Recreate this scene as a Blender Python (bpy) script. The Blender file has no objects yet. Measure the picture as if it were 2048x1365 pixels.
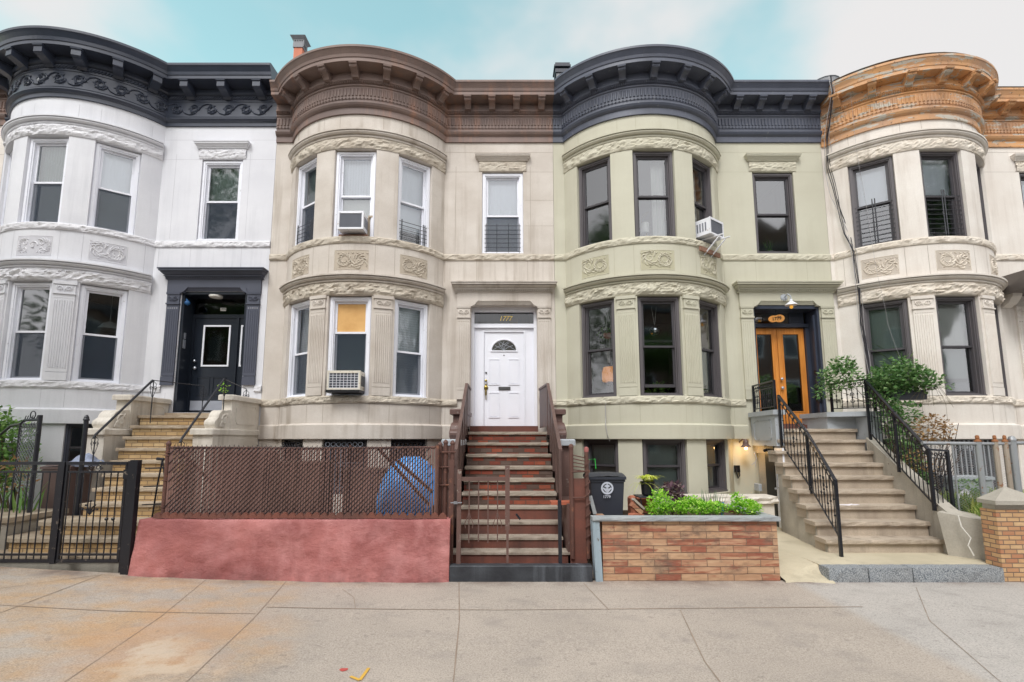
import bpy, math, random
from mathutils import Vector, Matrix, noise
random.seed(7)
C = bpy.context.scene.collection
PI = math.pi
# ------------------------------------------------------------------ camera, sky, sun, exposure
cam_d = bpy.data.cameras.new('camera'); cam = bpy.data.objects.new('camera', cam_d); C.objects.link(cam)
cam.location = (0, 0, 1.89); cam.rotation_euler = (math.radians(90 + 7.097), 0, 0)
cam_d.sensor_width = 36; cam_d.lens = 17.58; cam_d.shift_x = 0.0078; cam_d.shift_y = 0.0356
cam_d.clip_start = 0.05; cam_d.clip_end = 3000
bpy.context.scene.camera = cam

def srgb(r, g, b, k=1.0):
    f = lambda c: ((c/255)/12.92 if c/255 <= .04045 else ((c/255+.055)/1.055)**2.4)
    return (f(r)*k, f(g)*k, f(b)*k, 1)

SUN_EL, SUN_AZ = math.radians(52), math.radians(200)      # azimuth measured from +Y towards +X
world = bpy.data.worlds.new("World"); bpy.context.scene.world = world; world.use_nodes = True
nt = world.node_tree; nt.nodes.clear()
def wn(t, **k):
    n = nt.nodes.new(t)
    for a, v in k.items(): setattr(n, a, v)
    return n
sky = wn('ShaderNodeTexSky', sky_type='NISHITA', sun_disc=False, sun_elevation=SUN_EL, sun_rotation=SUN_AZ)
tint = wn('ShaderNodeMix', data_type='RGBA', blend_type='MULTIPLY'); tint.inputs[0].default_value = 1
nt.links.new(sky.outputs[0], tint.inputs[6]); tint.inputs[7].default_value = (2.0, 2.18, 1.36, 1)
bgs = wn('ShaderNodeBackground'); bgs.inputs[1].default_value = 0.15
nt.links.new(tint.outputs[2], bgs.inputs[0])
tc = wn('ShaderNodeTexCoord'); mp = wn('ShaderNodeMapping'); mp.inputs['Location'].default_value = (0.35, 0.0, 0.2); mp.inputs['Scale'].default_value = (1, 1, 1.6)
nz = wn('ShaderNodeTexNoise'); nz.inputs['Scale'].default_value = 1.9; nz.inputs['Detail'].default_value = 5; nz.inputs['Roughness'].default_value = .5
nt.links.new(tc.outputs['Generated'], mp.inputs[0]); nt.links.new(mp.outputs[0], nz.inputs['Vector'])
sp = wn('ShaderNodeSeparateXYZ'); nt.links.new(tc.outputs['Generated'], sp.inputs[0])
def wmath(op, a, b, cl=False):
    n = wn('ShaderNodeMath', operation=op); n.use_clamp = cl
    for i, v in enumerate((a, b)):
        if isinstance(v, (int, float)): n.inputs[i].default_value = v
        else: nt.links.new(v, n.inputs[i])
    return n.outputs[0]
# the cloud sheet thickens to the east (+X) and to the south behind the street (-Y)
fx = wmath('MULTIPLY', sp.outputs[0], 0.30)
fy = wmath('MULTIPLY', sp.outputs[1], -0.35)
fac = wmath('ADD', wmath('ADD', nz.outputs[0], fx), fy)
ramp = wn('ShaderNodeMapRange'); ramp.interpolation_type = 'SMOOTHSTEP'
nt.links.new(fac, ramp.inputs[0]); ramp.inputs[1].default_value = 0.10; ramp.inputs[2].default_value = 0.34
bgc = wn('ShaderNodeBackground'); bgc.inputs[0].default_value = (1.0, 0.985, 0.985, 1)
# cloud is brighter on the sun's side of the sky
south = wmath('MAXIMUM', wmath('MULTIPLY', sp.outputs[1], -1.0), 0.0)
cst = wmath('ADD', 0.60, wmath('MULTIPLY', south, 1.15))
nt.links.new(cst, bgc.inputs[1])
mx = wn('ShaderNodeMixShader'); out = wn('ShaderNodeOutputWorld')
nt.links.new(ramp.outputs[0], mx.inputs[0]); nt.links.new(bgs.outputs[0], mx.inputs[1]); nt.links.new(bgc.outputs[0], mx.inputs[2])
nt.links.new(mx.outputs[0], out.inputs[0])
sl = bpy.data.lights.new('sun', 'SUN'); sl.energy = 1.5; sl.angle = math.radians(18); sl.color = (1, .985, .955)
so = bpy.data.objects.new('sun', sl); C.objects.link(so)
sd = Vector((math.sin(SUN_AZ)*math.cos(SUN_EL), math.cos(SUN_AZ)*math.cos(SUN_EL), math.sin(SUN_EL)))
so.rotation_euler = sd.to_track_quat('Z', 'Y').to_euler(); so.location = (0, -5, 30)
vs = bpy.context.scene.view_settings
vs.view_transform = 'Standard'; vs.look = 'None'; vs.exposure = 0.48; vs.gamma = 1; vs.use_curve_mapping = False
bpy.context.scene.cycles.max_bounces = 6
bpy.context.scene.cycles.transparent_max_bounces = 12

# ------------------------------------------------------------------ materials
def newmat(name):
    m = bpy.data.materials.new(name); m.use_nodes = True
    n = m.node_tree.nodes; return m, m.node_tree, n['Principled BSDF']
def N(t, ty, **k):
    n = t.nodes.new(ty)
    for a, v in k.items(): setattr(n, a, v)
    return n
def noise_node(t, scale, vecscale=(1,1,1), detail=4, rough=.55, loc=(0,0,0), coord='Object'):
    c = N(t, 'ShaderNodeTexCoord'); m = N(t, 'ShaderNodeMapping'); m.inputs['Scale'].default_value = vecscale; m.inputs['Location'].default_value = loc
    z = N(t, 'ShaderNodeTexNoise'); z.inputs['Scale'].default_value = scale; z.inputs['Detail'].default_value = detail; z.inputs['Roughness'].default_value = rough
    t.links.new(c.outputs[coord], m.inputs[0]); t.links.new(m.outputs[0], z.inputs['Vector'])
    return z.outputs[0]
def rng(t, v, a, b, lo=0.0, hi=1.0):
    r = N(t, 'ShaderNodeMapRange'); t.links.new(v, r.inputs[0])
    r.inputs[1].default_value = a; r.inputs[2].default_value = b; r.inputs[3].default_value = lo; r.inputs[4].default_value = hi
    return r.outputs[0]
def mixc(t, f, a, b, mode='MIX'):
    x = N(t, 'ShaderNodeMix', data_type='RGBA', blend_type=mode)
    if isinstance(f, (int, float)): x.inputs[0].default_value = f
    else: t.links.new(f, x.inputs[0])
    for i, v in ((6, a), (7, b)):
        if isinstance(v, tuple): x.inputs[i].default_value = v
        else: t.links.new(v, x.inputs[i])
    return x.outputs[2]
def bump(t, p, h, strength=.3, dist=.01, prev=None):
    b = N(t, 'ShaderNodeBump'); b.inputs['Strength'].default_value = strength; b.inputs['Distance'].default_value = dist
    t.links.new(h, b.inputs['Height'])
    if prev is not None: t.links.new(prev, b.inputs['Normal'])
    t.links.new(b.outputs[0], p.inputs['Normal']); return b.outputs[0]
def stone(name, c1, c2, stain=None, streak=.35, grain=.25, rough=.85, bs=.35, blotch=.9):
    """pale masonry: slow blotches, rain streaks, fine grain"""
    m, t, p = newmat(name)
    big = noise_node(t, blotch, (1, 1, 1.3), 4)
    col = mixc(t, rng(t, big, .35, .68), c1, c2)
    if stain:
        st = noise_node(t, 1.0, (5, 5, .35), 5, .6, (3, 1, 0)); big2 = noise_node(t, .7, (1, 1, 1), 3, .5, (9, 2, 4))
        mm = N(t, 'ShaderNodeMath', operation='MULTIPLY'); t.links.new(rng(t, st, .50, .74, 0, streak), mm.inputs[0]); t.links.new(rng(t, big2, .35, .6), mm.inputs[1])
        col = mixc(t, mm.outputs[0], col, stain)
    g = noise_node(t, 55, (1, 1, 1), 3, .7)
    col = mixc(t, rng(t, g, .35, .7, 0, grain), col, tuple(x*.72 for x in c2[:3])+(1,))
    t.links.new(col, p.inputs['Base Color']); p.inputs['Roughness'].default_value = rough
    b = bump(t, p, noise_node(t, 28, (1, 1, 1), 5, .65), bs, .006)
    return m
def paint(name, c, rough=.45, var=.12, bs=.08, wear=None, wearamt=.1, metal=0):
    m, t, p = newmat(name)
    z = noise_node(t, 2.2, (1, 1, .6), 4)
    col = mixc(t, rng(t, z, .3, .7, 0, 1), tuple(x*(1-var) for x in c[:3])+(1,), tuple(min(1, x*(1+var)) for x in c[:3])+(1,))
    if wear:
        w = noise_node(t, 14, (1, 1, .8), 8, .75, (4, 4, 4))
        col = mixc(t, rng(t, w, .62-wearamt*.3, .66-wearamt*.3), col, wear)
    t.links.new(col, p.inputs['Base Color']); p.inputs['Roughness'].default_value = rough; p.inputs['Metallic'].default_value = metal
    if bs: bump(t, p, noise_node(t, 40, (1, 1, 1), 3, .6), bs, .004)
    return m
def brick(name, cols, mortar, bw, bh, ms=.006, rough=.85, irregular=.0, offset=.5, smear=None, axis='xz', streaky=None):
    m, t, p = newmat(name)
    c = N(t, 'ShaderNodeTexCoord'); s = N(t, 'ShaderNodeSeparateXYZ'); cb = N(t, 'ShaderNodeCombineXYZ')
    t.links.new(c.outputs['Object'], s.inputs[0])
    if axis == 'xz':
        ad = N(t, 'ShaderNodeMath', operation='ADD'); t.links.new(s.outputs[0], ad.inputs[0]); t.links.new(s.outputs[1], ad.inputs[1])
        t.links.new(ad.outputs[0], cb.inputs[0])
    t.links.new(s.outputs[2], cb.inputs[1])
    src = cb.outputs[0]
    if irregular:
        zz = noise_node(t, 2.5, (1, 1, 1), 2); v = N(t, 'ShaderNodeVectorMath', operation='ADD')
        c2 = N(t, 'ShaderNodeCombineXYZ'); t.links.new(rng(t, zz, 0, 1, -irregular*3, irregular*3), c2.inputs[0]); t.links.new(rng(t, zz, 0, 1, -irregular, irregular), c2.inputs[1])
        t.links.new(src, v.inputs[0]); t.links.new(c2.outputs[0], v.inputs[1]); src = v.outputs[0]
    b = N(t, 'ShaderNodeTexBrick'); b.offset = offset; b.inputs['Scale'].default_value = 1; b.inputs['Mortar Size'].default_value = ms; b.inputs['Mortar Smooth'].default_value = .3
    b.inputs['Brick Width'].default_value = bw; b.inputs['Row Height'].default_value = bh
    b.inputs['Color1'].default_value = (0, 0, 0, 1); b.inputs['Color2'].default_value = (1, 1, 1, 1); b.inputs['Mortar'].default_value = (.5, .5, .5, 1)
    t.links.new(src, b.inputs['Vector'])
    cr = N(t, 'ShaderNodeValToRGB'); cr.color_ramp.interpolation = 'CONSTANT'
    el = cr.color_ramp.elements
    for i, col in enumerate(cols):
        if i < 2: e = el[i]; e.position = i/len(cols)
        else: e = el.new(i/len(cols))
        e.color = col
    t.links.new(b.outputs['Color'], cr.inputs[0])
    z = noise_node(t, 9, (1, 1, 2.5), 6, .65)
    col = mixc(t, rng(t, z, .3, .75, 0, .55), cr.outputs[0], smear or tuple(x*.6 for x in cols[0][:3])+(1,))
    if streaky:
        z5 = noise_node(t, 1.6, (1.2, 1.2, 9), 6, .6, (5, 2, 1)); col = mixc(t, rng(t, z5, .50, .60, 0, .7), col, streaky[0])
        z6 = noise_node(t, 1.9, (1.3, 1.3, 8), 5, .6, (1, 8, 3)); col = mixc(t, rng(t, z6, .585, .64, 0, .85), col, streaky[1])
        z7 = noise_node(t, 3.5, (1, 1, 1.4), 7, .7, (2, 6, 9)); col = mixc(t, rng(t, z7, .52, .68, 0, .75), col, streaky[2])
    col = mixc(t, b.outputs['Fac'], col, mortar)
    t.links.new(col, p.inputs['Base Color']); p.inputs['Roughness'].default_value = rough
    inv = rng(t, b.outputs['Fac'], 0, 1, 1, 0)
    n1 = bump(t, p, inv, .9, .012); bump(t, p, noise_node(t, 30, (1, 1, 1), 5, .7), .35, .006, n1)
    return m
def leafmat(name, a, b, c):
    m, t, p = newmat(name)
    g = N(t, 'ShaderNodeNewGeometry'); cr = N(t, 'ShaderNodeValToRGB'); el = cr.color_ramp.elements
    el[0].color = a; el[1].color = c; e = el.new(.5); e.color = b
    t.links.new(g.outputs['Random Per Island'], cr.inputs[0]); t.links.new(cr.outputs[0], p.inputs['Base Color'])
    p.inputs['Roughness'].default_value = .5
    tr = N(t, 'ShaderNodeBsdfTranslucent'); t.links.new(cr.outputs[0], tr.inputs[0]); ms = N(t, 'ShaderNodeMixShader'); ms.inputs[0].default_value = .3
    t.links.new(p.outputs[0], ms.inputs[1]); t.links.new(tr.outputs[0], ms.inputs[2]); t.links.new(ms.outputs[0], t.nodes['Material Output'].inputs[0])
    return m
def glassmat(name, tint=(.85, .9, .9, 1), refl=.22, wav=.0, gr=.05):
    m, t, p = newmat(name); t.nodes.remove(p)
    tr = N(t, 'ShaderNodeBsdfTransparent'); tr.inputs[0].default_value = tint
    gl = N(t, 'ShaderNodeBsdfGlossy'); gl.inputs['Roughness'].default_value = gr; gl.inputs[0].default_value = (.95, .97, 1, 1)
    fr = N(t, 'ShaderNodeFresnel'); fr.inputs[0].default_value = 1.5
    r = rng(t, fr.outputs[0], .04, 1, refl, 1)
    if wav:
        b = N(t, 'ShaderNodeBump'); b.inputs['Strength'].default_value = wav; b.inputs['Distance'].default_value = .02
        t.links.new(noise_node(t, 1.6, (1, 1, 1), 1), b.inputs['Height']); t.links.new(b.outputs[0], gl.inputs['Normal'])
    x = N(t, 'ShaderNodeMixShader'); t.links.new(r, x.inputs[0]); t.links.new(tr.outputs[0], x.inputs[1]); t.links.new(gl.outputs[0], x.inputs[2])
    t.links.new(x.outputs[0], t.nodes['Material Output'].inputs[0]); return m
def screenmat(name, c, a):
    m, t, p = newmat(name); p.inputs['Base Color'].default_value = c; p.inputs['Roughness'].default_value = .9
    tr = N(t, 'ShaderNodeBsdfTransparent'); x = N(t, 'ShaderNodeMixShader'); x.inputs[0].default_value = a
    t.links.new(tr.outputs[0], x.inputs[1]); t.links.new(p.outputs[0], x.inputs[2]); t.links.new(x.outputs[0], t.nodes['Material Output'].inputs[0]); return m
def emit(name, c, s):
    m, t, p = newmat(name); p.inputs['Base Color'].default_value = c; p.inputs['Emission Color'].default_value = c; p.inputs['Emission Strength'].default_value = s; return m
def slatmat(name, c, pitch=.05):
    """venetian blind: louvres as bump across z"""
    m, t, p = newmat(name); p.inputs['Base Color'].default_value = c; p.inputs['Roughness'].default_value = .5
    co = N(t, 'ShaderNodeTexCoord'); w = N(t, 'ShaderNodeTexWave', wave_type='BANDS', bands_direction='Z', wave_profile='SAW'); w.inputs['Scale'].default_value = 1/pitch/ (2*PI) * 2*PI/20*6.28
    t.links.new(co.outputs['Object'], w.inputs[0])
    col = mixc(t, rng(t, w.outputs['Color'], 0.0, .25), tuple(x*.7 for x in c[:3])+(1,), c); t.links.new(col, p.inputs['Base Color'])
    bump(t, p, w.outputs['Color'], .5, .02); return m

M = {}
# stone and paint of the four fronts
M['stone1'] = stone('pale_painted_stone', srgb(225,226,231), srgb(213,214,220), srgb(176,178,184), .45, .15, .8, .25)
M['stone2'] = stone('beige_limestone', srgb(215,208,200), srgb(194,185,175), srgb(150,137,122), .85, .3, .85, .35, 1.1)
M['stone3'] = stone('sage_painted_stone', srgb(199,197,179), srgb(190,187,169), srgb(168,163,140), .35, .12, .75, .25)
M['stone4'] = stone('off_white_limestone', srgb(234,229,222), srgb(220,212,203), srgb(178,165,152), .6, .25)
M['rock1'] = stone('pale_rock_face', srgb(226,226,230), srgb(211,211,216), srgb(176,175,175), .5, .2, .85, .6, 4)
M['rock2'] = stone('beige_rock_face', srgb(208,200,186), srgb(186,175,160), srgb(140,126,110), .7, .45, .9, .7, 4)
M['rock3'] = stone('sage_rock_face', srgb(204,200,182), srgb(190,185,166), srgb(158,150,126), .4, .2, .85, .5, 4)
M['rock4'] = stone('off_white_rock_face', srgb(230,222,210), srgb(210,199,184), srgb(150,135,118), .6, .35, .9, .6, 4)
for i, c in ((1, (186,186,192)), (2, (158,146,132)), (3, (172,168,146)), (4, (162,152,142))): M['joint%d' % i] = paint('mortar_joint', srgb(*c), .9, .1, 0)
for i_, c_ in ((1, (196,196,202)), (2, (178,167,152)), (3, (178,174,150)), (4, (190,180,168))): M['field%d' % i_] = paint('panel_field_stone', srgb(*c_), .9, .1, .2)
M['corn1'] = paint('black_gloss_paint', srgb(58,64,78), .32, .15, .25)
M['corn3'] = paint('charcoal_cornice_paint', srgb(80,85,99), .45, .15, .2, srgb(110,112,118), .06)
M['corn2'] = stone('weathered_brown_paint', srgb(134,114,106), srgb(110,94,89), srgb(164,122,100), .95, .35, .6, .3, 1.2)
M['corn2'].name = 'weathered_brown_paint'
def peeling():
    m, t, p = newmat('peeling_orange_paint')
    z = noise_node(t, 2.2, (1, 1, 5.0), 8, .68, (2, 5, 1)); big = noise_node(t, 1.6, (1, 1, 1), 4)
    org = mixc(t, rng(t, big, .35, .65), srgb(214,160,106), srgb(178,140,110))
    col = mixc(t, rng(t, z, .545, .57), org, srgb(186,180,168))
    z2 = noise_node(t, 16, (1, 1, 1), 6, .7); col = mixc(t, rng(t, z2, .60, .64, 0, .8), col, srgb(92,66,46))
    t.links.new(col, p.inputs['Base Color']); p.inputs['Roughness'].default_value = .6
    bump(t, p, z, .5, .01); return m
M['corn4'] = peeling()
M['surround1'] = paint('slate_surround_paint', srgb(74,78,92), .5, .1, .15)
M['white_frame'] = paint('white_window_paint', srgb(232,234,242), .4, .05, .05, srgb(196,198,202), .02)
M['dark_frame'] = paint('taupe_window_paint', srgb(92,88,91), .5, .08, .05)
M['dark_sash'] = paint('dark_sash_paint', srgb(66,64,68), .45, .08, .05)
M['glass'] = glassmat('window_glass', (.86, .90, .90, 1), .17, .18)
M['glass_dark'] = glassmat('dark_window_glass', (.45, .5, .52, 1), .17, .25)
M['glass_door'] = glassmat('door_glass', (.35, .38, .4, 1), .26, .12)
M['glass_tint'] = glassmat('tinted_glass', (.35, .38, .34, 1), .06, .2)
M['screen'] = screenmat('insect_screen', srgb(58,68,82), .52)
M['blind_white'] = paint('white_roller_blind', srgb(240,242,250), .7, .03, 0)
M['blind_grey'] = paint('grey_green_blind', srgb(150,164,160), .7, .05, 0)
M['blind_slat'] = slatmat('louvred_blind', srgb(222,228,236))
M['curtain'] = paint('pale_curtain', srgb(214,214,210), .8, .05, 0)
M['plywood'] = stone('plywood_board', srgb(226,182,118), srgb(208,160,96), srgb(176,120,62), .7, .15, .7, .1, 3)
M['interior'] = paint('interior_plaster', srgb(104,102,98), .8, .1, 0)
M['iron'] = paint('black_iron', srgb(34,36,44), .42, .15, .1)
M['iron_blue'] = paint('black_iron_gloss', srgb(26,28,36), .3, .15, .1, srgb(120,110,100), .02)
M['guard'] = paint('dark_guard_bar', srgb(58,60,66), .5, .1, 0)
M['ac_white'] = paint('white_enamel', srgb(226,228,234), .4, .05, 0, srgb(160,130,100), .05)
M['ac_cream'] = paint('cream_plastic', srgb(214,208,194), .45, .05, 0, srgb(150,110,70), .12)
M['ac_grill'] = paint('grey_grille', srgb(118,122,132), .6, .1, 0)
M['ac_dark'] = paint('dark_grille', srgb(60,64,74), .6, .1, 0)
M['rustwood'] = paint('reddish_board', srgb(138,104,86), .8, .2, .1)
M['door_white'] = paint('white_door_paint', srgb(236,238,246), .35, .03, .03)
M['door_black'] = paint('black_door_paint', srgb(30,36,46), .28, .1, .03)
M['brass'] = paint('aged_brass', srgb(150,130,70), .35, .1, 0, None, 0, .9)
M['steel'] = paint('brushed_steel', srgb(190,194,204), .3, .05, 0, None, 0, .8)
M['kick'] = paint('kick_plate', srgb(168,172,182), .4, .05, 0, None, 0, .4)
def woodmat(name, a, b, rough=.35):
    m, t, p = newmat(name); z = noise_node(t, 2.2, (14, 14, .8), 6, .6); z2 = noise_node(t, 1.1, (1, 1, 1), 3)
    col = mixc(t, rng(t, z, .3, .7), a, b); col = mixc(t, rng(t, z2, .4, .7, 0, .4), col, tuple(x*.6 for x in b[:3])+(1,))
    t.links.new(col, p.inputs['Base Color']); p.inputs['Roughness'].default_value = rough; bump(t, p, z, .1, .003); return m
M['oak'] = woodmat('varnished_orange_wood', srgb(232,158,76), srgb(200,122,52))
M['darkwood'] = woodmat('dark_wood', srgb(92,70,54), srgb(62,46,38), .7)
M['tanbrick'] = brick('tan_brick', [srgb(196,166,122), srgb(184,152,106), srgb(204,178,136), srgb(176,146,102)], srgb(120,100,82), .2, .068, .006)
M['redbrick'] = brick('stoop_red_brick', [srgb(146,70,52), srgb(120,58,46), srgb(108,92,84), srgb(160,84,60), srgb(132,66,50), srgb(96,78,70)], srgb(88,72,62), .2, .073, .006, smear=srgb(80,56,48))
M['planterbrick'] = brick('salvaged_mixed_brick', [srgb(180,144,114), srgb(158,100,78), srgb(190,156,124), srgb(178,134,104), srgb(138,74,60), srgb(184,148,118), srgb(170,122,98), srgb(188,152,120), srgb(150,88,70)], srgb(128,104,86), .34, .087, .005, irregular=.006, smear=srgb(176,132,102), streaky=(srgb(196,162,130), srgb(150,82,64), srgb(110,92,80)))
M['pierbrick'] = brick('orange_tan_brick', [srgb(206,168,124), srgb(192,142,104), srgb(212,176,134), srgb(184,124,92), srgb(204,162,118)], srgb(126,106,90), .16, .057, .006)
M['nosing1'] = stone('tan_stone_nosing', srgb(188,174,154), srgb(160,144,124), srgb(120,104,86), .6, .4, .9, .6, 3)
M['nosing2'] = stone('grey_stone_nosing', srgb(184,172,158), srgb(156,144,130), srgb(104,78,66), .85, .45, .9, .6, 5)
M['tread3'] = stone('buff_stone_tread', srgb(196,182,164), srgb(168,154,138), srgb(104,92,80), .7, .4, .92, .6, 2)
M['conc3'] = stone('grey_stoop_concrete', srgb(190,184,172), srgb(160,154,144), srgb(104,98,88), .9, .35, .92, .5, 1.4)
M['conc1'] = stone('pale_carved_limestone', srgb(226,220,210), srgb(202,194,182), srgb(140,128,112), .8, .3, .9, .4, 1.6)
M['ped3'] = paint('blue_grey_pedestal_paint', srgb(172,178,184), .6, .08, .2, srgb(110,106,102), .04)
M['brownpaint'] = paint('chocolate_paint', srgb(104,80,74), .5, .15, .25, srgb(150,140,132), .05)
M['brownrust'] = stone('brown_red_masonry_paint', srgb(128,76,62), srgb(98,66,58), srgb(70,52,48), .9, .35, .7, .4, 2.5)
M['darkkerb'] = stone('dark_painted_kerb', srgb(62,66,72), srgb(40,42,48), srgb(110,116,124), .9, .3, .6, .4, 4)
def redwall():
    m, t, p = newmat('pink_red_stucco')
    z = noise_node(t, 1.5, (1, 1, 1.3), 5, .55); z2 = noise_node(t, 4, (1, 1, .7), 5, .6, (3, 3, 3)); z3 = noise_node(t, .8, (1, 1, 1), 3, .5, (7, 1, 2))
    col = mixc(t, rng(t, z, .35, .66), srgb(146,84,82), srgb(178,112,108))
    col = mixc(t, rng(t, z2, .45, .72, 0, .6), col, srgb(198,140,138)); col = mixc(t, rng(t, z3, .48, .7, 0, .5), col, srgb(122,66,66))
    t.links.new(col, p.inputs['Base Color']); p.inputs['Roughness'].default_value = .7
    co = N(t, 'ShaderNodeTexCoord'); se = N(t, 'ShaderNodeSeparateXYZ'); t.links.new(co.outputs['Object'], se.inputs[0])
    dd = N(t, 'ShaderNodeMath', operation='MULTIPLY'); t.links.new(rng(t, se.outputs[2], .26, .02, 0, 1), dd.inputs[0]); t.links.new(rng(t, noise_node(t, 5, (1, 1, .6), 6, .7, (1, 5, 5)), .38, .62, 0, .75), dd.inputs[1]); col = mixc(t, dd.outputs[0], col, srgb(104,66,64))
    sc = noise_node(t, 22, (1, 1, 1), 6, .8, (9, 9, 9)); col = mixc(t, rng(t, sc, .66, .70, 0, .6), col, srgb(96,62,60)); col = mixc(t, rng(t, sc, .30, .26, 0, .5), col, srgb(214,170,166)); t.links.new(col, p.inputs['Base Color'])
    n1 = bump(t, p, noise_node(t, 5, (1, 1, 1.5), 6, .6), .6, .05); bump(t, p, noise_node(t, 45, (1, 1, 1), 5, .75), .6, .008, n1); return m
M['redwall'] = redwall()
M['slat'] = paint('brown_plastic_slat', srgb(116,88,81), .55, .25, .05)
M['rustpost'] = paint('brown_rusty_post', srgb(96,66,58), .65, .2, .2, srgb(134,90,70), .15)
M['galv'] = paint('galvanised_steel', srgb(168,172,176), .45, .1, .05, srgb(150,96,60), .08, .5)
M['galvrust'] = paint('rusted_steel', srgb(160,148,134), .7, .15, .1, srgb(138,94,62), .22)
M['galvrust2'] = paint('rusty_finial', srgb(158,104,66), .7, .2, .1)
M['granite'] = stone('speckled_granite', srgb(120,128,136), srgb(96,104,114), srgb(160,166,170), .4, .5, .8, .7, 6)
def granite():
    m, t, p = newmat('speckled_granite'); v = noise_node(t, 90, (1, 1, 1), 2, .8); b = noise_node(t, 2, (1, 1, 1), 3)
    col = mixc(t, rng(t, v, .4, .6), srgb(86,94,104), srgb(176,180,182)); col = mixc(t, rng(t, b, .4, .7, 0, .4), col, srgb(130,126,120))
    t.links.new(col, p.inputs['Base Color']); p.inputs['Roughness'].default_value = .85; bump(t, p, noise_node(t, 22, (1,1,1), 4, .7), .6, .012); return m
M['granite'] = granite()
M['bluestone'] = stone('bluestone_coping', srgb(172,176,178), srgb(146,152,156), srgb(120,122,122), .6, .3, .85, .5, 4)
M['cream_slab'] = stone('cream_concrete', srgb(206,196,172), srgb(186,176,152), srgb(150,140,120), .5, .25, .9, .3, 1)
M['yard'] = stone('yard_concrete', srgb(150,140,126), srgb(120,108,96), srgb(90,78,70), .7, .4, .92, .4, 1.5)
M['soil'] = paint('dark_soil', srgb(74,58,46), .95, .3, .6)
M['blue_post'] = paint('pale_blue_grey_post', srgb(150,166,176), .6, .1, .1, srgb(110,104,98), .08)
M['bin_black'] = paint('black_bin_plastic', srgb(52,56,66), .45, .12, .06)
M['bin_brown'] = paint('brown_bin_plastic', srgb(112,92,88), .5, .12, .06)
M['bin_mark'] = paint('white_bin_print', srgb(196,202,214), .7, .08, 0)
M['tarp'] = paint('bright_blue_plastic', srgb(70,158,240), .3, .25, .3)
M['terracotta'] = paint('terracotta_clay', srgb(196,122,96), .8, .15, .15)
M['pot_black'] = paint('black_pot', srgb(34,36,40), .4, .1, 0)
M['leaf_lime'] = leafmat('lime_leaf', srgb(96,172,34), srgb(158,216,58), srgb(208,238,124))
M['leaf_rose'] = leafmat('rose_leaf', srgb(74,116,62), srgb(108,150,88), srgb(156,184,126))
M['leaf_bush'] = leafmat('bush_leaf', srgb(76,118,52), srgb(112,154,78), srgb(158,190,112))
M['leaf_yellow'] = leafmat('variegated_strap_leaf', srgb(176,196,52), srgb(206,214,88), srgb(226,226,150))
M['leaf_purple'] = leafmat('purple_leaf', srgb(92,66,84), srgb(122,92,106), srgb(140,130,110))
M['leaf_dry'] = leafmat('withered_leaf', srgb(150,112,70), srgb(176,142,96), srgb(120,90,60))
M['leaf_blue'] = leafmat('grey_green_leaf', srgb(84,112,86), srgb(110,134,104), srgb(130,150,116))
M['grass'] = leafmat('long_grass', srgb(104,142,52), srgb(140,170,76), srgb(186,186,112))
M['leaf_tree'] = leafmat('street_tree_leaf', srgb(44,84,30), srgb(70,110,44), srgb(96,134,60))
M['bark'] = paint('bark', srgb(92,78,66), .9, .2, .5)
M['stem'] = paint('green_brown_stem', srgb(104,92,66), .8, .2, 0)
M['white_ceramic'] = paint('white_ceramic', srgb(230,228,222), .3, .03, 0)
M['orange_shade'] = emit('orange_lamp_shade', srgb(230,140,30), .35)
M['glow'] = emit('warm_bulb', (1, .62, .22, 1), 9)
M['mirror'] = paint('mirror_ball', srgb(226,230,236), .12, .05, .3, None, 0, 1)
M['gold'] = paint('gold_numeral', srgb(232,204,120), .35, .05, 0, None, 0, .3)
M['guitar'] = woodmat('amber_wood', srgb(226,170,96), srgb(190,120,56), .3)
M['black'] = paint('black_plastic', srgb(24,24,28), .4, .1, 0)
M['rubberblue'] = paint('blue_device', srgb(40,90,140), .4, .1, 0)
M['cable_d'] = paint('dark_cable', srgb(44,44,52), .5, .1, 0)
M['cable_l'] = paint('grey_cable', srgb(170,168,170), .5, .1, 0)
M['roof'] = paint('roof_felt', srgb(120,122,126), .8, .15, .2)
M['verdigris'] = paint('grey_roof_cap', srgb(126,128,132), .6, .12, .2)
M['paper'] = paint('crumpled_paper', srgb(230,226,232), .8, .08, .2)
M['brick_far'] = brick('brown_house_brick', [srgb(112,84,76), srgb(98,74,68), srgb(124,92,82)], srgb(140,128,120), .22, .075, .008)
M['asphalt'] = paint('asphalt', srgb(78,78,80), .9, .1, .4)
M['rail_brown'] = stone('brown_sheet_paint', srgb(106,84,78), srgb(88,70,66), srgb(150,120,104), .7, .3, .5, .2, 3)

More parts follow.
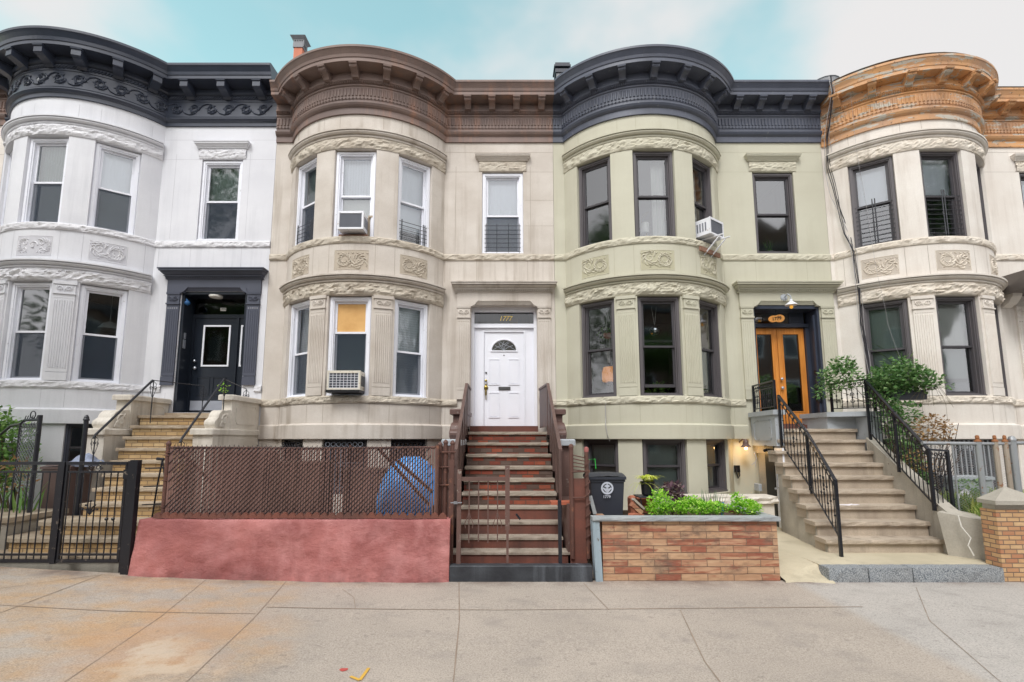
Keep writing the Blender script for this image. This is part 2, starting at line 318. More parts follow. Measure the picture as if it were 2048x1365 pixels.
# ------------------------------------------------------------------ mesh accumulator and object helpers
class MB:
    def __init__(s): s.v = []; s.f = []; s.m = []
    def add(s, vs, fs, mi=0):
        o = len(s.v); s.v += [Vector(p) for p in vs]; s.f += [tuple(i+o for i in f) for f in fs]; s.m += [mi]*len(fs)
        return s
    def box(s, x0, x1, y0, y1, z0, z1, mi=0):
        v = [(x0,y0,z0),(x1,y0,z0),(x1,y1,z0),(x0,y1,z0),(x0,y0,z1),(x1,y0,z1),(x1,y1,z1),(x0,y1,z1)]
        return s.add(v, [(0,3,2,1),(4,5,6,7),(0,1,5,4),(1,2,6,5),(2,3,7,6),(3,0,4,7)], mi)
    def hexa(s, v8, mi=0): return s.add(v8, [(0,3,2,1),(4,5,6,7),(0,1,5,4),(1,2,6,5),(2,3,7,6),(3,0,4,7)], mi)
    def bbox(s, x0, x1, y0, y1, z0, z1, b=.01, mi=0):
        """box with chamfered vertical and top edges"""
        p = [(x0+b,y0),(x1-b,y0),(x1,y0+b),(x1,y1-b),(x1-b,y1),(x0+b,y1),(x0,y1-b),(x0,y0+b)]
        cx, cy = (x0+x1)/2, (y0+y1)/2
        q = [(x+(b if x < cx else -b)*.8, y+(b if y < cy else -b)*.8) for x, y in p]
        v = [(x,y,z0) for x,y in p]+[(x,y,z1-b) for x,y in p]+[(x,y,z1) for x,y in q]
        f = [tuple(reversed(range(8))), tuple(range(16,24))]
        for k in (0, 8):
            for i in range(8): j = (i+1) % 8; f.append((k+i, k+j, k+8+j, k+8+i))
        return s.add(v, f, mi)
    def tube(s, pts, r, n=8, mi=0, cap=True):
        pts = [Vector(p) for p in pts]; rs = r if isinstance(r, (list, tuple)) else [r]*len(pts)
        vs = []; ref = None
        for i, p in enumerate(pts):
            a = pts[max(i-1, 0)]; b = pts[min(i+1, len(pts)-1)]; d = (b-a)
            if d.length < 1e-7: d = Vector((0,0,1))
            d.normalize()
            if ref is None: ref = Vector((0,0,1)) if abs(d.z) < .9 else Vector((1,0,0))
            u = d.cross(ref)
            if u.length < 1e-4: u = d.cross(Vector((0,1,0)))
            u.normalize(); w = u.cross(d).normalized(); ref = w
            for k in range(n):
                t = 2*PI*(k+.5)/n; vs.append(p + u*math.cos(t)*rs[i] + w*math.sin(t)*rs[i])
        fs = []
        for i in range(len(pts)-1):
            for k in range(n): j = (k+1) % n; fs.append((i*n+k, i*n+j, (i+1)*n+j, (i+1)*n+k))
        if cap: fs += [tuple(reversed(range(n))), tuple(range((len(pts)-1)*n, len(pts)*n))]
        return s.add(vs, fs, mi)
    def lathe(s, c, prof, n=16, mi=0, axis=2):
        """prof: list of (radius, height) along +axis from c"""
        vs = []; c = Vector(c)
        for r, h in prof:
            for k in range(n):
                t = 2*PI*k/n; a, b = r*math.cos(t), r*math.sin(t)
                vs.append(c + (Vector((a,b,h)) if axis == 2 else Vector((a,h,b)) if axis == 1 else Vector((h,a,b))))
        fs = []
        for i in range(len(prof)-1):
            for k in range(n): j = (k+1) % n; fs.append((i*n+k, i*n+j, (i+1)*n+j, (i+1)*n+k))
        fs += [tuple(reversed(range(n))), tuple(range((len(prof)-1)*n, len(prof)*n))]
        return s.add(vs, fs, mi)
    def prism(s, poly, fn0, fn1, mi=0):
        """poly 2-D points; fn0/fn1 map them to the two end faces"""
        n = len(poly); vs = [fn0(*p) for p in poly]+[fn1(*p) for p in poly]
        fs = [tuple(reversed(range(n))), tuple(range(n, 2*n))]+[(i, (i+1) % n, n+(i+1) % n, n+i) for i in range(n)]
        return s.add(vs, fs, mi)
    def ball(s, c, r, n=12, mi=0, sz=1.0):
        return s.lathe(c, [(max(.001, r*math.sin(PI*i/n)), -r*sz*math.cos(PI*i/n)) for i in range(n+1)], n, mi)
    def leaf(s, p, d, up, L, w, fold=.25, mi=0):
        d = d.normalized(); sd_ = d.cross(up)
        if sd_.length < 1e-4: sd_ = d.cross(Vector((1,0,.3)))
        sd_.normalize(); nn = sd_.cross(d)
        return s.add([p, p+d*L*.5+sd_*w-nn*w*fold, p+d*L, p+d*L*.5-sd_*w-nn*w*fold, p+d*L*.5], [(0,1,4),(1,2,4),(2,3,4),(3,0,4)], mi)
    def mesh(s, name, mats, off=(0,0,0), smooth=False):
        me = bpy.data.meshes.new(name); o = Vector(off)
        me.from_pydata([tuple(p-o) for p in s.v], [], s.f)
        for mm in (mats if isinstance(mats, (list, tuple)) else [mats]): me.materials.append(M[mm] if isinstance(mm, str) else mm)
        me.polygons.foreach_set('material_index', s.m)
        if smooth: me.polygons.foreach_set('use_smooth', [True]*len(me.polygons))
        me.update(); return me
def rootof(o):
    while o.parent: o = o.parent
    return o
def thing(name, label, cat, loc, group=None):
    o = bpy.data.objects.new(name, None); C.objects.link(o); o.location = loc; o.empty_display_size = .2
    o['label'] = label; o['category'] = cat
    if group: o['group'] = group
    return o
def part(name, mb, mats, parent, smooth=False, label=None):
    if not mb.v: return None
    me = mb.mesh(name, mats, rootof(parent).location, smooth)
    o = bpy.data.objects.new(name, me); C.objects.link(o); o.parent = parent
    if label: o['label'] = label
    return o
def solo(name, mb, mats, label, cat, group=None, smooth=False):
    xs = [p.x for p in mb.v]; ys = [p.y for p in mb.v]; zs = [p.z for p in mb.v]
    loc = Vector(((min(xs)+max(xs))/2, (min(ys)+max(ys))/2, min(zs)))
    o = bpy.data.objects.new(name, mb.mesh(name, mats, loc, smooth)); C.objects.link(o); o.location = loc
    o['label'] = label; o['category'] = cat
    if group: o['group'] = group
    return o
def structure(name, mb, mats, smooth=False, kind='structure'):
    o = bpy.data.objects.new(name, mb.mesh(name, mats, (0,0,0), smooth)); C.objects.link(o); o['kind'] = kind; return o
def text_mb(s, size, place, depth=.004, mi=0, shear=0.0):
    """lettering as mesh; place(u, v, h) -> world"""
    cu = bpy.data.curves.new('t', 'FONT'); cu.body = s; cu.size = size; cu.align_x = 'CENTER'; cu.align_y = 'CENTER'; cu.extrude = depth/2; cu.offset = size*.012; cu.shear = shear
    ob = bpy.data.objects.new('t', cu); C.objects.link(ob)
    me = bpy.data.meshes.new_from_object(ob.evaluated_get(bpy.context.evaluated_depsgraph_get()))
    mb = MB(); mb.add([place(v.co.x, v.co.y, v.co.z+depth/2) for v in me.vertices], [tuple(p.vertices) for p in me.polygons], mi)
    bpy.data.objects.remove(ob); bpy.data.curves.remove(cu); bpy.data.meshes.remove(me); return mb
def nz3(x, y, z): return noise.noise(Vector((x, y, z)))
def fbm(x, y, z, o=4): return noise.fractal(Vector((x, y, z)), .9, 2.1, o)
# ------------------------------------------------------------------ the row houses
D, R, B = 10.6, 1.98, 1.0            # facade plane, bay radius, bay projection
class House: cz = 0.0; cs = 1.0; corn = None
def jt(d): return math.degrees(math.acos(min(1, (R-B+d)/(R+d))))       # angle where bay offset d meets wall offset d
def make_pos(h):
    def pos(t, d=0.0):
        th = jt(d); e = (R+d)*math.sin(math.radians(th)); j0 = R*math.sin(math.radians(jt(0)))
        if t < -90: x, y = min(h.x0+(t+100), h.xc-e), D-d
        elif t > 90: x, y = max(h.xc+j0+(t-100), h.xc+e), D-d
        else:
            a = math.radians(max(-th, min(th, t))); x, y = h.xc+(R+d)*math.sin(a), D-B+R-(R+d)*math.cos(a)
        return max(h.x0, min(h.x1, x)), y
    return pos
def TR(h, x): return 100 + x - (h.xc + R*math.sin(math.radians(jt(0))))   # key of a point on the flat wall right of the bay
def stations(h, kind='all', step=2.5, fl=.35, extra=()):
    j = jt(0); out = set(); wl = h.xc-R*math.sin(math.radians(j))-h.x0; wr = h.x1-h.xc-R*math.sin(math.radians(j))
    if kind in ('all', 'left'):
        n = max(1, int(wl/fl)); out |= {-100+wl*i/n for i in range(n+1)}
    if kind in ('all', 'bay'):
        n = int(2*j/step); out |= {-j+2*j*i/n for i in range(n+1)}
    if kind in ('all', 'right'):
        n = max(1, int(wr/fl)); out |= {100+wr*i/n for i in range(n+1)}
    return sorted(out | set(extra))
def sweep(h, mb, prof, kind='all', step=2.5, fl=.5, mi=0, t0=None, t1=None):
    ts = stations(h, kind, step, fl)
    if t0 is not None: ts = sorted({t for t in ts if t0 < t < t1} | {t0, t1})
    vs = []; n = len(prof)
    for t in ts:
        for d, z in prof: x, y = h.pos(t, d); vs.append((x, y, z+h.dz))
    fs = [(i*n+k, (i+1)*n+k, (i+1)*n+k+1, i*n+k+1) for i in range(len(ts)-1) for k in range(n-1)]
    fs += [tuple(range(n)), tuple((len(ts)-1)*n+k for k in reversed(range(n)))]
    mb.add(vs, fs, mi)
def rock(h, mb, kind, z0, z1, d0=.03, amp=.05, t0=None, t1=None, seed=0, ledge=True, step=1.1, fl=.04):
    """rock-faced course: chipped facets"""
    ts = stations(h, kind, step, fl)
    if t0 is not None: ts = sorted({t for t in ts if t0 < t < t1} | {t0, t1})
    rows = max(4, int((z1-z0)/.028)); vs = []
    for i, t in enumerate(ts):
        x, y = h.pos(t, 0)
        for k in range(rows+1):
            f = k/rows; z = z0+(z1-z0)*f
            e = min(1, 4*min(f, 1-f)+.12)
            n1 = abs(nz3((x+seed)*4.3, y*4.3, z*7)); n2 = noise.cell(Vector((x*5+seed+nz3(x*6,y,z*9)*1.2, y*5, z*14+nz3(x*5,y,z*7+3)*2))); n4 = abs(nz3(x*11+seed, y*11, z*19)); n3 = nz3(x*26, y*26+seed, z*30)
            dd = d0*.6 + amp*.66*e*(.18+n1*.75+.26*n2+.5*n4+.16*n3)
            px, py = h.pos(t, dd); vs.append((px, py, z+h.dz+.008*n3*(0 < k < rows)))
    n = rows+1; fs = [(i*n+k, (i+1)*n+k, (i+1)*n+k+1, i*n+k+1) for i in range(len(ts)-1) for k in range(rows)]
    mb.add(vs, fs)
    for k, zz in ((0, z0), (rows, z1)):              # close top and bottom back to the wall
        o = [h.pos(t, -.02)+(zz+h.dz,) for t in ts]; q = [tuple(vs[i*n+k]) for i in range(len(ts))]
        m_ = len(ts); mb.add(o+q, [(i, i+1, m_+i+1, m_+i) for i in range(m_-1)])
def wall(h, mb, openings, zmin, zmax):
    ex = [t for o in openings for t in o[:2]]; ts = stations(h, 'all', 2.5, .6, ex)
    zs = sorted({zmin, zmax} | {z for o in openings for z in o[2:4]})
    n = len(zs); vs = []
    for t in ts:
        for z in zs: x, y = h.pos(t); vs.append((x, y, z+h.dz))
    fs = []
    for i in range(len(ts)-1):
        tm = (ts[i]+ts[i+1])/2
        if ts[i] < -90 < ts[i+1] or ts[i] < 90 < ts[i+1]: continue
        for k in range(n-1):
            zm = (zs[k]+zs[k+1])/2
            if any(o[0] < tm < o[1] and o[2] < zm < o[3] for o in openings): continue
            fs.append((i*n+k, (i+1)*n+k, (i+1)*n+k+1, i*n+k+1))
    mb.add(vs, fs)
    for t0, t1, z0, z1, dep in openings:             # reveals
        for t in (t0, t1):
            a, b = h.pos(t), h.pos(t, -dep)
            if t > 90: b = (a[0], a[1]+dep)
            mb.add([a+(z0+h.dz,), b+(z0+h.dz,), b+(z1+h.dz,), a+(z1+h.dz,)], [(0,1,2,3)])
        tt = [t for t in ts if t0 <= t <= t1]
        for z in (z0, z1):
            a = [h.pos(t)+(z+h.dz,) for t in tt]; b = [((h.pos(t)[0], h.pos(t)[1]+dep) if t > 90 else h.pos(t, -dep))+(z+h.dz,) for t in tt]
            m_ = len(tt); mb.add(a+b, [(i, i+1, m_+i+1, m_+i) for i in range(m_-1)])
def onwall(h, tc, zc, d=0.0):
    """local (u, v, h) plane wrapped on the wall round key tc, height zc"""
    def f(u, v, hh=0.0):
        t = tc + (u if tc > 90 else math.degrees(u/R)); x, y = h.pos(t, d+hh); return Vector((x, y, zc+v+h.dz))
    return f
def stroke(mb, f, pts, rs, hk=.8, mi=0):
    hk *= 1.35
    vs = []; n = len(pts)
    for i, (u, v) in enumerate(pts):
        a, b = pts[max(0, i-1)], pts[min(n-1, i+1)]; du, dv = b[0]-a[0], b[1]-a[1]; l = math.hypot(du, dv) or 1; nx, ny = -dv/l, du/l
        r = rs[i] if isinstance(rs, (list, tuple)) else rs
        for k, hh in ((-1, 0), (-.6, .75), (0, 1), (.6, .75), (1, 0)): vs.append(f(u+nx*r*k, v+ny*r*k, r*hk*hh))
    fs = [(i*5+k, i*5+k+1, (i+1)*5+k+1, (i+1)*5+k) for i in range(n-1) for k in range(4)]
    mb.add(vs, fs, mi)
def scroll(mb, f, w, hgt, seed, kind=0):
    """carved acanthus scroll filling a w x hgt field"""
    rr = random.Random(seed); s = 1 if seed % 2 else -1
    cx = -s*w*.20; Rr = hgt*.40
    def spiral(cx, cy, R0, turns, dirn, a0, r0, r1, n=34):
        P_ = []; Q_ = []
        for i in range(n):
            k = i/(n-1); a = a0+dirn*turns*2*PI*k; q = R0*(1-.8*k); P_.append((cx+q*math.cos(a), cy+q*math.sin(a))); Q_.append(r0+(r1-r0)*k)
        stroke(mb, f, P_, Q_)
    def lobes(cx, cy, R0, a0, a1, n, L, dirn):
        for i in range(n):
            a = a0+(a1-a0)*i/(n-1); P_ = []; Q_ = []
            for k in range(6):
                q = k/5; ang = a+dirn*.9*q; rad = R0+L*math.sin(q*1.5)
                u, v = cx+rad*math.cos(ang), cy+rad*math.sin(ang)
                u = max(-w/2+.01, min(w/2-.01, u)); v = max(-hgt/2+.01, min(hgt/2-.01, v)); P_.append((u, v)); Q_.append(.014*(math.sin(PI*(.15+.8*q)))+.003)
            stroke(mb, f, P_, Q_, 1.1)
    if kind == 0:
        spiral(cx, 0, Rr, 1.6, s, PI if s > 0 else 0, .019, .010); lobes(cx, 0, Rr*.55, 0, 5.6, 11, Rr*.38, s)
        c2 = s*w*.26; spiral(c2, -hgt*.12*s, Rr*.62, 1.3, -s, PI/2, .015, .008); lobes(c2, -hgt*.12*s, Rr*.6, .3, 5.0, 8, Rr*.5, -s)
        stroke(mb, f, [(cx+s*Rr*.9, -Rr*.6), (0, -hgt*.34), (s*w*.2, -hgt*.18), (s*w*.42, hgt*.1), (s*w*.44, hgt*.38)], [.012, .017, .016, .013, .004])
        for q in range(7):
            u = -s*w*.45+s*w*.9*q/6; stroke(mb, f, [(u, hgt*.44), (u+.03*s, hgt*.36), (u+.055*s, hgt*.40)], [.004, .012, .004], 1.1)
            if q % 2: stroke(mb, f, [(u, -hgt*.44), (u-.03*s, -hgt*.37), (u-.06*s, -hgt*.42)], [.004, .011, .004], 1.1)
    else:                                            # cartouche with mirrored scrolls
        spiral(0, 0, Rr*.62, 1.0, 1, 0, .014, .014); stroke(mb, f, [(0, -Rr*.3), (0, Rr*.3)], [.03, .03], .6)
        for g in (-1, 1):
            spiral(g*w*.27, hgt*.16, Rr*.42, 1.3, g, PI/2, .014, .008); spiral(g*w*.27, -hgt*.22, Rr*.36, 1.2, -g, -PI/2, .013, .007)
            lobes(g*w*.3, 0, Rr*.5, -1.4 if g > 0 else 1.8, 1.4 if g > 0 else 4.5, 7, Rr*.55, g)
            for q in range(3): stroke(mb, f, [(g*w*(.14+.1*q), -hgt*.44), (g*w*(.17+.1*q), -hgt*.34), (g*w*(.2+.1*q), -hgt*.42)], [.004, .012, .004], 1.1)
def panel(h, name, tc, zc, w, hgt, seed, mat, par, kind=0):
    mb = MB(); f = onwall(h, tc, zc, .002)
    n = 10
    for s_, k in ((-1, 0), (1, 0)):                   # raised fillet round the sunk field
        stroke(mb, f, [(-w/2+w*i/n, s_*hgt/2) for i in range(n+1)], .006, .7); stroke(mb, f, [(s_*w/2, -hgt/2+hgt*i/4) for i in range(5)], .006, .7)
    us = [-w/2+w*i/n for i in range(n+1)]
    mb.add([f(u, v, .001) for u in us for v in (-hgt/2, hgt/2)], [(2*i, 2*i+2, 2*i+3, 2*i+1) for i in range(n)], 1)
    scroll(mb, f, w-.04, hgt-.03, seed, kind)
    part(name, mb, [mat, 'field%d' % h.k], par)
class Frame:
    """upright rectangle between two plan points; box(u0,u1,z0,z1,n0,n1): u along, n outward"""
    def __init__(s, p, q, dz=0):
        s.p = Vector((p[0], p[1], 0)); d = Vector((q[0]-p[0], q[1]-p[1], 0)); s.w = d.length; s.u = d.normalized(); s.n = Vector((s.u.y, -s.u.x, 0)); s.dz = dz
    def pt(s, u, z, n=0.0): r = s.p + s.u*u + s.n*n; r.z = z+s.dz; return r
    def box(s, mb, u0, u1, z0, z1, n0, n1, mi=0):
        mb.hexa([s.pt(u0,z0,n1), s.pt(u1,z0,n1), s.pt(u1,z0,n0), s.pt(u0,z0,n0), s.pt(u0,z1,n1), s.pt(u1,z1,n1), s.pt(u1,z1,n0), s.pt(u0,z1,n0)], mi)
    def quad(s, mb, u0, u1, z0, z1, n, mi=0): mb.add([s.pt(u0,z0,n), s.pt(u1,z0,n), s.pt(u1,z1,n), s.pt(u0,z1,n)], [(0,1,2,3)], mi)
    def ring(s, mb, u0, u1, z0, z1, w, n0, n1, mi=0, wb=None):
        wb = w if wb is None else wb
        s.box(mb, u0, u0+w, z0, z1, n0, n1, mi); s.box(mb, u1-w, u1, z0, z1, n0, n1, mi); s.box(mb, u0+w, u1-w, z1-w, z1, n0, n1, mi); s.box(mb, u0+w, u1-w, z0, z0+wb, n0, n1, mi)
def window(h, par, p, q, z0, z1, fm, sm, rail=.5, upper=None, lower=None, upfrac=1.0, screen=False, guard=None, glass='glass', cas=.085, lift=0.0, board=False, curtain=None, lowfrac=1.0, label=None):
    F = Frame(p, q, h.dz); w = F.w; mb = MB()
    F.ring(mb, 0, w, z0, z1, cas, -.05, 0, 0, .05)                        # brickmould
    F.ring(mb, .012, w-.012, z0, z1-.012, cas*.55, -.03, .018, 0, .03)       # raised outer bead
    F.ring(mb, cas*.6, w-cas*.6, z0+.02, z1-cas*.6, .05, -.16, -.05)     # jamb liner
    F.box(mb, 0, w, z0-.01, z0+.035, -.1, .03)                           # sill nose
    win = part('window', mb, fm, par, label=label)
    a, b = cas+.005, w-cas-.005; zm = z0+(z1-z0)*rail; s = .042 if sm != 'dark_sash' else .05
    mb = MB(); F.ring(mb, a, b, zm-.02, z1-cas, s, -.095, -.06, 0, .04); part('upper_sash', mb, sm, win)
    mb = MB(); zl = z0+.045+lift; F.ring(mb, a, b, zl, zm+.02+lift*.9, s, -.14, -.10, 0, .06); part('lower_sash', mb, sm, win)
    mb = MB(); F.quad(mb, a+s, b-s, zm+.02, z1-cas-s, -.08)
    if board: part('plywood_board', mb, 'plywood', win)
    else: part('pane', mb, glass, win)
    mb = MB(); F.quad(mb, a+s, b-s, zl+.06, zm-.02+lift*.9, -.12); part('pane', mb, glass, win)
    if screen:
        mb = MB(); F.quad(mb, a, b, z0+.045, zm-.02, -.07); part('insect_screen', mb, 'screen', win)
    if upper:
        mb = MB(); zz = z1-cas*.5-(z1-cas*.5-zm)*upfrac
        n = 12
        for i in range(n):
            u0, u1 = a-.02+(b-a+.04)*i/n, a-.02+(b-a+.04)*(i+1)/n; k = .004*(i % 2)
            mb.add([F.pt(u0,zz,-.19-k), F.pt(u1,zz,-.186+k-.004), F.pt(u1,z1,-.186+k-.004), F.pt(u0,z1,-.19-k)], [(0,1,2,3)])
        part('blind', mb, upper, win)
    if lower:
        mb = MB(); F.quad(mb, a-.02, b+.02, zm-(zm-z0)*lowfrac, zm+.002, -.20); part('blind', mb, lower, win)
    if curtain:
        mb = MB(); c0, c1 = curtain; n = 26; vs = []
        for i in range(n+1):
            u = a+(b-a)*(c0+(c1-c0)*i/n); k = -.27+.03*math.sin(i*1.9)+.01*math.sin(i*.7); vs += [F.pt(u, z0, k), F.pt(u, z1-.06, k)]
        mb.add(vs, [(2*i, 2*i+2, 2*i+3, 2*i+1) for i in range(n)]); part('curtain', mb, 'curtain', win, True)
    if guard:
        mb = MB(); g0, g1, nb, style = guard
        for i in range(nb):
            z = g0+(g1-g0)*i/(nb-1); mb.tube([F.pt(.06, z, .012), F.pt(w-.06, z, .012)], .006, 5)
        for u in ({'wide': (.10, .36, .64, .90), 'mid': (.15, .85, .8), 'twin': (.47, .53)}[style]):
            mb.tube([F.pt(w*u, g0-.04, .026), F.pt(w*u, g1+(.04 if style != 'twin' else .12), .026)], .011 if style != 'wide' else .007, 5)
        part('window_guard', mb, 'guard', win)
    return win, F
def bracket(h, t, z0, z1, d0, d1, w, par, mat, style):
    """console under the cornice at key t"""
    mb = MB()
    x, y = h.pos(t, 0)
    if t > 90 or t < -90: n = Vector((0, -1, 0))
    else: a = math.radians(t); n = Vector((math.sin(a), -math.cos(a), 0))
    x0 = Vector((x, y, 0)); u = Vector((-n.y, n.x, 0))
    def f(k): return lambda d, z: x0+n*d+u*(w*k)+Vector((0, 0, z+h.dz))
    H_ = z1-z0
    if style == 'block':
        prof = [(d0,z0-.02),(d0+.05,z0+.02),(d1*.8,z0+H_*.28),(d1-.02,z0+H_*.32),(d1,z0+H_*.38),(d1,z1-.03),(d0,z1-.03)]
        mb.prism(prof, f(-.5), f(.5)); mb.prism([(d0,z1-.035),(d1+.02,z1-.035),(d1+.03,z1),(d0,z1)], f(-.58), f(.58))
    else:
        prof = [(d0,z0-.05)]
        for i in range(15):                           # S-scroll outline
            k = i/14; prof.append((d0+(d1-d0)*(.18+.82*k**1.3)+.018*math.sin(k*PI*3.2), z0-.05+(H_+.0)*(k**1.15)*.92+.012*math.cos(k*9)))
        prof += [(d1,z1-.02),(d0,z1-.02)]
        mb.prism(prof, f(-.42), f(.42))
        for k in (-.5, .38): mb.prism([(p[0]+.008 if p[0] > d0 else p[0], p[1]-.006 if p[0] > d0 else p[1]) for p in prof], f(k), f(k+.12))
        c0 = x0+n*(d1-.045)+Vector((0,0,z0+H_*.66+h.dz)); mb.tube([c0-u*w*.56, c0+u*w*.56], .042, 10)
        c0 = x0+n*(d0+.05)+Vector((0,0,z0+H_*.02+h.dz)); mb.tube([c0-u*w*.48, c0+u*w*.48], .028, 10)
        mb.prism([(d0,z1-.035),(d1+.03,z1-.035),(d1+.04,z1),(d0,z1)], f(-.6), f(.6))
    part('bracket', mb, mat, par)
def cornice(h, par, mat):
    mb = MB(); two = h.style != 'rinceau'; dz_keep = h.dz; h.dz += h.cz
    if two:
        pr = [(-.02,8.57),(.035,8.57),(.035,8.70),(.06,8.715),(.085,8.74),(.105,8.78),(.105,8.80),(.05,8.81),(.05,8.87),(.062,8.885),(.062,9.15),(.085,9.165),(.085,9.185),(.075,9.20),(.095,9.23),(.125,9.27),(.125,9.30),(.10,9.31),(.10,9.45),(.40,9.465),(.40,9.54),(.415,9.545),(.43,9.60),(.46,9.65),(.485,9.69),(.50,9.70),(.50,9.745),(.44,9.775),(-.3,9.80)]
    else:
        pr = [(-.02,8.71),(.035,8.71),(.035,8.79),(.07,8.81),(.10,8.85),(.10,8.875),(.05,8.885),(.05,8.91),(.06,8.92),(.06,9.27),(.075,9.28),(.075,9.30),(.06,9.31),(.06,9.42),(.10,9.44),(.12,9.47),(.10,9.48),(.10,9.57),(.42,9.585),(.42,9.66),(.435,9.665),(.45,9.73),(.49,9.80),(.51,9.83),(.52,9.84),(.52,9.89),(.46,9.92),(-.3,9.95)]
    pr = [(d if d < .13 else .13+(d-.13)*h.cs, z) for d, z in pr]; sweep(h, mb, pr, 'all', 2.5, .5)
    if not two: mb2 = MB()
    cor = part('cornice', mb, mat, par)
    mb = MB(); rr = random.Random(3)
    j = jt(.06); segs = [(tc, 'bay') for tc in ()]
    if two:                                           # fluted frieze and dentils
        k = math.degrees(.075/2.04); n = int(j/k)
        keys = [(i*k, 0) for i in range(-n, n+1)]
        xr = h.xc+(R+.06)*math.sin(math.radians(j))
        x = xr+.05
        while x < h.x1-.02: keys.append((TR(h, x), 1)); x += .075
        x = h.x0+.04
        while x < h.xc-(R+.06)*math.sin(math.radians(j))-.04: keys.append((-100+x-h.x0, 1)); x += .075
        for t, flat in keys:
            f = onwall(h, t, 0, .062); hw = .026
            def q(u, v, hh): 
                if t < -90: xx, yy = h.pos(t+u, .062+hh); return Vector((xx, yy, v+h.dz))
                return f(u, v, hh)
            mb.add([q(-hw,8.94,0), q(hw,8.94,0), q(hw,9.12,0), q(-hw,9.12,0), q(-hw*.4,8.955,.020), q(hw*.4,8.955,.020), q(hw*.4,9.105,.020), q(-hw*.4,9.105,.020)], [(4,5,6,7),(0,1,5,4),(1,2,6,5),(2,3,7,6),(3,0,4,7)])
            mb.add([q(-.012,8.893,0), q(.012,8.893,0), q(.012,8.915,0), q(-.012,8.915,0), q(-.012,8.893,.018), q(.012,8.893,.018), q(.012,8.915,.018), q(-.012,8.915,.018)], [(4,5,6,7),(0,1,5,4),(1,2,6,5),(2,3,7,6),(3,0,4,7)])
            for o in (-.019, .019):                   # egg-and-dart beads
                mb.add([q(o-.013,9.205,.02), q(o+.013,9.205,.02), q(o+.013,9.26,.055), q(o-.013,9.26,.055), q(o-.007,9.21,.05), q(o+.007,9.21,.05), q(o+.007,9.245,.078), q(o-.007,9.245,.078)], [(4,5,6,7),(0,1,5,4),(1,2,6,5),(2,3,7,6),(3,0,4,7)])
    else:                                             # running scroll and rope moulding
        def runs():
            L = math.radians(jt(.06))*(R+.06); yield 0.0, L, 'bay'
            yield (xr:=h.xc+(R+.06)*math.sin(math.radians(jt(.06)))), h.x1-.12, 'flat'
        for a, b, kind in runs():
            per = .34
            if kind == 'bay': f0 = onwall(h, 0.0, 9.095, .06); u0, u1 = -b, b
            else:
                tc = TR(h, a); f0 = onwall(h, tc, 9.095, .06); u0, u1 = .03, b-a
            n = int((u1-u0)/per); per = (u1-u0)/n
            for i in range(n):
                c = u0+per*(i+.5); s = 1 if i % 2 else -1
                def ff(u, v, hh=0, c=c): return f0(max(u0, min(u1, c+u)), v, hh)
                for turns, R0, ph in ((1.4, .115, 0), (1.1, .07, 2)):
                    stroke(mb, ff, [(R0*(1-.55*q/16)*math.cos(ph+s*turns*2*PI*q/16), R0*(1-.55*q/16)*math.sin(ph+s*turns*2*PI*q/16)) for q in range(17)], [.019-.008*q/16 for q in range(17)], 1.1)
                for q in range(6):
                    an = q*PI/3+.4; stroke(mb, ff, [(.05*math.cos(an), .05*math.sin(an)), (.09*math.cos(an+.5*s), .09*math.sin(an+.5*s)), (.14*math.cos(an+.6*s), .13*math.sin(an+.6*s))], [.006, .018, .004], 1.2)
                stroke(mb, ff, [(-per/2, -s*.1), (-per/4, -s*.13), (0, -s*.11), (per/4, 0), (per/2, s*.1)], [.014]*5, 1.2)
            n = int((u1-u0)/.06)
            for i in range(n):
                c = u0+.06*(i+.5); stroke(mb, f0, [(c-.035, .232), (c-.01, .255), (c+.02, .285), (c+.04, .312)], [.012, .021, .021, .012], 1.0)
    part('frieze_ornament', mb, mat, par)
    bd = (9.30, 9.46, .10, .37, .135) if two else (9.33, 9.585, .10, .40, .17)
    sp = 16.6 if two else 16.8
    for i in range(-3, 4): bracket(h, i*sp, *bd, par, mat, 'scroll' if two else 'block')
    for x in h.brk: bracket(h, TR(h, x), *bd, par, mat, 'scroll' if two else 'block')
    h.dz = dz_keep
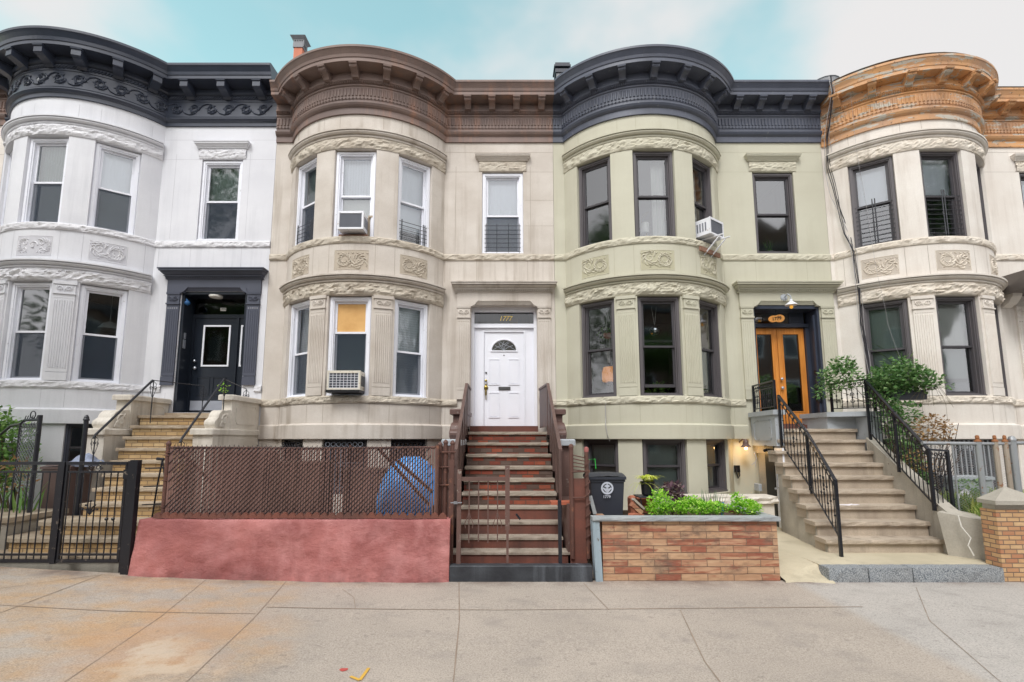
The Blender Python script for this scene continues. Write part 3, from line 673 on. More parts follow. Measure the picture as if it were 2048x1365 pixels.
def build_house(h):
    h.pos = make_pos(h); dz = h.dz; k = h.k; st, rk = 'stone%d' % k, 'rock%d' % k; h.joint = 'joint%d' % k
    root = thing('row_house', h.label, 'row house', ((h.x0+h.x1)/2, D, dz), 'row houses with rounded bays'); h.root = root
    bay = [(-48.6, -25.6), (-12.5, 12.5), (25.6, 48.6)]; xd, xw = h.xd, h.xw
    ops = [(a, b, 5.93, 7.82, .17) for a, b in bay] + [(a, b, 2.73, 4.73, .17) for a, b in bay] + [(a, b, .86, 1.92, .2) for a, b in bay]
    ops += [(TR(h, xw-.46), TR(h, xw+.46), 5.97, 7.87, .17), (TR(h, xd-.72), TR(h, xd+.72), 2.16, 4.80, .42)]
    mb = MB(); wall(h, mb, ops, -.35, 9.72)
    # party walls, rear wall and parapet back
    z0, z1 = -.35+dz, 9.72+dz
    for x in (h.x0+.003, h.x1-.003): mb.add([(x,D-.0,z0),(x,21,z0),(x,21,z1),(x,D-.0,z1)], [(0,1,2,3)])
    mb.add([(h.x0,21,z0),(h.x1,21,z0),(h.x1,21,z1),(h.x0,21,z1)], [(0,1,2,3)])
    # masonry joints, a hair proud of the wall
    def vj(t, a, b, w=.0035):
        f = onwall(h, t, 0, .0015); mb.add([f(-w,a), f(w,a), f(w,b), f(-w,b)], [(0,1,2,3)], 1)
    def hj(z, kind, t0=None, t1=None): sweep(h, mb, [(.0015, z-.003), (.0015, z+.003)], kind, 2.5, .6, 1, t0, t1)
    for t in (-55, -24.8, -13.6, 13.6, 24.8, 55): vj(t, 5.12, 5.78)
    for t in (-50, -24, -13, 13, 24, 50): vj(t, 2.22, 2.58); vj(t+3, 8.23, 8.55)
    for x in (xd-.95+.35, xd+.52, xd-1.3): vj(TR(h, x), 5.30, 5.80)
    for x in (xw-1.05, xw+.62): vj(TR(h, x), 6.0, 8.0) if k in (1, 2) else None
    for x in (xd-1.25, xd-.9): vj(TR(h, x), 1.95, 2.58)
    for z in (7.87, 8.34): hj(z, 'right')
    if k in (2, 4):
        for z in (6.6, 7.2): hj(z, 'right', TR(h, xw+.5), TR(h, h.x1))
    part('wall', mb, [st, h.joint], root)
    # courses
    mb = MB()
    sweep(h, mb, [(-.02,8.065),(.035,8.065),(.045,8.095),(.025,8.098),(.025,8.11),(.07,8.118),(.095,8.145),(.10,8.165),(.075,8.168),(.075,8.178),(.115,8.182),(.115,8.212),(.09,8.225),(-.02,8.235)], 'bay'); part('moulded_course', mb, st, root); mb = MB()
    sweep(h, mb, [(-.02,5.0),(.05,5.0),(.06,5.025),(.035,5.028),(.035,5.04),(.085,5.046),(.115,5.072),(.12,5.09),(.095,5.093),(.095,5.102),(.145,5.106),(.145,5.135),(-.02,5.155)], 'bay'); part('moulded_course', mb, st, root); mb = MB()
    sweep(h, mb, [(-.02,1.90),(.06,1.90),(.065,1.91),(.065,2.17),(.035,2.195),(-.02,2.21)], 'all', t0=-100, t1=TR(h, xd-1.0))
    part('base_course', mb, st, root)
    mb = MB(); rock(h, mb, 'bay', 7.83, 8.07, .02, .075, seed=k); part('rock_faced_lintel_course', mb, rk, root); mb = MB()
    rock(h, mb, 'bay', 4.74, 5.0, .025, .10, seed=k+5); part('rock_faced_lintel_course', mb, rk, root)
    mb = MB(); rock(h, mb, 'all', 5.80, 5.94, .03, .055, seed=k+9, fl=.05); part('rock_faced_sill_course', mb, rk, root); mb = MB(); rock(h, mb, 'all', 2.59, 2.735, .03, .06, t0=-100, t1=TR(h, xd-1.0), seed=k+12, fl=.05); part('rock_faced_sill_course', mb, rk, root); mb = MB()
    rock(h, mb, 'right', 2.59, 2.735, .03, .06, t0=TR(h, xd+1.0), t1=TR(h, h.x1), seed=k+12, fl=.05)
    part('rock_faced_sill_course', mb, rk, root)
    mb = MB(); rock(h, mb, 'right', 7.885, 8.12, .02, .06, t0=TR(h, xw-.53), t1=TR(h, xw+.53), seed=k+20)
    f = onwall(h, TR(h, xw), 0, 0)
    part('window_lintel', mb, rk, root)
    def slab(mb, x0, x1, z0, z1, d0, d1, c0=0, c1=0, mi=0):   # moulding slab on the flat wall with splayed ends
        mb.hexa([(x0-c0,D-d0,z0+dz),(x1+c0,D-d0,z0+dz),(x1+c0,D+.02,z0+dz),(x0-c0,D+.02,z0+dz),(x0-c1,D-d1,z1+dz),(x1+c1,D-d1,z1+dz),(x1+c1,D+.02,z1+dz),(x0-c1,D+.02,z1+dz)], mi)
    mb = MB(); slab(mb, xw-.56, xw+.56, 8.12, 8.15, .04, .05); slab(mb, xw-.56, xw+.56, 8.15, 8.20, .06, .10, .01, .05); slab(mb, xw-.61, xw+.61, 8.20, 8.235, .115, .12); slab(mb, xw-.62, xw+.62, 8.235, 8.25, .13, .13)
    part('window_cap', mb, st, root)
    # carved panels between the storeys
    for i, (t, w) in enumerate(((-37, .62), (0, .68), (37, .62))): panel(h, 'carved_panel', t, 5.45, w, .40, k*7+i*3+(1 if i != 1 else 2), rk, root, 1 if (k == 1 and i == 1) else 0)
    # pilasters between the lower windows
    for t in (-19, 19):
        mb = MB(); f = onwall(h, t, 0, 0); w = .17 if k != 1 else .175
        def bx(a, b, z0, z1, d, mi=0):
            us = [a+(b-a)*i/3 for i in range(4)]
            for i in range(3):
                mb.add([f(us[i],z0,-.01), f(us[i+1],z0,-.01), f(us[i+1],z1,-.01), f(us[i],z1,-.01), f(us[i],z0,d), f(us[i+1],z0,d), f(us[i+1],z1,d), f(us[i],z1,d)], [(4,5,6,7),(0,1,5,4),(1,2,6,5),(2,3,7,6),(3,0,4,7)], mi)
        bx(-w, w, 2.74, 2.90, .035); bx(-w, w, 2.91, 4.47, .028); bx(-w-.012, w+.012, 4.47, 4.495, .05); bx(-w, w, 4.50, 4.665, .03); bx(-w-.02, w+.02, 4.67, 4.735, .05)
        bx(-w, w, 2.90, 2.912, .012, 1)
        for i in range(8):                            # flutes read as rounded ribs
            u = -w+.035+(2*w-.07)*i/7; stroke(mb, onwall(h, t, 0, .028), [(u, 2.98), (u, 3.0), (u, 4.34), (u, 4.36)], [.004, .010, .010, .004], 1.0)
            mb.add([onwall(h, t, 0, .0285)(u+a, 4.38+b) for a, b in ((-.008, 0), (.008, 0), (.008, .016), (-.008, .016))], [(0,1,2,3)], 1)
        f2 = onwall(h, t, 4.582, .03)
        for g in (-1, 1):
            stroke(mb, f2, [(g*(.075+.05*math.cos(g*q*.55)), .05*math.sin(q*.55)*(1-q/18)) for q in range(14)], [.012-.0004*q for q in range(14)], 1.2)
            for q in range(4): stroke(mb, f2, [(g*.03*q, -.06), (g*(.03*q+.02), .0), (g*(.03*q+.05), .06)], [.004, .011, .004], 1.3)
        part('pilaster', mb, [st, h.joint], root)
    # door surround
    sm = 'surround1' if k == 1 else st
    mb = MB()
    for s in (-1, 1):
        a, b = sorted((xd+s*.735, xd+s*1.005))
        slab(mb, a, b, 2.74, 2.93, .05, .05); slab(mb, a, b, 2.94, 4.50, .04, .04); slab(mb, a-.01, b+.01, 4.50, 4.53, .065, .065); slab(mb, a, b, 4.53, 4.72, .045, .045); slab(mb, a-.012, b+.012, 4.72, 4.765, .06, .065)
        for i in range(5 if k != 4 else 5):
            u = a+.04+(b-a-.08)*i/4; mb.tube([(u, D-.038, 3.02+dz), (u, D-.038, 4.38+dz)], .012, 6)
            mb.box(u-.009, u+.009, D-.0425, D-.03, 4.41+dz, 4.43+dz, 1)
        f2 = onwall(h, TR(h, (a+b)/2), 4.625, .045)
        for g in (-1, 1):
            stroke(mb, f2, [(g*(.06+.045*math.cos(q*.55)), .05*math.sin(q*.55)*(1-q/18)) for q in range(14)], [.011]*14, 1.2)
            for q in range(3): stroke(mb, f2, [(g*.03*q, -.07), (g*(.03*q+.02), .0), (g*(.03*q+.04), .07)], [.004, .011, .004], 1.3)
    slab(mb, xd-1.02, xd+1.02, 4.885, 5.06, .045, .045)
    for s in (-1, 1): slab(mb, *sorted((xd+s*1.02, xd+s*.64)), 4.765, 4.885, .045, .045)
    mb.add([(xd-.64,D-.045,4.885+dz),(xd+.64,D-.045,4.885+dz),(xd+.64,D-.0,4.80+dz),(xd-.64,D-.0,4.80+dz)], [(0,1,2,3)])
    for s in (-1, 1): mb.hexa([(xd+s*.64,D-.06,4.79+dz),(xd+s*.74,D-.06,4.74+dz),(xd+s*.74,D,4.74+dz),(xd+s*.64,D,4.79+dz),(xd+s*.56,D-.06,4.885+dz),(xd+s*.7,D-.06,4.87+dz),(xd+s*.7,D,4.87+dz),(xd+s*.56,D,4.885+dz)])
    for s in range(26): mb.box(xd-.53+s*.042, xd-.51+s*.042, D-.06, D-.04, 4.87+dz, 4.888+dz)
    slab(mb, xd-1.06, xd+1.06, 5.06, 5.085, .06, .07)
    x = xd-1.05
    while x < xd+1.04: mb.box(x, x+.022, D-.10, D-.05, 5.085+dz, 5.115+dz); x += .04
    slab(mb, xd-1.07, xd+1.07, 5.115, 5.135, .12, .12); slab(mb, xd-1.05, xd+1.05, 5.135, 5.148, .09, .09); slab(mb, xd-1.07, xd+1.07, 5.148, 5.195, .13, .19, .0, .04); slab(mb, xd-1.08, xd+1.08, 5.195, 5.207, .16, .16); slab(mb, xd-1.125, xd+1.125, 5.207, 5.245, .22, .22); slab(mb, xd-1.145, xd+1.145, 5.245, 5.27, .24, .24)
    part('door_surround', mb, [sm, h.joint], root)
    cornice(h, root, h.corn or 'corn%d' % k)
    # roof sheet behind the cornice
    mb = MB(); ts = stations(h, 'all', 6, 1); a = [h.pos(t, .3)+(9.74+dz,) for t in ts]; b = [(p[0], 21, 9.3+dz) for p in a]; n = len(a)
    mb.add(a+b, [(i, i+1, n+i+1, n+i) for i in range(n-1)]); part('roof', mb, 'roof', root)
    # rooms behind the windows
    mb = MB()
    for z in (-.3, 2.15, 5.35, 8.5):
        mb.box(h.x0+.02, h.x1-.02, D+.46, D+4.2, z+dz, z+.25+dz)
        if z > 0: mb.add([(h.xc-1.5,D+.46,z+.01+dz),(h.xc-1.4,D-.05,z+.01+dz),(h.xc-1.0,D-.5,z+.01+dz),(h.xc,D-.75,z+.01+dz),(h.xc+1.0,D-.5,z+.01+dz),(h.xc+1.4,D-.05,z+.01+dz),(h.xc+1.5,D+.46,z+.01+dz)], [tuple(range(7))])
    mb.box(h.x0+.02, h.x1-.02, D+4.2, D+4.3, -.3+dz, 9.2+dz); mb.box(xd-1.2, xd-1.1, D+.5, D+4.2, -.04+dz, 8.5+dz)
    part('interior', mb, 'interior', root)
    # windows
    h.win = {}
    for row, z0, z1 in (('u', 5.93, 7.82), ('l', 2.73, 4.73), ('b', .86, 1.92)):
        for i, (a, b) in enumerate(bay):
            kw = dict(h.wk.get('*', {})); kw.update(h.wk.get(row, {})); kw.update(h.wk.get(row+str(i), {}))
            fm_, sm_ = kw.pop('fm', h.fm), kw.pop('sm', h.sm); h.win[row+str(i)] = window(h, root, h.pos(a, -.07), h.pos(b, -.07), z0, z1-.01, fm_, sm_, **kw)
    kw = dict(h.wk.get('*', {})); kw.update(h.wk.get('u', {})); kw.update(h.wk.get('f', {}))
    h.win['f'] = window(h, root, (xw-.46, D+.05), (xw+.46, D+.05), 5.97, 7.86, h.fm, h.sm, **kw)
    return root

H1 = House(); H1.x0, H1.x1, H1.xc, H1.dz, H1.xw, H1.xd, H1.k = -11.3, -5.16, -9.42, .30, -6.35, -6.31, 1
H1.cz = -.05; H1.label = 'pale grey painted row house with glossy black cornice and black front door'; H1.style = 'rinceau'; H1.fm = H1.sm = 'white_frame'; H1.brk = (-7.11, -6.29, -5.5)
H1.wk = {'*': dict(screen=True), 'u1': dict(upper='blind_grey', lower='blind_grey'), 'u2': dict(upper='blind_white', lower='blind_grey'), 'f': dict(upper='blind_grey'),
         'u0': dict(upper='blind_grey', lower='blind_grey'), 'l': dict(glass='glass_dark'), 'b': dict(screen=False, rail=.55, fm='surround1', sm='dark_sash', cas=.035)}
H2 = House(); H2.x0, H2.x1, H2.xc, H2.dz, H2.xw, H2.xd, H2.k = -5.155, 1.105, -3.05, 0, -.03, 0, 2
H2.label = 'beige limestone row house with brown cornice and white front door'; H2.style = 'flute'; H2.fm = H2.sm = 'white_frame'; H2.brk = (-.81, -.27, .28, .84)
H2.wk = {'*': dict(screen=True), 'u0': dict(upper='blind_grey', guard=(5.98, 6.4, 6, 'mid')), 'u1': dict(upper='blind_white', lower='curtain', screen=False), 'u2': dict(upper='blind_white', lower='blind_white', lowfrac=.62, screen=False, guard=(5.98, 6.4, 6, 'mid')),
         'f': dict(upper='blind_white', lower='blind_white', guard=(6.02, 6.62, 7, 'wide'), rail=.48), 'l0': dict(upper='blind_slat', lower='blind_slat', rail=.46), 'l1': dict(board=True, rail=.64, lower='blind_grey', lift=.0), 'l2': dict(upper='blind_slat', lower='blind_slat', rail=.47),
         'b': dict(screen=False, fm='dark_sash', sm='dark_sash', cas=.04)}
H3 = House(); H3.x0, H3.x1, H3.xc, H3.dz, H3.xw, H3.xd, H3.k = 1.11, 7.175, 3.07, 0, 6.04, 6.13, 3
H3.label = 'sage green painted row house with charcoal cornice and orange wooden double door'; H3.style = 'flute'; H3.fm = 'dark_frame'; H3.sm = 'dark_sash'; H3.brk = (5.23, 5.75, 6.30, 6.84)
H3.wk = {'*': dict(cas=.075), 'u0': dict(), 'u1': dict(curtain=(.55, .95)), 'u2': dict(curtain=(.0, .9), lower=None), 'f': dict(), 'l0': dict(), 'l1': dict(lift=.14), 'l2': dict(lower='blind_grey', lowfrac=.8), 'b': dict(upper='blind_grey', rail=.5, lower='blind_grey')}
H4 = House(); H4.x0, H4.x1, H4.xc, H4.dz, H4.xw, H4.xd, H4.k = 7.18, 13.3, 8.98, 0, 12.05, 12.1, 4
H4.cz, H4.cs = -.11, .72; H4.label = 'off-white limestone row house with peeling orange cornice'; H4.style = 'flute'; H4.fm = 'dark_frame'; H4.sm = 'dark_sash'; H4.brk = (11.25, 11.8, 12.35, 12.9)
H4.wk = {'*': dict(cas=.075), 'u': dict(upper='blind_white', lower=None), 'u0': dict(upper='blind_white', guard=(6.05, 6.85, 9, 'twin')), 'u1': dict(upper='blind_white', guard=(6.05, 6.85, 9, 'twin')), 'l': dict(upper='curtain', lower='blind_grey', lowfrac=.7), 'l0': dict(upper='blind_grey'), 'b': dict()}
H0 = House(); H0.x0, H0.x1, H0.xc, H0.dz, H0.xw, H0.xd, H0.k = -17.6, -11.305, -15.5, .42, -12.45, -12.4, 4
H0.label = 'off-white row house with brown cornice, cut off at the far left edge'; H0.style = 'flute'; H0.fm = 'dark_frame'; H0.sm = 'dark_sash'; H0.brk = (-13.2, -12.6, -12.1, -11.6); H0.corn = 'corn2'; H0.wk = {'*': dict(upper='blind_white')}
for h in (H1, H2, H3, H4, H0): build_house(h)
# ------------------------------------------------------------------ ground
def gz(x, y): return .1+.014*(y-6.67)+.0055*max(0, -1-x)**2
def sidewalkmat():
    m, t, p = newmat('sidewalk_concrete')
    c = N(t, 'ShaderNodeTexCoord'); s = N(t, 'ShaderNodeSeparateXYZ'); t.links.new(c.outputs['Object'], s.inputs[0])
    big = noise_node(t, .55, (1, 1, 1), 5, .6); col = mixc(t, rng(t, big, .35, .65), srgb(182,171,160), srgb(166,156,146))
    # warmer, stained old slabs to the left, cooler new slabs to the right
    ed = noise_node(t, .9, (1, 1, 1), 4, .6, (4, 4, 0)); a = N(t, 'ShaderNodeMath', operation='ADD'); t.links.new(s.outputs[0], a.inputs[0]); t.links.new(rng(t, ed, 0, 1, -1.6, 1.6), a.inputs[1])
    st = noise_node(t, 1.3, (1, 1.6, 1), 6, .62, (1, 7, 0)); q = N(t, 'ShaderNodeMath', operation='MULTIPLY'); t.links.new(rng(t, a.outputs[0], -1.9, -3.0), q.inputs[0]); t.links.new(rng(t, st, .40, .62, 0, .75), q.inputs[1])
    col = mixc(t, q.outputs[0], col, srgb(186,152,112))
    col = mixc(t, rng(t, s.outputs[0], 3.6, 3.75, 0, .8), col, mixc(t, rng(t, big, .3, .7), srgb(186,182,178), srgb(172,169,166)))
    sp_ = noise_node(t, 75, (1, 1, 1), 2, .8); col = mixc(t, rng(t, sp_, .50, .66, 0, .55), col, srgb(110,104,98)); col = mixc(t, rng(t, sp_, .42, .30, 0, .45), col, srgb(214,206,196))
    sp2 = noise_node(t, 28, (1, 1, 1), 3, .7, (5,5,5)); col = mixc(t, rng(t, sp2, .58, .72, 0, .4), col, srgb(120,112,106))
    d = noise_node(t, 2.6, (1, 1.4, 1), 6, .65, (8, 3, 0)); col = mixc(t, rng(t, d, .52, .72, 0, .4), col, srgb(132,126,122))
    # grime gathered along the foot of the walls
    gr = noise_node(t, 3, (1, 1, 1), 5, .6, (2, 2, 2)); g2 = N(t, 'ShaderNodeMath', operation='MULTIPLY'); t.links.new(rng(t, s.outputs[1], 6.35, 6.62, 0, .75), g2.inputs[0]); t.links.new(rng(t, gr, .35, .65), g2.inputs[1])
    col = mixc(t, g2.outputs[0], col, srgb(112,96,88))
    def_ = N(t, 'ShaderNodeVectorMath', operation='DISTANCE'); wob = N(t, 'ShaderNodeVectorMath', operation='ADD'); wz = noise_node(t, 2.2, (1, 1, 1), 5, .65, (6, 1, 0)); cw = N(t, 'ShaderNodeCombineXYZ'); t.links.new(rng(t, wz, 0, 1, -1.2, 1.2), cw.inputs[0]); t.links.new(rng(t, wz, 0, 1, 1.0, -1.0), cw.inputs[1])
    t.links.new(c.outputs['Object'], wob.inputs[0]); t.links.new(cw.outputs[0], wob.inputs[1]); t.links.new(wob.outputs[0], def_.inputs[0]); def_.inputs[1].default_value = (-3.05, 4.75, 0)
    col = mixc(t, rng(t, def_.outputs['Value'], 1.1, .3, 0, .4), col, srgb(190,140,94))
    def2 = N(t, 'ShaderNodeVectorMath', operation='DISTANCE'); t.links.new(wob.outputs[0], def2.inputs[0]); def2.inputs[1].default_value = (-2.75, 4.25, 0)
    col = mixc(t, rng(t, def2.outputs['Value'], .45, .15, 0, .6), col, srgb(206,190,170))
    t.links.new(col, p.inputs['Base Color']); p.inputs['Roughness'].default_value = .88
    gum = noise_node(t, 9, (1, 1, 1), 1, .3, (3, 9, 0)); gc = mixc(t, rng(t, gum, .735, .76, 0, .28), col, srgb(104,98,94)); t.links.new(gc, p.inputs['Base Color'])
    n1 = bump(t, p, noise_node(t, 60, (1, 1, 1), 4, .75), .5, .005); bump(t, p, noise_node(t, 3, (1, 1, 1), 4, .6), .15, .02, n1); return m
M['sidewalk'] = sidewalkmat()
mb = MB(); xs = [-16+.5*i for i in range(65)]; ys = [-1.2, 0, 2, 3, 4, 5, 6, 6.7]
mb.add([(x, y, gz(x, y)) for x in xs for y in ys], [(i*8+k, (i+1)*8+k, (i+1)*8+k+1, i*8+k+1) for i in range(64) for k in range(7)])
structure('sidewalk', mb, 'sidewalk', True)
mb = MB(); mb.box(-16, 16, -1.38, -1.2, -.2, -.02); structure('kerb', mb, 'granite')
mb = MB(); mb.add([(-300, -300, -.16), (300, -300, -.16), (300, 300, -.16), (-300, 300, -.16)], [(0,1,2,3)]); structure('ground', mb, 'asphalt')
mb = MB(); mb.add([(-16, 6.7, .12), (16, 6.7, .12), (16, 10.7, .16), (-16, 10.7, .16)], [(0,1,2,3)]); structure('front_yard_ground', mb, 'yard')
# control joints and one paint mark in the paving
M['groove'] = paint('paving_groove', srgb(146,130,116), .95, .2, 0)
def groove(mb, pts, w=.004):
    for (a, b) in zip(pts, pts[1:]):
        a, b = Vector(a+(0,)), Vector(b+(0,)); d = (b-a).normalized(); s = Vector((-d.y, d.x, 0)); n = 10
        for i in range(n):
            p, q = a.lerp(b, i/n), a.lerp(b, (i+1)/n); ww = w*(.7+.6*random.random())
            mb.add([(c.x+s.x*k*ww, c.y+s.y*k*ww, gz(c.x, c.y)+.004) for c, k in ((p, -1), (q, -1), (q, 1), (p, 1))], [(0,1,2,3)])
mb = MB()
for x, x2, y1 in ((-5.1, -5.0, 6.62), (-3.75, -3.2, 6.55), (-2.75, -2.33, 6.6), (-.57, -.35, 6.6), (5.05, 3.50, 6.4), (7.0, 6.9, 6.6)):
    groove(mb, [(x, y1), ((x+x2)/2+.01, 5.3), (x2, 3.4)], .005 if x not in (-3.75, 5.05) else .003)
groove(mb, [(1.0, 6.55), (1.12, 5.6)], .005); groove(mb, [(1.88, 5.6), (1.66, 4.4), (1.6, 3.4)], .005)
groove(mb, [(-9, 5.55), (-4, 5.42), (-2.58, 5.45)], .006); groove(mb, [(-2.56, 5.65), (0, 5.6), (3.9, 5.7)], .007)
groove(mb, [(-1.6, 5.65), (-1.72, 6.0), (-1.95, 6.3)], .003)
groove(mb, [(-6.2, 5.42), (-5.1, 6.6)], .004)
structure('paving_joints', mb, 'groove')
mb = MB()
for a, b, w in (((-1.19, 4.13), (-1.10, 4.07), .013), ((-1.10, 4.07), (-1.085, 4.27), .013)):
    a, b = Vector(a+(0,)), Vector(b+(0,)); d = (b-a).normalized(); s = Vector((-d.y, d.x, 0))
    mb.add([(c.x+s.x*k*w, c.y+s.y*k*w, gz(c.x, c.y)+.008) for c, k in ((a, -1), (b, -1), (b, 1), (a, 1))], [(0,1,2,3)])
M['yellow_paint'] = paint('yellow_marking_paint', srgb(214,170,74), .8, .15, 0); M['red_paint'] = paint('red_marking_paint', srgb(190,84,78), .8, .15, 0)
structure('yellow_paint_mark', mb, 'yellow_paint')
mb = MB(); mb.add([(-1.28+.035*math.cos(q), 4.25+.028*math.sin(q)*(1+.2*math.sin(3*q)), gz(-1.2, 4.1)+.006) for q in [i*.52 for i in range(12)]], [tuple(range(12))]); structure('red_paint_mark', mb, 'red_paint')

# ------------------------------------------------------------------ foliage helpers
def clump(mb, c, rx, ry, rz, n, L, up=.3, seed=0, droop=0.0, surf=.5):
    rr = random.Random(seed)
    for i in range(n):
        while True:
            v = Vector((rr.uniform(-1, 1), rr.uniform(-1, 1), rr.uniform(-1, 1)))
            if surf*.6 < v.length < 1: break
        p = Vector(c)+Vector((v.x*rx, v.y*ry, v.z*rz))
        d = Vector((rr.gauss(0, 1)+v.x, rr.gauss(0, 1)+v.y, rr.gauss(0, .7)+v.z*.5+up-droop)); l = L*rr.uniform(.6, 1.3)
        mb.leaf(p, d, Vector((rr.uniform(-.4, .4), rr.uniform(-.4, .4), 1)), l, l*.33, rr.uniform(.05, .5))
def stems(mb, base, tips, r=.008):
    for tp in tips:
        a, b = Vector(base), Vector(tp); m_ = a.lerp(b, .5)+Vector((random.uniform(-.05, .05), random.uniform(-.05, .05), .08)); mb.tube([a, m_, b], [r, r*.7, r*.35], 5)
def blades(mb, c, n, L, spread, w=.008, seed=0, droop=.6, up=1.0, rx=.05, ry=.05):
    rr = random.Random(seed)
    for i in range(n):
        a = rr.uniform(0, 2*PI); l = L*rr.uniform(.6, 1.15); s = spread*rr.uniform(.3, 1.1)
        p0 = Vector(c)+Vector((rr.uniform(-rx, rx), rr.uniform(-ry, ry), 0)); d = Vector((math.cos(a), math.sin(a), 0)); sd_ = Vector((-d.y, d.x, 0))
        pts = [p0+d*(s*l*k)+Vector((0, 0, l*up*(k-droop*k*k))) for k in (0, .3, .6, .85, 1)]; ws = [w*.6, w, w*.9, w*.5, w*.05]
        vs = []
        for q, ww in zip(pts, ws): vs += [q-sd_*ww, q+sd_*ww]
        mb.add(vs, [(2*k, 2*k+1, 2*k+3, 2*k+2) for k in range(4)])

# ------------------------------------------------------------------ stoops
def rocky_slab(mb, x0, x1, y0, y1, z0, z1, mi=0, sk=0, amp=.012, seed=0):
    """tread slab with a broken front edge; sk shears the back in x"""
    n = max(6, int((x1-x0)/.07)); vs = []
    for i in range(n+1):
        x = x0+(x1-x0)*i/n
        for zz, a in ((z0, .0), (z0+(z1-z0)*.35, 1), (z0+(z1-z0)*.75, .9), (z1, .3)):
            e = amp*a*(nz3(x*9+seed, zz*20, seed*3.3)+.3); vs.append((x, y0-e, zz+(amp*.25*nz3(x*7, seed, 5) if zz == z1 else 0)))
        vs.append((x+sk, y1, z1)); vs.append((x+sk, y1, z0))
    fs = [(i*6+k, (i+1)*6+k, (i+1)*6+(k+1) % 6, i*6+(k+1) % 6) for i in range(n) for k in range(6)]
    fs += [tuple(range(6)), tuple(n*6+k for k in reversed(range(6)))]; mb.add(vs, fs, mi)
def scroll_block(mb, x0, x1, y0, y1, z0, z1, mi=0):
    """side scroll of a stoop cheek: volute profile facing sideways"""
    cy, cz, r = (y0+y1)/2+.02, z0+(z1-z0)*.45, (z1-z0)*.5
    poly = [(y0, z0), (y1, z0), (y1, z1)]+[(cy+r*math.cos(a), cz+r*math.sin(a)) for a in [PI*(.45+.08*i) for i in range(7)]]+[(y0-.02, z0+.14), (y0-.035, z0+.08)]
    mb.prism(poly, lambda a, b: (x0, a, b), lambda a, b: (x1, a, b), mi)
    mb.tube([(x0-.004, y0+.03, z0+.09), (x1+.004, y0+.03, z0+.09)], .07, 12, mi)
    for x, s in ((x0, -1), (x1, 1)):
        pts = [(x+s*.012, cy+r*.62*(1-.75*k/14)*math.cos(.5+k*.62), cz+r*.62*(1-.75*k/14)*math.sin(.5+k*.62)) for k in range(15)]; mb.tube(pts, .018, 6, mi)
        for k in range(4): mb.tube([(x+s*.01, y0+.10+.04*k, z0+.03), (x+s*.02, y0+.14+.05*k, z0+.12+.03*k), (x+s*.01, y0+.2+.05*k, z0+.16+.04*k)], .014, 5, mi)

# -- stoop of the pale house
t = thing('stoop', 'tan brick stoop with pale carved limestone cheek walls at the pale grey house', 'stoop', (-6.2, 8.6, .2), 'front stoops')
xl = [-7.05, -6.98, -6.89, -6.79, -6.66, -6.56, -6.48, -6.42, -6.36]
for i in range(9):
    y = 9.70-.27*i; z = 2.36-.2045*i; a = xl[i]+.01; b = -5.53+(.05*max(0, i-3))
    mb = MB(); mb.box(a, b, y, y+.30, z-.2045, z-.055); rocky_slab(mb, a-.03, b+.02, y-.035, y+.27, z-.055, z, 1, .02, .010, i); part('step', mb, ['tanbrick', 'nosing1'], t)
mb = MB(); mb.box(-7.05, -5.53, 9.98, 10.98, 2.15, 2.355); mb.box(-7.02, -5.6, 10.35, 10.99, 2.355, 2.44, 1); part('landing', mb, ['tanbrick', 'nosing1'], t)
for i, (a, z, y) in enumerate(((-6.78, .72, 7.36), (-6.98, .54, 7.12))):       # two flared bottom steps
    mb = MB(); n = 9; pl = [(-5.05, y+.6), (-5.05, y)]+[(a+.28-.28*math.sin(k*PI/2/n), y+.28-.28*math.cos(k*PI/2/n)) for k in range(n+1)]+[(a, y+.6)]
    mb.prism(pl, lambda u, v: (u, v, z-.19), lambda u, v: (u, v, z-.05), 0)
    pl2 = [(-5.02, y+.6), (-5.02, y-.04)]+[(a+.28-.32*math.sin(k*PI/2/n), y+.28-.32*math.cos(k*PI/2/n)) for k in range(n+1)]+[(a-.04, y+.6)]
    mb.prism(pl2, lambda u, v: (u, v, z-.05), lambda u, v: (u, v, z), 1); part('step', mb, ['tanbrick', 'nosing1'], t)
mb = MB(); rocky_slab(mb, -7.55, -4.95, 6.93, 9.6, .28, .352, 0, 0, .012, 3); mb.box(-7.5, -5.0, 6.96, 9.6, .1, .28, 1); part('base_platform', mb, ['nosing1', 'conc3'], t)
for s, (x0, x1) in ((-1, (-7.40, -7.06)), (1, (-5.53, -5.14))):
    mb = MB()
    mb.box(x0+.02, x1-.02, 8.92, 10.58, .1, 1.98); mb.bbox(x0-.02, x1+.01, 8.86, 10.585, 1.98, 2.09, .02)
    q0 = x0+.03 if s < 0 else x0+.17
    mb.box(q0, x1-.03, 9.5, 10.57, 2.09, 2.64); mb.bbox(q0-.05, x1+.02, 9.42, 10.59, 2.64, 2.74, .02); scroll_block(mb, q0-.02, x1-.05, 9.04, 9.5, 2.092, 2.45)
    PP = [(9.72, 2.19), (10.38, 2.19), (10.44, 2.25), (10.44, 2.50), (10.38, 2.56), (9.72, 2.56), (9.66, 2.50), (9.66, 2.25), (9.72, 2.19)]; mb.tube([(x1-.028, a, b) for a, b in PP], .010, 4)
    part('cheek_wall', mb, 'conc1', t)

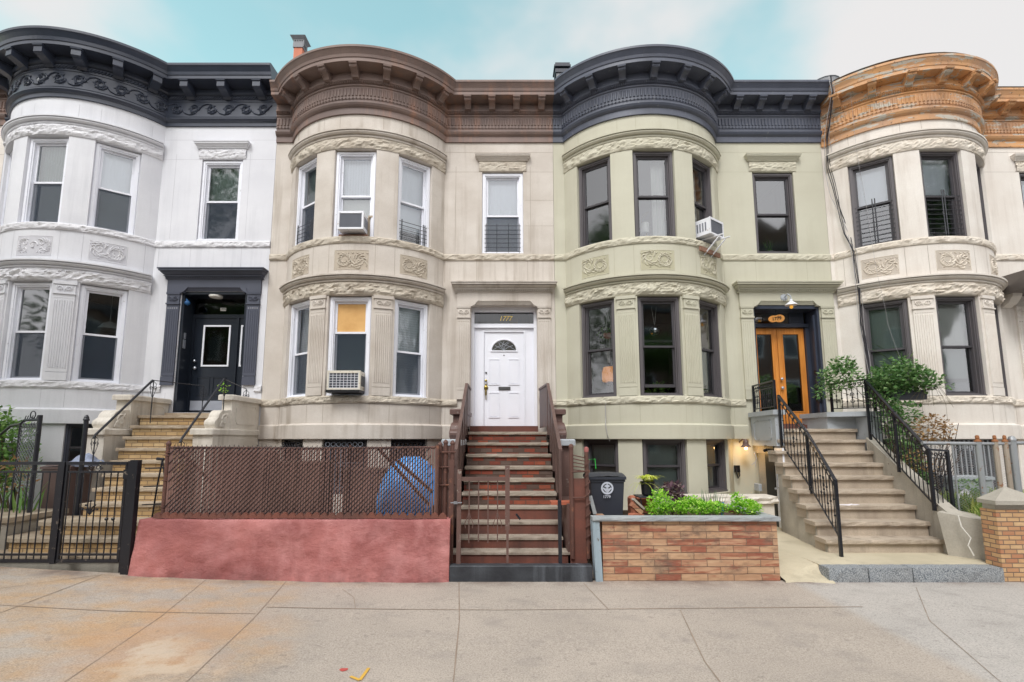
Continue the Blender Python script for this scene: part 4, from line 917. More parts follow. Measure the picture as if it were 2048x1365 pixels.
# -- stoop of the beige house
t = thing('stoop', 'straight stoop with red brick risers and brown painted cheek walls at the beige house', 'stoop', (.05, 8.3, .2), 'front stoops')
for i in range(10):
    y = 9.55-.27*i; z = [2.04, 1.84, 1.635, 1.435, 1.245, 1.05, .855, .67, .50, .355][i]; pz = [2.04, 1.84, 1.635, 1.435, 1.245, 1.05, .855, .67, .50, .345, .20][i+1]
    a, b = -.675, .845-(.03 if i < 2 else 0)
    if i == 9: a, b, y = -.76, 1.12, 7.12
    mb = MB(); mb.box(a+.01, b-.01, y, y+.3, pz-.0, z-.03, 0 if i < 6 else 2)
    if i < 6: rocky_slab(mb, a, b, y-.03, y+.27, z-.052, z, 1, 0, .012, i+20)
    else: mb.box(a, b, y-.02, y+.27, z-.03, z, 1)
    part('step', mb, ['redbrick', 'nosing2', 'brownrust'], t)
mb = MB(); mb.box(-.675, .82, 9.83, 10.6, 1.84, 2.04, 0); mb.box(-.7, .7, 10.3, 10.99, 2.03, 2.17, 0); part('landing', mb, 'brownrust', t)
for x0, x1 in ((-.99, -.70), (.86, 1.13)):
    mb = MB()
    mb.box(x0+.02, x1-.02, 8.1, 10.58, .1, 1.80); mb.bbox(x0-.01, x1+.01, 8.02, 9.3, 1.80, 1.90, .02, 1); scroll_block(mb, x0+.03, x1-.03, 8.95, 9.5, 1.90, 2.22)
    mb.box(x0+.04, x1-.04, 9.35, 10.57, 1.9, 2.36); mb.bbox(x0-.02, x1+.02, 9.28, 10.585, 2.36, 2.46, .02)
    if x0 > 0: mb.box(.88, 1.13, 7.12, 8.12, .12, 1.0)
    else: mb.box(-.99, -.76, 7.12, 8.12, .12, .98)
    part('cheek_wall', mb, ['brownpaint', 'ped3'], t)
mb = MB(); mb.box(-.74, 1.12, 6.76, 7.16, .08, .205); part('base_slab', mb, 'brownrust', t)
mb = MB(); mb.bbox(-.70, 1.13, 6.62, 6.76, gz(0, 6.6)-.05, .295, .01); part('kerb_block', mb, 'darkkerb', t)
# -- stoop of the sage house
t = thing('stoop', 'wide buff stone stoop with concrete sides and blue-grey pedestals at the sage house', 'stoop', (5.6, 8.6, .25), 'front stoops')
XL = [4.63, 4.66, 4.71, 4.75, 4.81, 4.86, 4.89, 5.10, 5.14]; XR = [6.36, 6.40, 6.45, 6.53, 6.59, 6.64, 6.69, 6.76, 6.80]
for k in range(9):
    y = 7.43+.28*k; z = .46+.205*k; a, b = XL[k], XR[k]
    mb = MB(); mb.box(a+.06, b-.01, y+.045, y+.36, z-.205-.01*(k == 0), z-.06, 0); rocky_slab(mb, a, b, y, y+.33, z-.06, z, 1, .03, .014, k+40); part('step', mb, ['tread3', 'tread3'], t)
mb = MB(); mb.box(5.30, 6.85, 9.95, 11.0, 1.95, 2.098); mb.box(5.43, 6.82, 10.4, 11.0, 2.1, 2.2, 1); part('landing', mb, ['tread3', 'brownrust'], t)
mb = MB()                                             # solid left side under the steps
for k in range(7):
    y = 7.49+.28*k; z = .455+.205*k; a = XL[k]+.053; a2 = XL[min(8, k+1)]+.053
    mb.hexa([(a, y, .15), (a+.5, y, .15), (a2+.5, y+.28, .15), (a2, y+.28, .15), (a, y, z-.065), (a+.5, y, z-.065), (a2+.5, y+.28, z-.065), (a2, y+.28, z-.065)])
mb.box(5.24, 5.5, 9.50, 10.55, 1.62, 1.94); mb.box(5.30, 5.5, 9.50, 10.55, .15, 1.62)
part('side_wall', mb, 'conc3', t)
mb = MB()                                             # sloping right cheek
ch = [(7.25, .84), (7.45, .93), (9.32, 1.93), (9.32, .2), (7.25, .2)]
mb.prism(ch, lambda a, b: (XR[0]-.02+(a-7.43)*.19, a, b), lambda a, b: (XR[0]+.17+(a-7.43)*.19, a, b)); part('cheek_wall', mb, 'conc3', t)
mb = MB()
F = Frame((5.20, 10.57), (5.09, 9.42)); w = F.w
F.box(mb, 0, w, 1.77, 2.36, -.14, 0); F.box(mb, 0, w+.05, 2.36, 2.45, -.19, .045)
P4 = [(.22, 1.88), (.92, 1.88), (.98, 1.93), (.98, 2.22), (.92, 2.27), (.22, 2.27), (.16, 2.22), (.16, 1.93)]
mb.tube([F.pt(a, b, .004) for a, b in P4+[P4[0]]], .009, 4)
part('pedestal', mb, 'ped3', t)
mb = MB(); mb.box(6.83, 7.02, 9.35, 10.57, .15, 2.32); mb.box(6.28, 6.83, 9.75, 10.57, 2.1, 2.33); mb.hexa([(6.24,9.68,2.33),(7.05,9.30,2.33),(7.05,10.58,2.33),(6.24,10.58,2.33),(6.24,9.68,2.42),(7.05,9.30,2.42),(7.05,10.58,2.42),(6.24,10.58,2.42)]); part('pedestal', mb, 'ped3', t)
mb = MB(); F = Frame((5.16, 9.60), (5.06, 9.12)); F.box(mb, .02, F.w-.02, .2, 1.74, 0, .03); dd = part('basement_door', mb, 'white_frame', t)
mb = MB(); F.ring(mb, .08, F.w-.08, 1.0, 1.6, .02, .03, .04); mb.ball(F.pt(.07, .80, .07), .03, 8); mb.ball(F.pt(.07, .98, .06), .024, 8); part('door_knob', mb, 'steel', dd)
mb = MB(); mb.box(5.13, 5.20, 9.62, 9.95, .15, 1.78); part('door_post', mb, 'black', t)
# forecourt slab, granite edge and low concrete wall
mb = MB(); pl = [(4.13, 6.79), (6.38, 6.79), (6.7, 7.6), (5.2, 10.5), (4.13, 10.5)]
mb.prism(pl, lambda u, v: (u, v, .06), lambda u, v: (u, v, .272))
n = 24; vs = []
for i in range(n+1):
    for k in range(5):
        u = 3.56+.60*k/4; y = 6.55+.05*math.sin(PI*k/4+.4)+3.9*(i/n)**1.6; e = min(1, (y-6.5)/.75); z = .115+.157*(e*e*(3-2*e)); z = z+(.271-z)*(k/4)**3 if y > 6.8 else z
        vs.append((u, y, z if i else .07))
mb.add(vs, [(i*5+k, (i+1)*5+k, (i+1)*5+k+1, i*5+k+1) for i in range(n) for k in range(4)])
structure('forecourt_slab', mb, 'cream_slab')
for x0, x1, lb in ((4.12, 4.62, 'leftmost piece of rough grey granite edging before the buff stoop'), (4.63, 5.18, 'middle piece of rough grey granite edging before the buff stoop'), (5.19, 6.34, 'long right piece of rough grey granite edging before the buff stoop by the pier')):
    mb = MB(); rocky_slab(mb, x0, x1-.004, 6.60, 6.80, .07, .272, 0, 0, .014, int(x0*9)); solo('granite_edging', mb, 'granite', lb, 'kerb stone', 'granite edging stones')
mb = MB(); n = 14; vs = []
for i in range(n+1):
    k = i/n; x = 6.22+.42*k; zt = .87-.09*k-.05*max(0, k-.85)/.15+.008*nz3(x*5, 1, 1)
    vs += [(x+.05, 6.86+.44*(1-k), .2), (x-.06*(1-k), 6.86+.44*(1-k)+.01*nz3(x*6, 2, 3), zt), (x+.35, 7.35+.2*(1-k), zt+.01), (x+.35, 7.35+.2*(1-k), .2)]
mb.add(vs, [(i*4+k, (i+1)*4+k, (i+1)*4+k+1, i*4+k+1) for i in range(n) for k in range(3)]+[(0,1,2,3), (n*4+3, n*4+2, n*4+1, n*4)])
mb2 = MB(); mb2.tube([(6.27, 7.085, .85), (6.29, 7.075, .70), (6.36, 7.03, .56), (6.33, 7.05, .46), (6.37, 7.025, .33)], .008, 5)
t2 = thing('low_wall', 'low cracked concrete wall between the buff stoop and the brick pier', 'wall', (6.3, 7.1, .2)); part('wall_body', mb, 'conc3', t2); part('crack_filler', mb2, 'white_ceramic', t2)
# brick pier with pyramid cap
t2 = thing('gate_pier', 'tan brick pier with a pyramid concrete cap at the right edge', 'pier', (6.62, 6.8, .1))
mb = MB(); mb.box(6.35, 6.92, 6.62, 6.84, .08, .99, 0); part('brick_shaft', mb, 'pierbrick', t2)
mb = MB(); mb.box(6.37, 6.90, 6.64, 6.82, .99, 1.06); mb.add([(6.30,6.56,1.06),(6.97,6.56,1.06),(6.97,6.88,1.06),(6.36,6.88,1.06),(6.30,6.56,1.11),(6.97,6.56,1.11),(6.97,6.88,1.11),(6.36,6.88,1.11),(6.60,6.72,1.28)], [(0,1,5,4),(1,2,6,5),(2,3,7,6),(3,0,4,7),(4,5,8),(5,6,8),(6,7,8),(7,4,8),(3,2,1,0)]); part('cap', mb, 'conc3', t2)
mb = MB(); mb.box(6.9, 9.6, 6.7, 6.95, .08, .62); rocky_slab(mb, 6.9, 9.6, 6.66, 6.99, .62, .70, 1, 0, .01, 9); solo('garden_wall', mb, ['pierbrick', 'conc3'], 'low tan brick garden wall running right from the brick pier', 'wall')

# ------------------------------------------------------------------ railings
def picket(mb, a, b, r=.007, knots=()):
    mb.tube([a, b], r, 5); A, B_ = Vector(a), Vector(b)
    for k in knots: c = A.lerp(B_, k); mb.ball(c, r*2.3, 6)
def cscroll(mb, c, u, s, up=1, r=.005, turns=1.1):
    """small C scroll in the plane spanned by u and z"""
    c = Vector(c); pts = []
    for i in range(15):
        k = i/14; a = -PI/2+k*turns*2*PI; q = s*(1-.72*k); pts.append(c+u*(q*math.cos(a))+Vector((0, 0, up*q*math.sin(a))))
    mb.tube(pts, r, 5)
def ornate_rail(name, label, posts, topo, boto, n_pick, par_loc, top_r=.022, scroll_w=.05):
    """posts: list of (x,y,z_low,z_high); rails run between successive posts"""
    t = thing(name, label, 'railing', par_loc, 'black wrought iron railings')
    for (x, y, a, b) in posts: mb = MB(); mb.box(x-.019, x+.019, y-.019, y+.019, a, b); part('post', mb, 'iron_blue', t)
    for i, n in enumerate(n_pick):
        (x0, y0, a0, b0), (x1, y1, a1, b1) = posts[i], posts[i+1]; tp0, tp1 = Vector((x0, y0, b0)), Vector((x1, y1, b1)); bt0, bt1 = Vector((x0, y0, boto[i][0])), Vector((x1, y1, boto[i][1]))
        u = (tp1-tp0); u.z = 0; u.normalize(); s = Vector((-u.y, u.x, 0))*.022
        mb = MB(); mb.hexa([tp0-s-Vector((0,0,.028)), tp1-s-Vector((0,0,.028)), tp1+s-Vector((0,0,.028)), tp0+s-Vector((0,0,.028)), tp0-s, tp1-s, tp1+s, tp0+s]); part('top_rail', mb, 'iron_blue', t)
        mb = MB(); mb.tube([bt0, bt1], .012, 4); mb.tube([tp0-Vector((0,0,.13)), tp1-Vector((0,0,.13))], .009, 4); part('cross_rail', mb, 'iron_blue', t)
        for k in range(1, n):
            f = k/n; b = bt0.lerp(bt1, f); tt = tp0.lerp(tp1, f)-Vector((0,0,.13)); mb = MB()
            picket(mb, b, tt, .0075, (.33, .66) if k % 2 else (.5,))
            if k == n//2 or (n > 9 and k in (n//4, 3*n//4)):
                m_ = b.lerp(tt, .5)
                for g in (-1, 1): cscroll(mb, m_+Vector((0,0,.07)), u*g, .038, 1); cscroll(mb, m_-Vector((0,0,.07)), u*g, .038, -1); cscroll(mb, m_+u*g*.02+Vector((0,0,.18)), u*g, .025, 1, .004)
            part('baluster', mb, 'iron_blue', t)
        mb = MB()
        for k in range(n):
            f = (k+.5)/n; c = tp0.lerp(tp1, f)-Vector((0,0,.078)); cscroll(mb, c-u*.01, u, .036, 1, .0055); cscroll(mb, c+u*.018, -u, .030, -1, .0055)
        part('scrollwork', mb, 'iron_blue', t)
    return t
ornate_rail('stair_railing', 'black scrolled railing up the left side of the buff stone stoop', [(4.70, 7.22, .27, 1.33), (4.98, 8.28, 1.02, 2.04), (5.12, 9.30, 1.70, 2.72)], None, [(.52, 1.12), (1.12, 1.80)], [9, 8], (4.9, 8.3, .3))
ornate_rail('stair_railing', 'black scrolled railing up the right side of the buff stone stoop', [(6.62, 7.55, .82, 1.74), (6.30, 7.50, .86, 1.76), (6.50, 8.35, 1.36, 2.36), (6.73, 9.25, 1.86, 3.00)], None, [(.93, .93), (.95, 1.46), (1.46, 2.02)], [4, 8, 8], (6.5, 8.3, .8))
ornate_rail('landing_railing', 'short black scrolled railing on the left pedestal beside the orange door', [(5.23, 10.45, 2.45, 3.02), (5.13, 9.44, 2.45, 3.02)], None, [(2.52, 2.52)], [11], (5.15, 9.9, 2.45))
ornate_rail('landing_railing', 'short black scrolled railing on the right pedestal below the rose bush', [(6.38, 9.72, 2.42, 2.98), (6.99, 9.42, 2.42, 3.06)], None, [(2.49, 2.49)], [8], (6.7, 9.6, 2.42))
# beige house: sheet-filled brown handrails
for side, lb in ((-1, 'brown steel handrail filled with sheet metal on the left of the red brick stoop'), (1, 'brown steel handrail filled with sheet metal on the right of the red brick stoop')):
    x0 = -.70 if side < 0 else .74; x1 = -.70 if side < 0 else .82; t = thing('stair_railing', lb, 'railing', (x1, 8.5, .9), 'brown sheet metal railings')
    A = [(x0, 10.3), (x1, 9.30), (x1+.01*side, 7.42)]; Z0 = [2.05, 2.06, .86]; Z1 = [2.93, 2.93, 1.74]
    mb = MB()
    for i in range(2):
        (ax, ay), (bx, by) = A[i], A[i+1]; mb.hexa([(ax-.008, ay, Z0[i]+.08), (ax+.008, ay, Z0[i]+.08), (bx+.008, by, Z0[i+1]+.08), (bx-.008, by, Z0[i+1]+.08), (ax-.008, ay, Z1[i]-.02), (ax+.008, ay, Z1[i]-.02), (bx+.008, by, Z1[i+1]-.02), (bx-.008, by, Z1[i+1]-.02)])
    part('sheet_panel', mb, 'rail_brown', t)
    mb = MB()
    for i in range(2): (ax, ay), (bx, by) = A[i], A[i+1]; s = .026; mb.hexa([(ax-s, ay, Z1[i]-.03), (ax+s, ay, Z1[i]-.03), (bx+s, by, Z1[i+1]-.03), (bx-s, by, Z1[i+1]-.03), (ax-s, ay, Z1[i]+.012), (ax+s, ay, Z1[i]+.012), (bx+s, by, Z1[i+1]+.012), (bx-s, by, Z1[i+1]+.012)])
    part('top_rail', mb, 'rail_brown', t)
    for q in range(5):
        k = q/4; y = 9.3-1.88*k; z0 = 2.06-1.2*k; mb = MB(); mb.box(x1-.02, x1+.02, y-.02, y+.02, z0-.08, z0+.86); part('post', mb, 'rail_brown', t)
    if side > 0:
        mb = MB(); mb.box(.66, 1.0, 7.2, 7.42, .98, 1.02); part('foot_plate', mb, paint('rust_red_plate', srgb(176,98,72), .7, .2, .2), t)
# pale house: plain pipe handrails with small scrolls
for lb, top, mid, low, base in (('plain black pipe handrail on the left cheek wall of the tan brick stoop', (-6.25, 10.35, 3.0), (-6.72, 9.5, 3.02), (-6.86, 8.45, 1.97), .4), ('plain black pipe handrail on the right side of the tan brick stoop', (-5.33, 10.3, 2.93), (-5.24, 9.3, 3.02), (-5.28, 8.25, 1.90), .4)):
    t = thing('stair_railing', lb, 'railing', (mid[0], 9.2, 1.6), 'plain black pipe railings')
    a = Vector(mid); b = Vector(low); mb = MB(); mb.tube([a, b, b+(b-a).normalized()*.04+Vector((0,0,-.03))], .02, 8); mb.tube([Vector(top), a], .008, 6); part('handrail', mb, 'iron', t)
    for p, z in ((a+Vector((.02,0,0)), 2.2), (b, 1.5), (Vector(top), 2.45)):
        mb = MB(); mb.tube([p, Vector((p.x, p.y, z))], .010, 6); u = Vector((1,0,0))
        for g in (-1, 1): cscroll(mb, Vector((p.x+g*.035, p.y, p.z-.14)), u*g, .035, 1, .005); mb.tube([p+Vector((0,0,-.02)), p+Vector((g*.055,0,-.07)), p+Vector((g*.05,0,-.2)), p+Vector((g*.01,0,-.32))], .005, 5)
        part('post', mb, 'iron', t)
# ------------------------------------------------------------------ doors (parts of their houses)
def knob(mb, c, r=.03): mb.lathe(c, [(.012, 0), (.012, -.03), (r, -.04), (r*.9, -.065), (.004, -.075)], 12, 0, 1)
# beige house: white panelled door, wide white frame, transom with numerals
x, y, z0, z1 = 0.0, 10.90, 2.17, 4.80
mb = MB(); mb.box(-.72, -.655, y-.1, y+.06, z0, z1); mb.box(.655, .72, y-.1, y+.06, z0, z1); mb.box(-.655, .655, y-.1, y+.06, 4.70, z1); mb.box(-.655, .655, y-.06, y+.06, 4.35, 4.44)
mb.box(-.655, -.45, y-.02, y+.05, z0, 4.35); mb.box(.45, .655, y-.02, y+.05, z0, 4.35); mb.box(-.45, .45, y-.03, y+.05, 4.26, 4.35); mb.box(-.66, .66, y-.075, y-.05, 4.345, 4.375); mb.box(-.47, -.44, y-.04, y-.01, z0, 4.3); mb.box(.44, .47, y-.04, y-.01, z0, 4.3)
fr = part('door_frame', mb, 'door_white', H2.root)
mb = MB(); mb.box(-.44, .44, y+.0, y+.045, z0+.01, 4.26)
for cx in (-.215, .215):
    for a, b in ((2.36, 2.92), (3.08, 3.66)):
        mb.box(cx-.12, cx+.12, y-.014, y, a, a+.02); mb.box(cx-.12, cx+.12, y-.014, y, b-.02, b); mb.box(cx-.12, cx-.10, y-.014, y, a+.02, b-.02); mb.box(cx+.10, cx+.12, y-.014, y, a+.02, b-.02); mb.box(cx-.085, cx+.085, y-.008, y, a+.035, b-.035)
for i in range(12):
    a, b = PI*i/12, PI*(i+1)/12; mb.tube([(.285*math.cos(a), y-.006, 3.84+.255*math.sin(a)), (.285*math.cos(b), y-.006, 3.84+.255*math.sin(b))], .018, 6)
mb.tube([(-.30, y-.006, 3.83), (.30, y-.006, 3.83)], .018, 6)
dr = part('front_door', mb, 'door_white', H2.root)
mb = MB(); n = 16; mb.add([(0, y-.005, 3.84)]+[(.27*math.cos(PI*i/n), y-.005, 3.84+.24*math.sin(PI*i/n)) for i in range(n+1)], [(0, i, i+1) for i in range(1, n+1)])
part('fanlight', mb, paint('leaded_fan_glass', srgb(74,74,70), .15, .3, 0), dr)
mb = MB()
for k in (-2, -1, 0, 1, 2): a = PI/2+k*.5; mb.tube([(0, y-.012, 3.85), (.12*math.cos(a+.3), y-.012, 3.85+.12*math.sin(a)), (.24*math.cos(a), y-.012, 3.85+.2*math.sin(a))], .006, 4)
for g in (-1, 1): mb.tube([(g*.24, y-.012, 3.86), (g*.13, y-.012, 3.93), (0, y-.012, 3.98)], .005, 4); mb.tube([(0, y-.012, 3.98), (g*.1, y-.012, 4.05)], .005, 4)
part('lead_pattern', mb, 'steel', dr)
mb = MB(); knob(mb, (-.395, y, 3.17)); mb.box(-.415, -.375, y-.02, y, 2.86, 3.1); mb.lathe((-.395, y, 3.02), [(.05, 0), (.045, -.02), (.02, -.03)], 14, 0, 1); mb.tube([(-.395, y-.03, 2.98), (-.395, y-.065, 2.93), (-.395, y-.06, 2.82), (-.395, y-.02, 2.76)], .011, 7); part('handle', mb, 'brass', dr)
mb = MB(); mb.lathe((-.395, y, 3.35), [(.022, 0), (.02, -.02), (.01, -.025)], 12, 0, 1); mb.box(-.12, .14, y-.018, y, 2.97, 3.04); mb.box(-.095, .115, y-.024, y-.018, 2.99, 3.022); mb.lathe((0, y, 3.74), [(.014, 0), (.012, -.012)], 10, 0, 1); part('letter_slot', mb, paint('dark_bronze', srgb(84,84,84), .4), dr)
mb = MB(); mb.add([(-.655, y, 4.44), (.655, y, 4.44), (.655, y, 4.70), (-.655, y, 4.70)], [(0,1,2,3)]); tp = part('transom_pane', mb, 'glass_tint', H2.root)
mb = text_mb('1777', .15, lambda u, v, h_: Vector((.03+u*.95, y-.008-h_, 4.565+v)), .004, 0, .25); part('house_number', mb, 'gold', tp)
mb = MB(); mb.box(-.6, .6, y+.5, y+.55, 4.3, 4.8); mb.box(.14, .32, y+.45, y+.5, 4.4, 4.68, 1); mb.lathe((-.16, y+.42, 4.38), [(.17, 0), (.15, .06), (.05, .14), (.01, .16)], 14, 1); part('hall_fitting', mb, ['darkwood', 'guitar'], H2.root)
# pale house: black double door with white-edged glass
x, y, z0 = -6.31, 10.98, 2.50; Zt = 5.10
mb = MB(); mb.box(-7.03, -6.97, y-.36, y+.04, 2.46, Zt); mb.box(-5.65, -5.59, y-.36, y+.04, 2.46, Zt); mb.box(-6.97, -5.65, y-.02, y+.05, 4.60, 4.68); mb.box(-6.97, -6.92, y-.02, y+.05, z0, 4.6); mb.box(-6.97, -5.65, y-.36, y+.04, 5.04, Zt); mb.box(-5.99, -5.93, y-.03, y+.05, z0, 4.6); part('door_frame', mb, 'door_black', H1.root)
for x0, x1, lb in ((-6.92, -5.99, None), (-5.93, -5.60, None)):
    mb = MB(); mb.box(x0, x1, y, y+.04, z0, 4.6); w = x1-x0
    if w > .5:
        for a, b in ((.2, .48), (.58, .86)):
            q0, q1 = x0+w*(a-.06), x0+w*(b-.03); mb.box(q0, q1, y-.012, y, 2.86, 2.875); mb.box(q0, q1, y-.012, y, 3.25, 3.265); mb.box(q0, q0+.015, y-.012, y, 2.875, 3.25); mb.box(q1-.015, q1, y-.012, y, 2.875, 3.25)
    d = part('front_door', mb, 'door_black', H1.root)
    a, b = (x0+.2, x1-.12) if w > .5 else (x0+.05, x1+.1)
    mb = MB(); mb.box(a, b, y-.02, y, 3.50, 3.535); mb.box(a, b, y-.02, y, 4.40, 4.435); mb.box(a, a+.035, y-.02, y, 3.535, 4.40); mb.box(b-.035, b, y-.02, y, 3.535, 4.40); part('glazing_bead', mb, 'white_frame', d)
    mb = MB(); mb.box(a+.03, b-.03, y-.006, y-.002, 3.53, 4.41); part('pane', mb, 'glass_tint', d)
    mb = MB(); mb.box(x0+.02, x1-.02, y-.006, y, 2.53, 2.74); part('kick_plate', mb, 'kick', d)
    if w > .5: mb = MB(); knob(mb, (x0+.09, y, 3.46), .035); knob(mb, (x0+.07, y, 3.62), .028); part('door_knob', mb, 'steel', d)
mb = MB(); mb.add([(-6.92, y, 4.68), (-5.65, y, 4.68), (-5.65, y, 5.04), (-6.92, y, 5.04)], [(0,1,2,3)]); tp = part('transom_pane', mb, 'glass_tint', H1.root)
mb = text_mb('1775', .06, lambda u, v, h_: Vector((-6.32+u, y-.006-h_, 4.80+v))); part('house_number', mb, 'black', tp)
mb = MB(); mb.box(-6.385, -6.255, y-.004, y-.001, 4.765, 4.835); part('number_plate', mb, 'white_ceramic', tp)
mb = MB(); mb.lathe((-6.35, 10.72, 5.04), [(.14, 0), (.13, -.04), (.04, -.06)], 18); part('porch_light', mb, 'white_ceramic', H1.root)
mb = MB(); mb.box(-6.965, -6.95, 10.66, 10.74, 3.86, 4.05); mb.box(-6.965, -6.94, 10.68, 10.72, 4.07, 4.2); part('intercom', mb, 'steel', H1.root)
mb = MB(); mb.ball((-6.93, 10.66, 4.86), .055, 10); mb.tube([(-6.96, 10.66, 4.95), (-6.93, 10.66, 4.90)], .02, 8); part('doorbell_camera', mb, 'rubberblue', H1.root)
# sage house: orange wood double door, dark recess
y, z0 = 11.0, 2.22
mb = MB(); mb.box(5.41, 5.47, 10.66, y+.05, 2.16, 4.80); mb.box(6.80, 6.85, 10.62, y+.05, 2.16, 4.80); mb.box(5.47, 6.80, 10.62, y+.05, 4.72, 4.80); mb.box(5.47, 6.80, y-.08, y+.05, 4.38, 4.46); mb.box(6.72, 6.80, y-.06, y+.05, z0, 4.4); mb.box(5.47, 5.53, y-.06, y+.05, z0, 4.4)
mb.box(6.40, 6.72, y-.03, y+.02, 4.46, 4.72); mb.box(6.45, 6.67, y-.04, y-.03, 4.5, 4.52); mb.box(6.45, 6.67, y-.04, y-.03, 4.66, 4.68); mb.box(6.76, 6.80, 10.7, 10.76, 2.3, 4.6); part('door_frame', mb, 'corn1', H3.root)
mb = MB(); mb.add([(5.47, y, 4.46), (6.40, y, 4.46), (6.40, y, 4.72), (5.47, y, 4.72)], [(0,1,2,3)]); part('transom_pane', mb, 'glass_door', H3.root)
for x0, x1 in ((5.53, 6.105), (6.115, 6.71)):
    mb = MB(); s = .115; mb.box(x0, x0+s, y, y+.045, z0, 4.37); mb.box(x1-s, x1, y, y+.045, z0, 4.37); mb.box(x0+s, x1-s, y, y+.045, 4.24, 4.37); mb.box(x0+s, x1-s, y, y+.045, z0, 2.50)
    mb.box(x0+s-.012, x0+s+.008, y-.008, y, 2.5, 4.24); mb.box(x1-s-.008, x1-s+.012, y-.008, y, 2.5, 4.24); mb.box(x0+s, x1-s, y-.008, y, 4.232, 4.25); mb.box(x0+s, x1-s, y-.008, y, 2.49, 2.51)
    d = part('front_door', mb, 'oak', H3.root); mb = MB(); mb.box(x0+s, x1-s, y+.02, y+.026, 2.5, 4.24); part('pane', mb, 'glass_door', d)
    if x0 > 6: mb = MB(); knob(mb, (x0+.02, y, 3.22), .032); knob(mb, (x0+.02, y, 3.02), .036); part('door_knob', mb, 'steel', d)
mb = MB(); mb.box(5.47, 6.8, 10.5, 11.0, 2.2, 2.222); part('door_sill', mb, 'brownrust', H3.root)
t = thing('number_plaque', 'amber guitar-shaped plaque reading 1779 above the orange double door', 'house number', (5.96, 10.7, 4.42))
pl = [(.15*math.cos(a)*(1.0 if math.cos(a) < 0 else 1.06), .09*math.sin(a)*(1-.30*math.exp(-(math.cos(a)/.35)**2))) for a in [2*PI*i/36 for i in range(36)]]
mb = MB(); mb.prism(pl, lambda u, v: (5.96+u*1.15, 10.70, 4.52+v*(1.15 if u > 0 else 1)+u*.1), lambda u, v: (5.96+u*1.15, 10.72, 4.52+v*(1.15 if u > 0 else 1)+u*.1)); part('plaque', mb, 'guitar', t)
part('numerals', text_mb('1779', .105, lambda u, v, h_: Vector((5.965+u, 10.695-h_, 4.52+v+u*.15)), .004), 'black', t)
mb = MB(); mb.tube([(5.97, 10.71, 4.6), (5.97, 10.72, 4.73)], .012, 6); part('hanger', mb, 'black', t)
t = thing('porch_lamp', 'white enamel barn lamp with a round grey backplate over the orange double door', 'lamp', (6.07, 10.4, 4.6))
mb = MB(); mb.lathe((6.07, 10.555, 4.95), [(.075, 0), (.075, -.015), (.05, -.03), (.02, -.035)], 18, 0, 1); mb.tube([(6.07, 10.53, 4.95), (6.08, 10.42, 4.99), (6.09, 10.33, 4.92), (6.09, 10.33, 4.84)], .013, 8); part('bracket_arm', mb, 'ped3', t)
mb = MB(); mb.lathe((6.09, 10.33, 4.72), [(.125, 0), (.12, .012), (.05, .07), (.03, .085), (.028, .13), (.01, .135)], 20); part('lamp_shade', mb, 'ac_white', t)
mb = MB(); mb.ball((6.09, 10.33, 4.68), .035, 10); part('bulb', mb, emit('dim_amber_bulb', srgb(220,160,60), .6), t)
mb = MB(); mb.box(6.74, 6.80, 10.72, 10.78, 3.3, 3.38); mb.box(6.70, 6.80, 10.66, 10.72, 2.7, 3.06); mb.box(6.69, 6.74, 10.655, 10.70, 2.98, 3.08); solo('mailbox', mb, 'black', 'small black mailbox on the right side of the orange door recess', 'mailbox')
t = thing('potted_plant', 'small leafy plant in a white pot on the sill beside the orange door', 'potted plant', (6.62, 10.3, 2.1))
mb = MB(); mb.lathe((6.62, 10.28, 2.10), [(.07, 0), (.085, .09), (.098, .095), (.098, .115), (.08, .115), (.078, .10)], 14); part('pot', mb, 'white_ceramic', t)
mb = MB(); clump(mb, (6.62, 10.28, 2.27), .09, .08, .07, 60, .05, .8, 4); part('foliage', mb, 'leaf_lime', t)
# basement wall lamp (lit), camera, outlet, cable
t = thing('wall_lamp', 'lit brown barn lamp glowing warm on the basement wall of the sage house', 'lamp', (5.0, 10.3, 1.6))
mb = MB(); mb.lathe((4.95, 10.33, 1.80), [(.005, .10), (.03, .10), (.05, .06), (.055, .02)], 16); mb.lathe((4.95, 10.33, 1.74), [(.10, .0), (.098, .008), (.06, .05), (.05, .085)], 18); mb.tube([(4.95, 10.34, 1.88), (4.95, 10.45, 1.90), (4.95, 10.6, 1.84)], .014, 7); part('lamp_shade', mb, 'brownpaint', t)
mb = MB(); mb.ball((4.95, 10.33, 1.715), .03, 10); part('bulb', mb, 'glow', t)
pl_ = bpy.data.lights.new('wall_lamp_bulb_light', 'POINT'); pl_.energy = 2.2; pl_.color = (1, .58, .2); pl_.shadow_soft_size = .035; po = bpy.data.objects.new('bulb_light', pl_); C.objects.link(po); po.location = (0, 0, 0); po.parent = t; po.location = Vector((4.95, 10.36, 1.66))-t.location
mb = MB(); mb.tube([(5.18, 9.9, 1.70), (5.08, 9.85, 1.68)], .03, 10); mb.tube([(5.08, 9.85, 1.68), (5.06, 9.84, 1.675)], .018, 8); solo('security_camera', mb, 'black', 'small black security camera under the grey pedestal by the basement door', 'camera')
mb = MB(); mb.box(4.80, 4.90, 10.53, 10.6, 1.22, 1.36); mb.tube([(4.82, 10.52, 1.3), (4.80, 10.48, 1.2), (4.83, 10.5, 1.1), (4.88, 10.52, 1.16), (4.87, 10.53, 1.26)], .012, 6); solo('outlet_box', mb, 'black', 'black outdoor socket with a looped plug on the sage basement wall', 'socket')
mb = MB(); mb.bbox(5.15, 5.22, 10.3, 10.5, .86, 1.0, .01); solo('meter_box', mb, 'ped3', 'small grey metal box low beside the basement doorway', 'box')
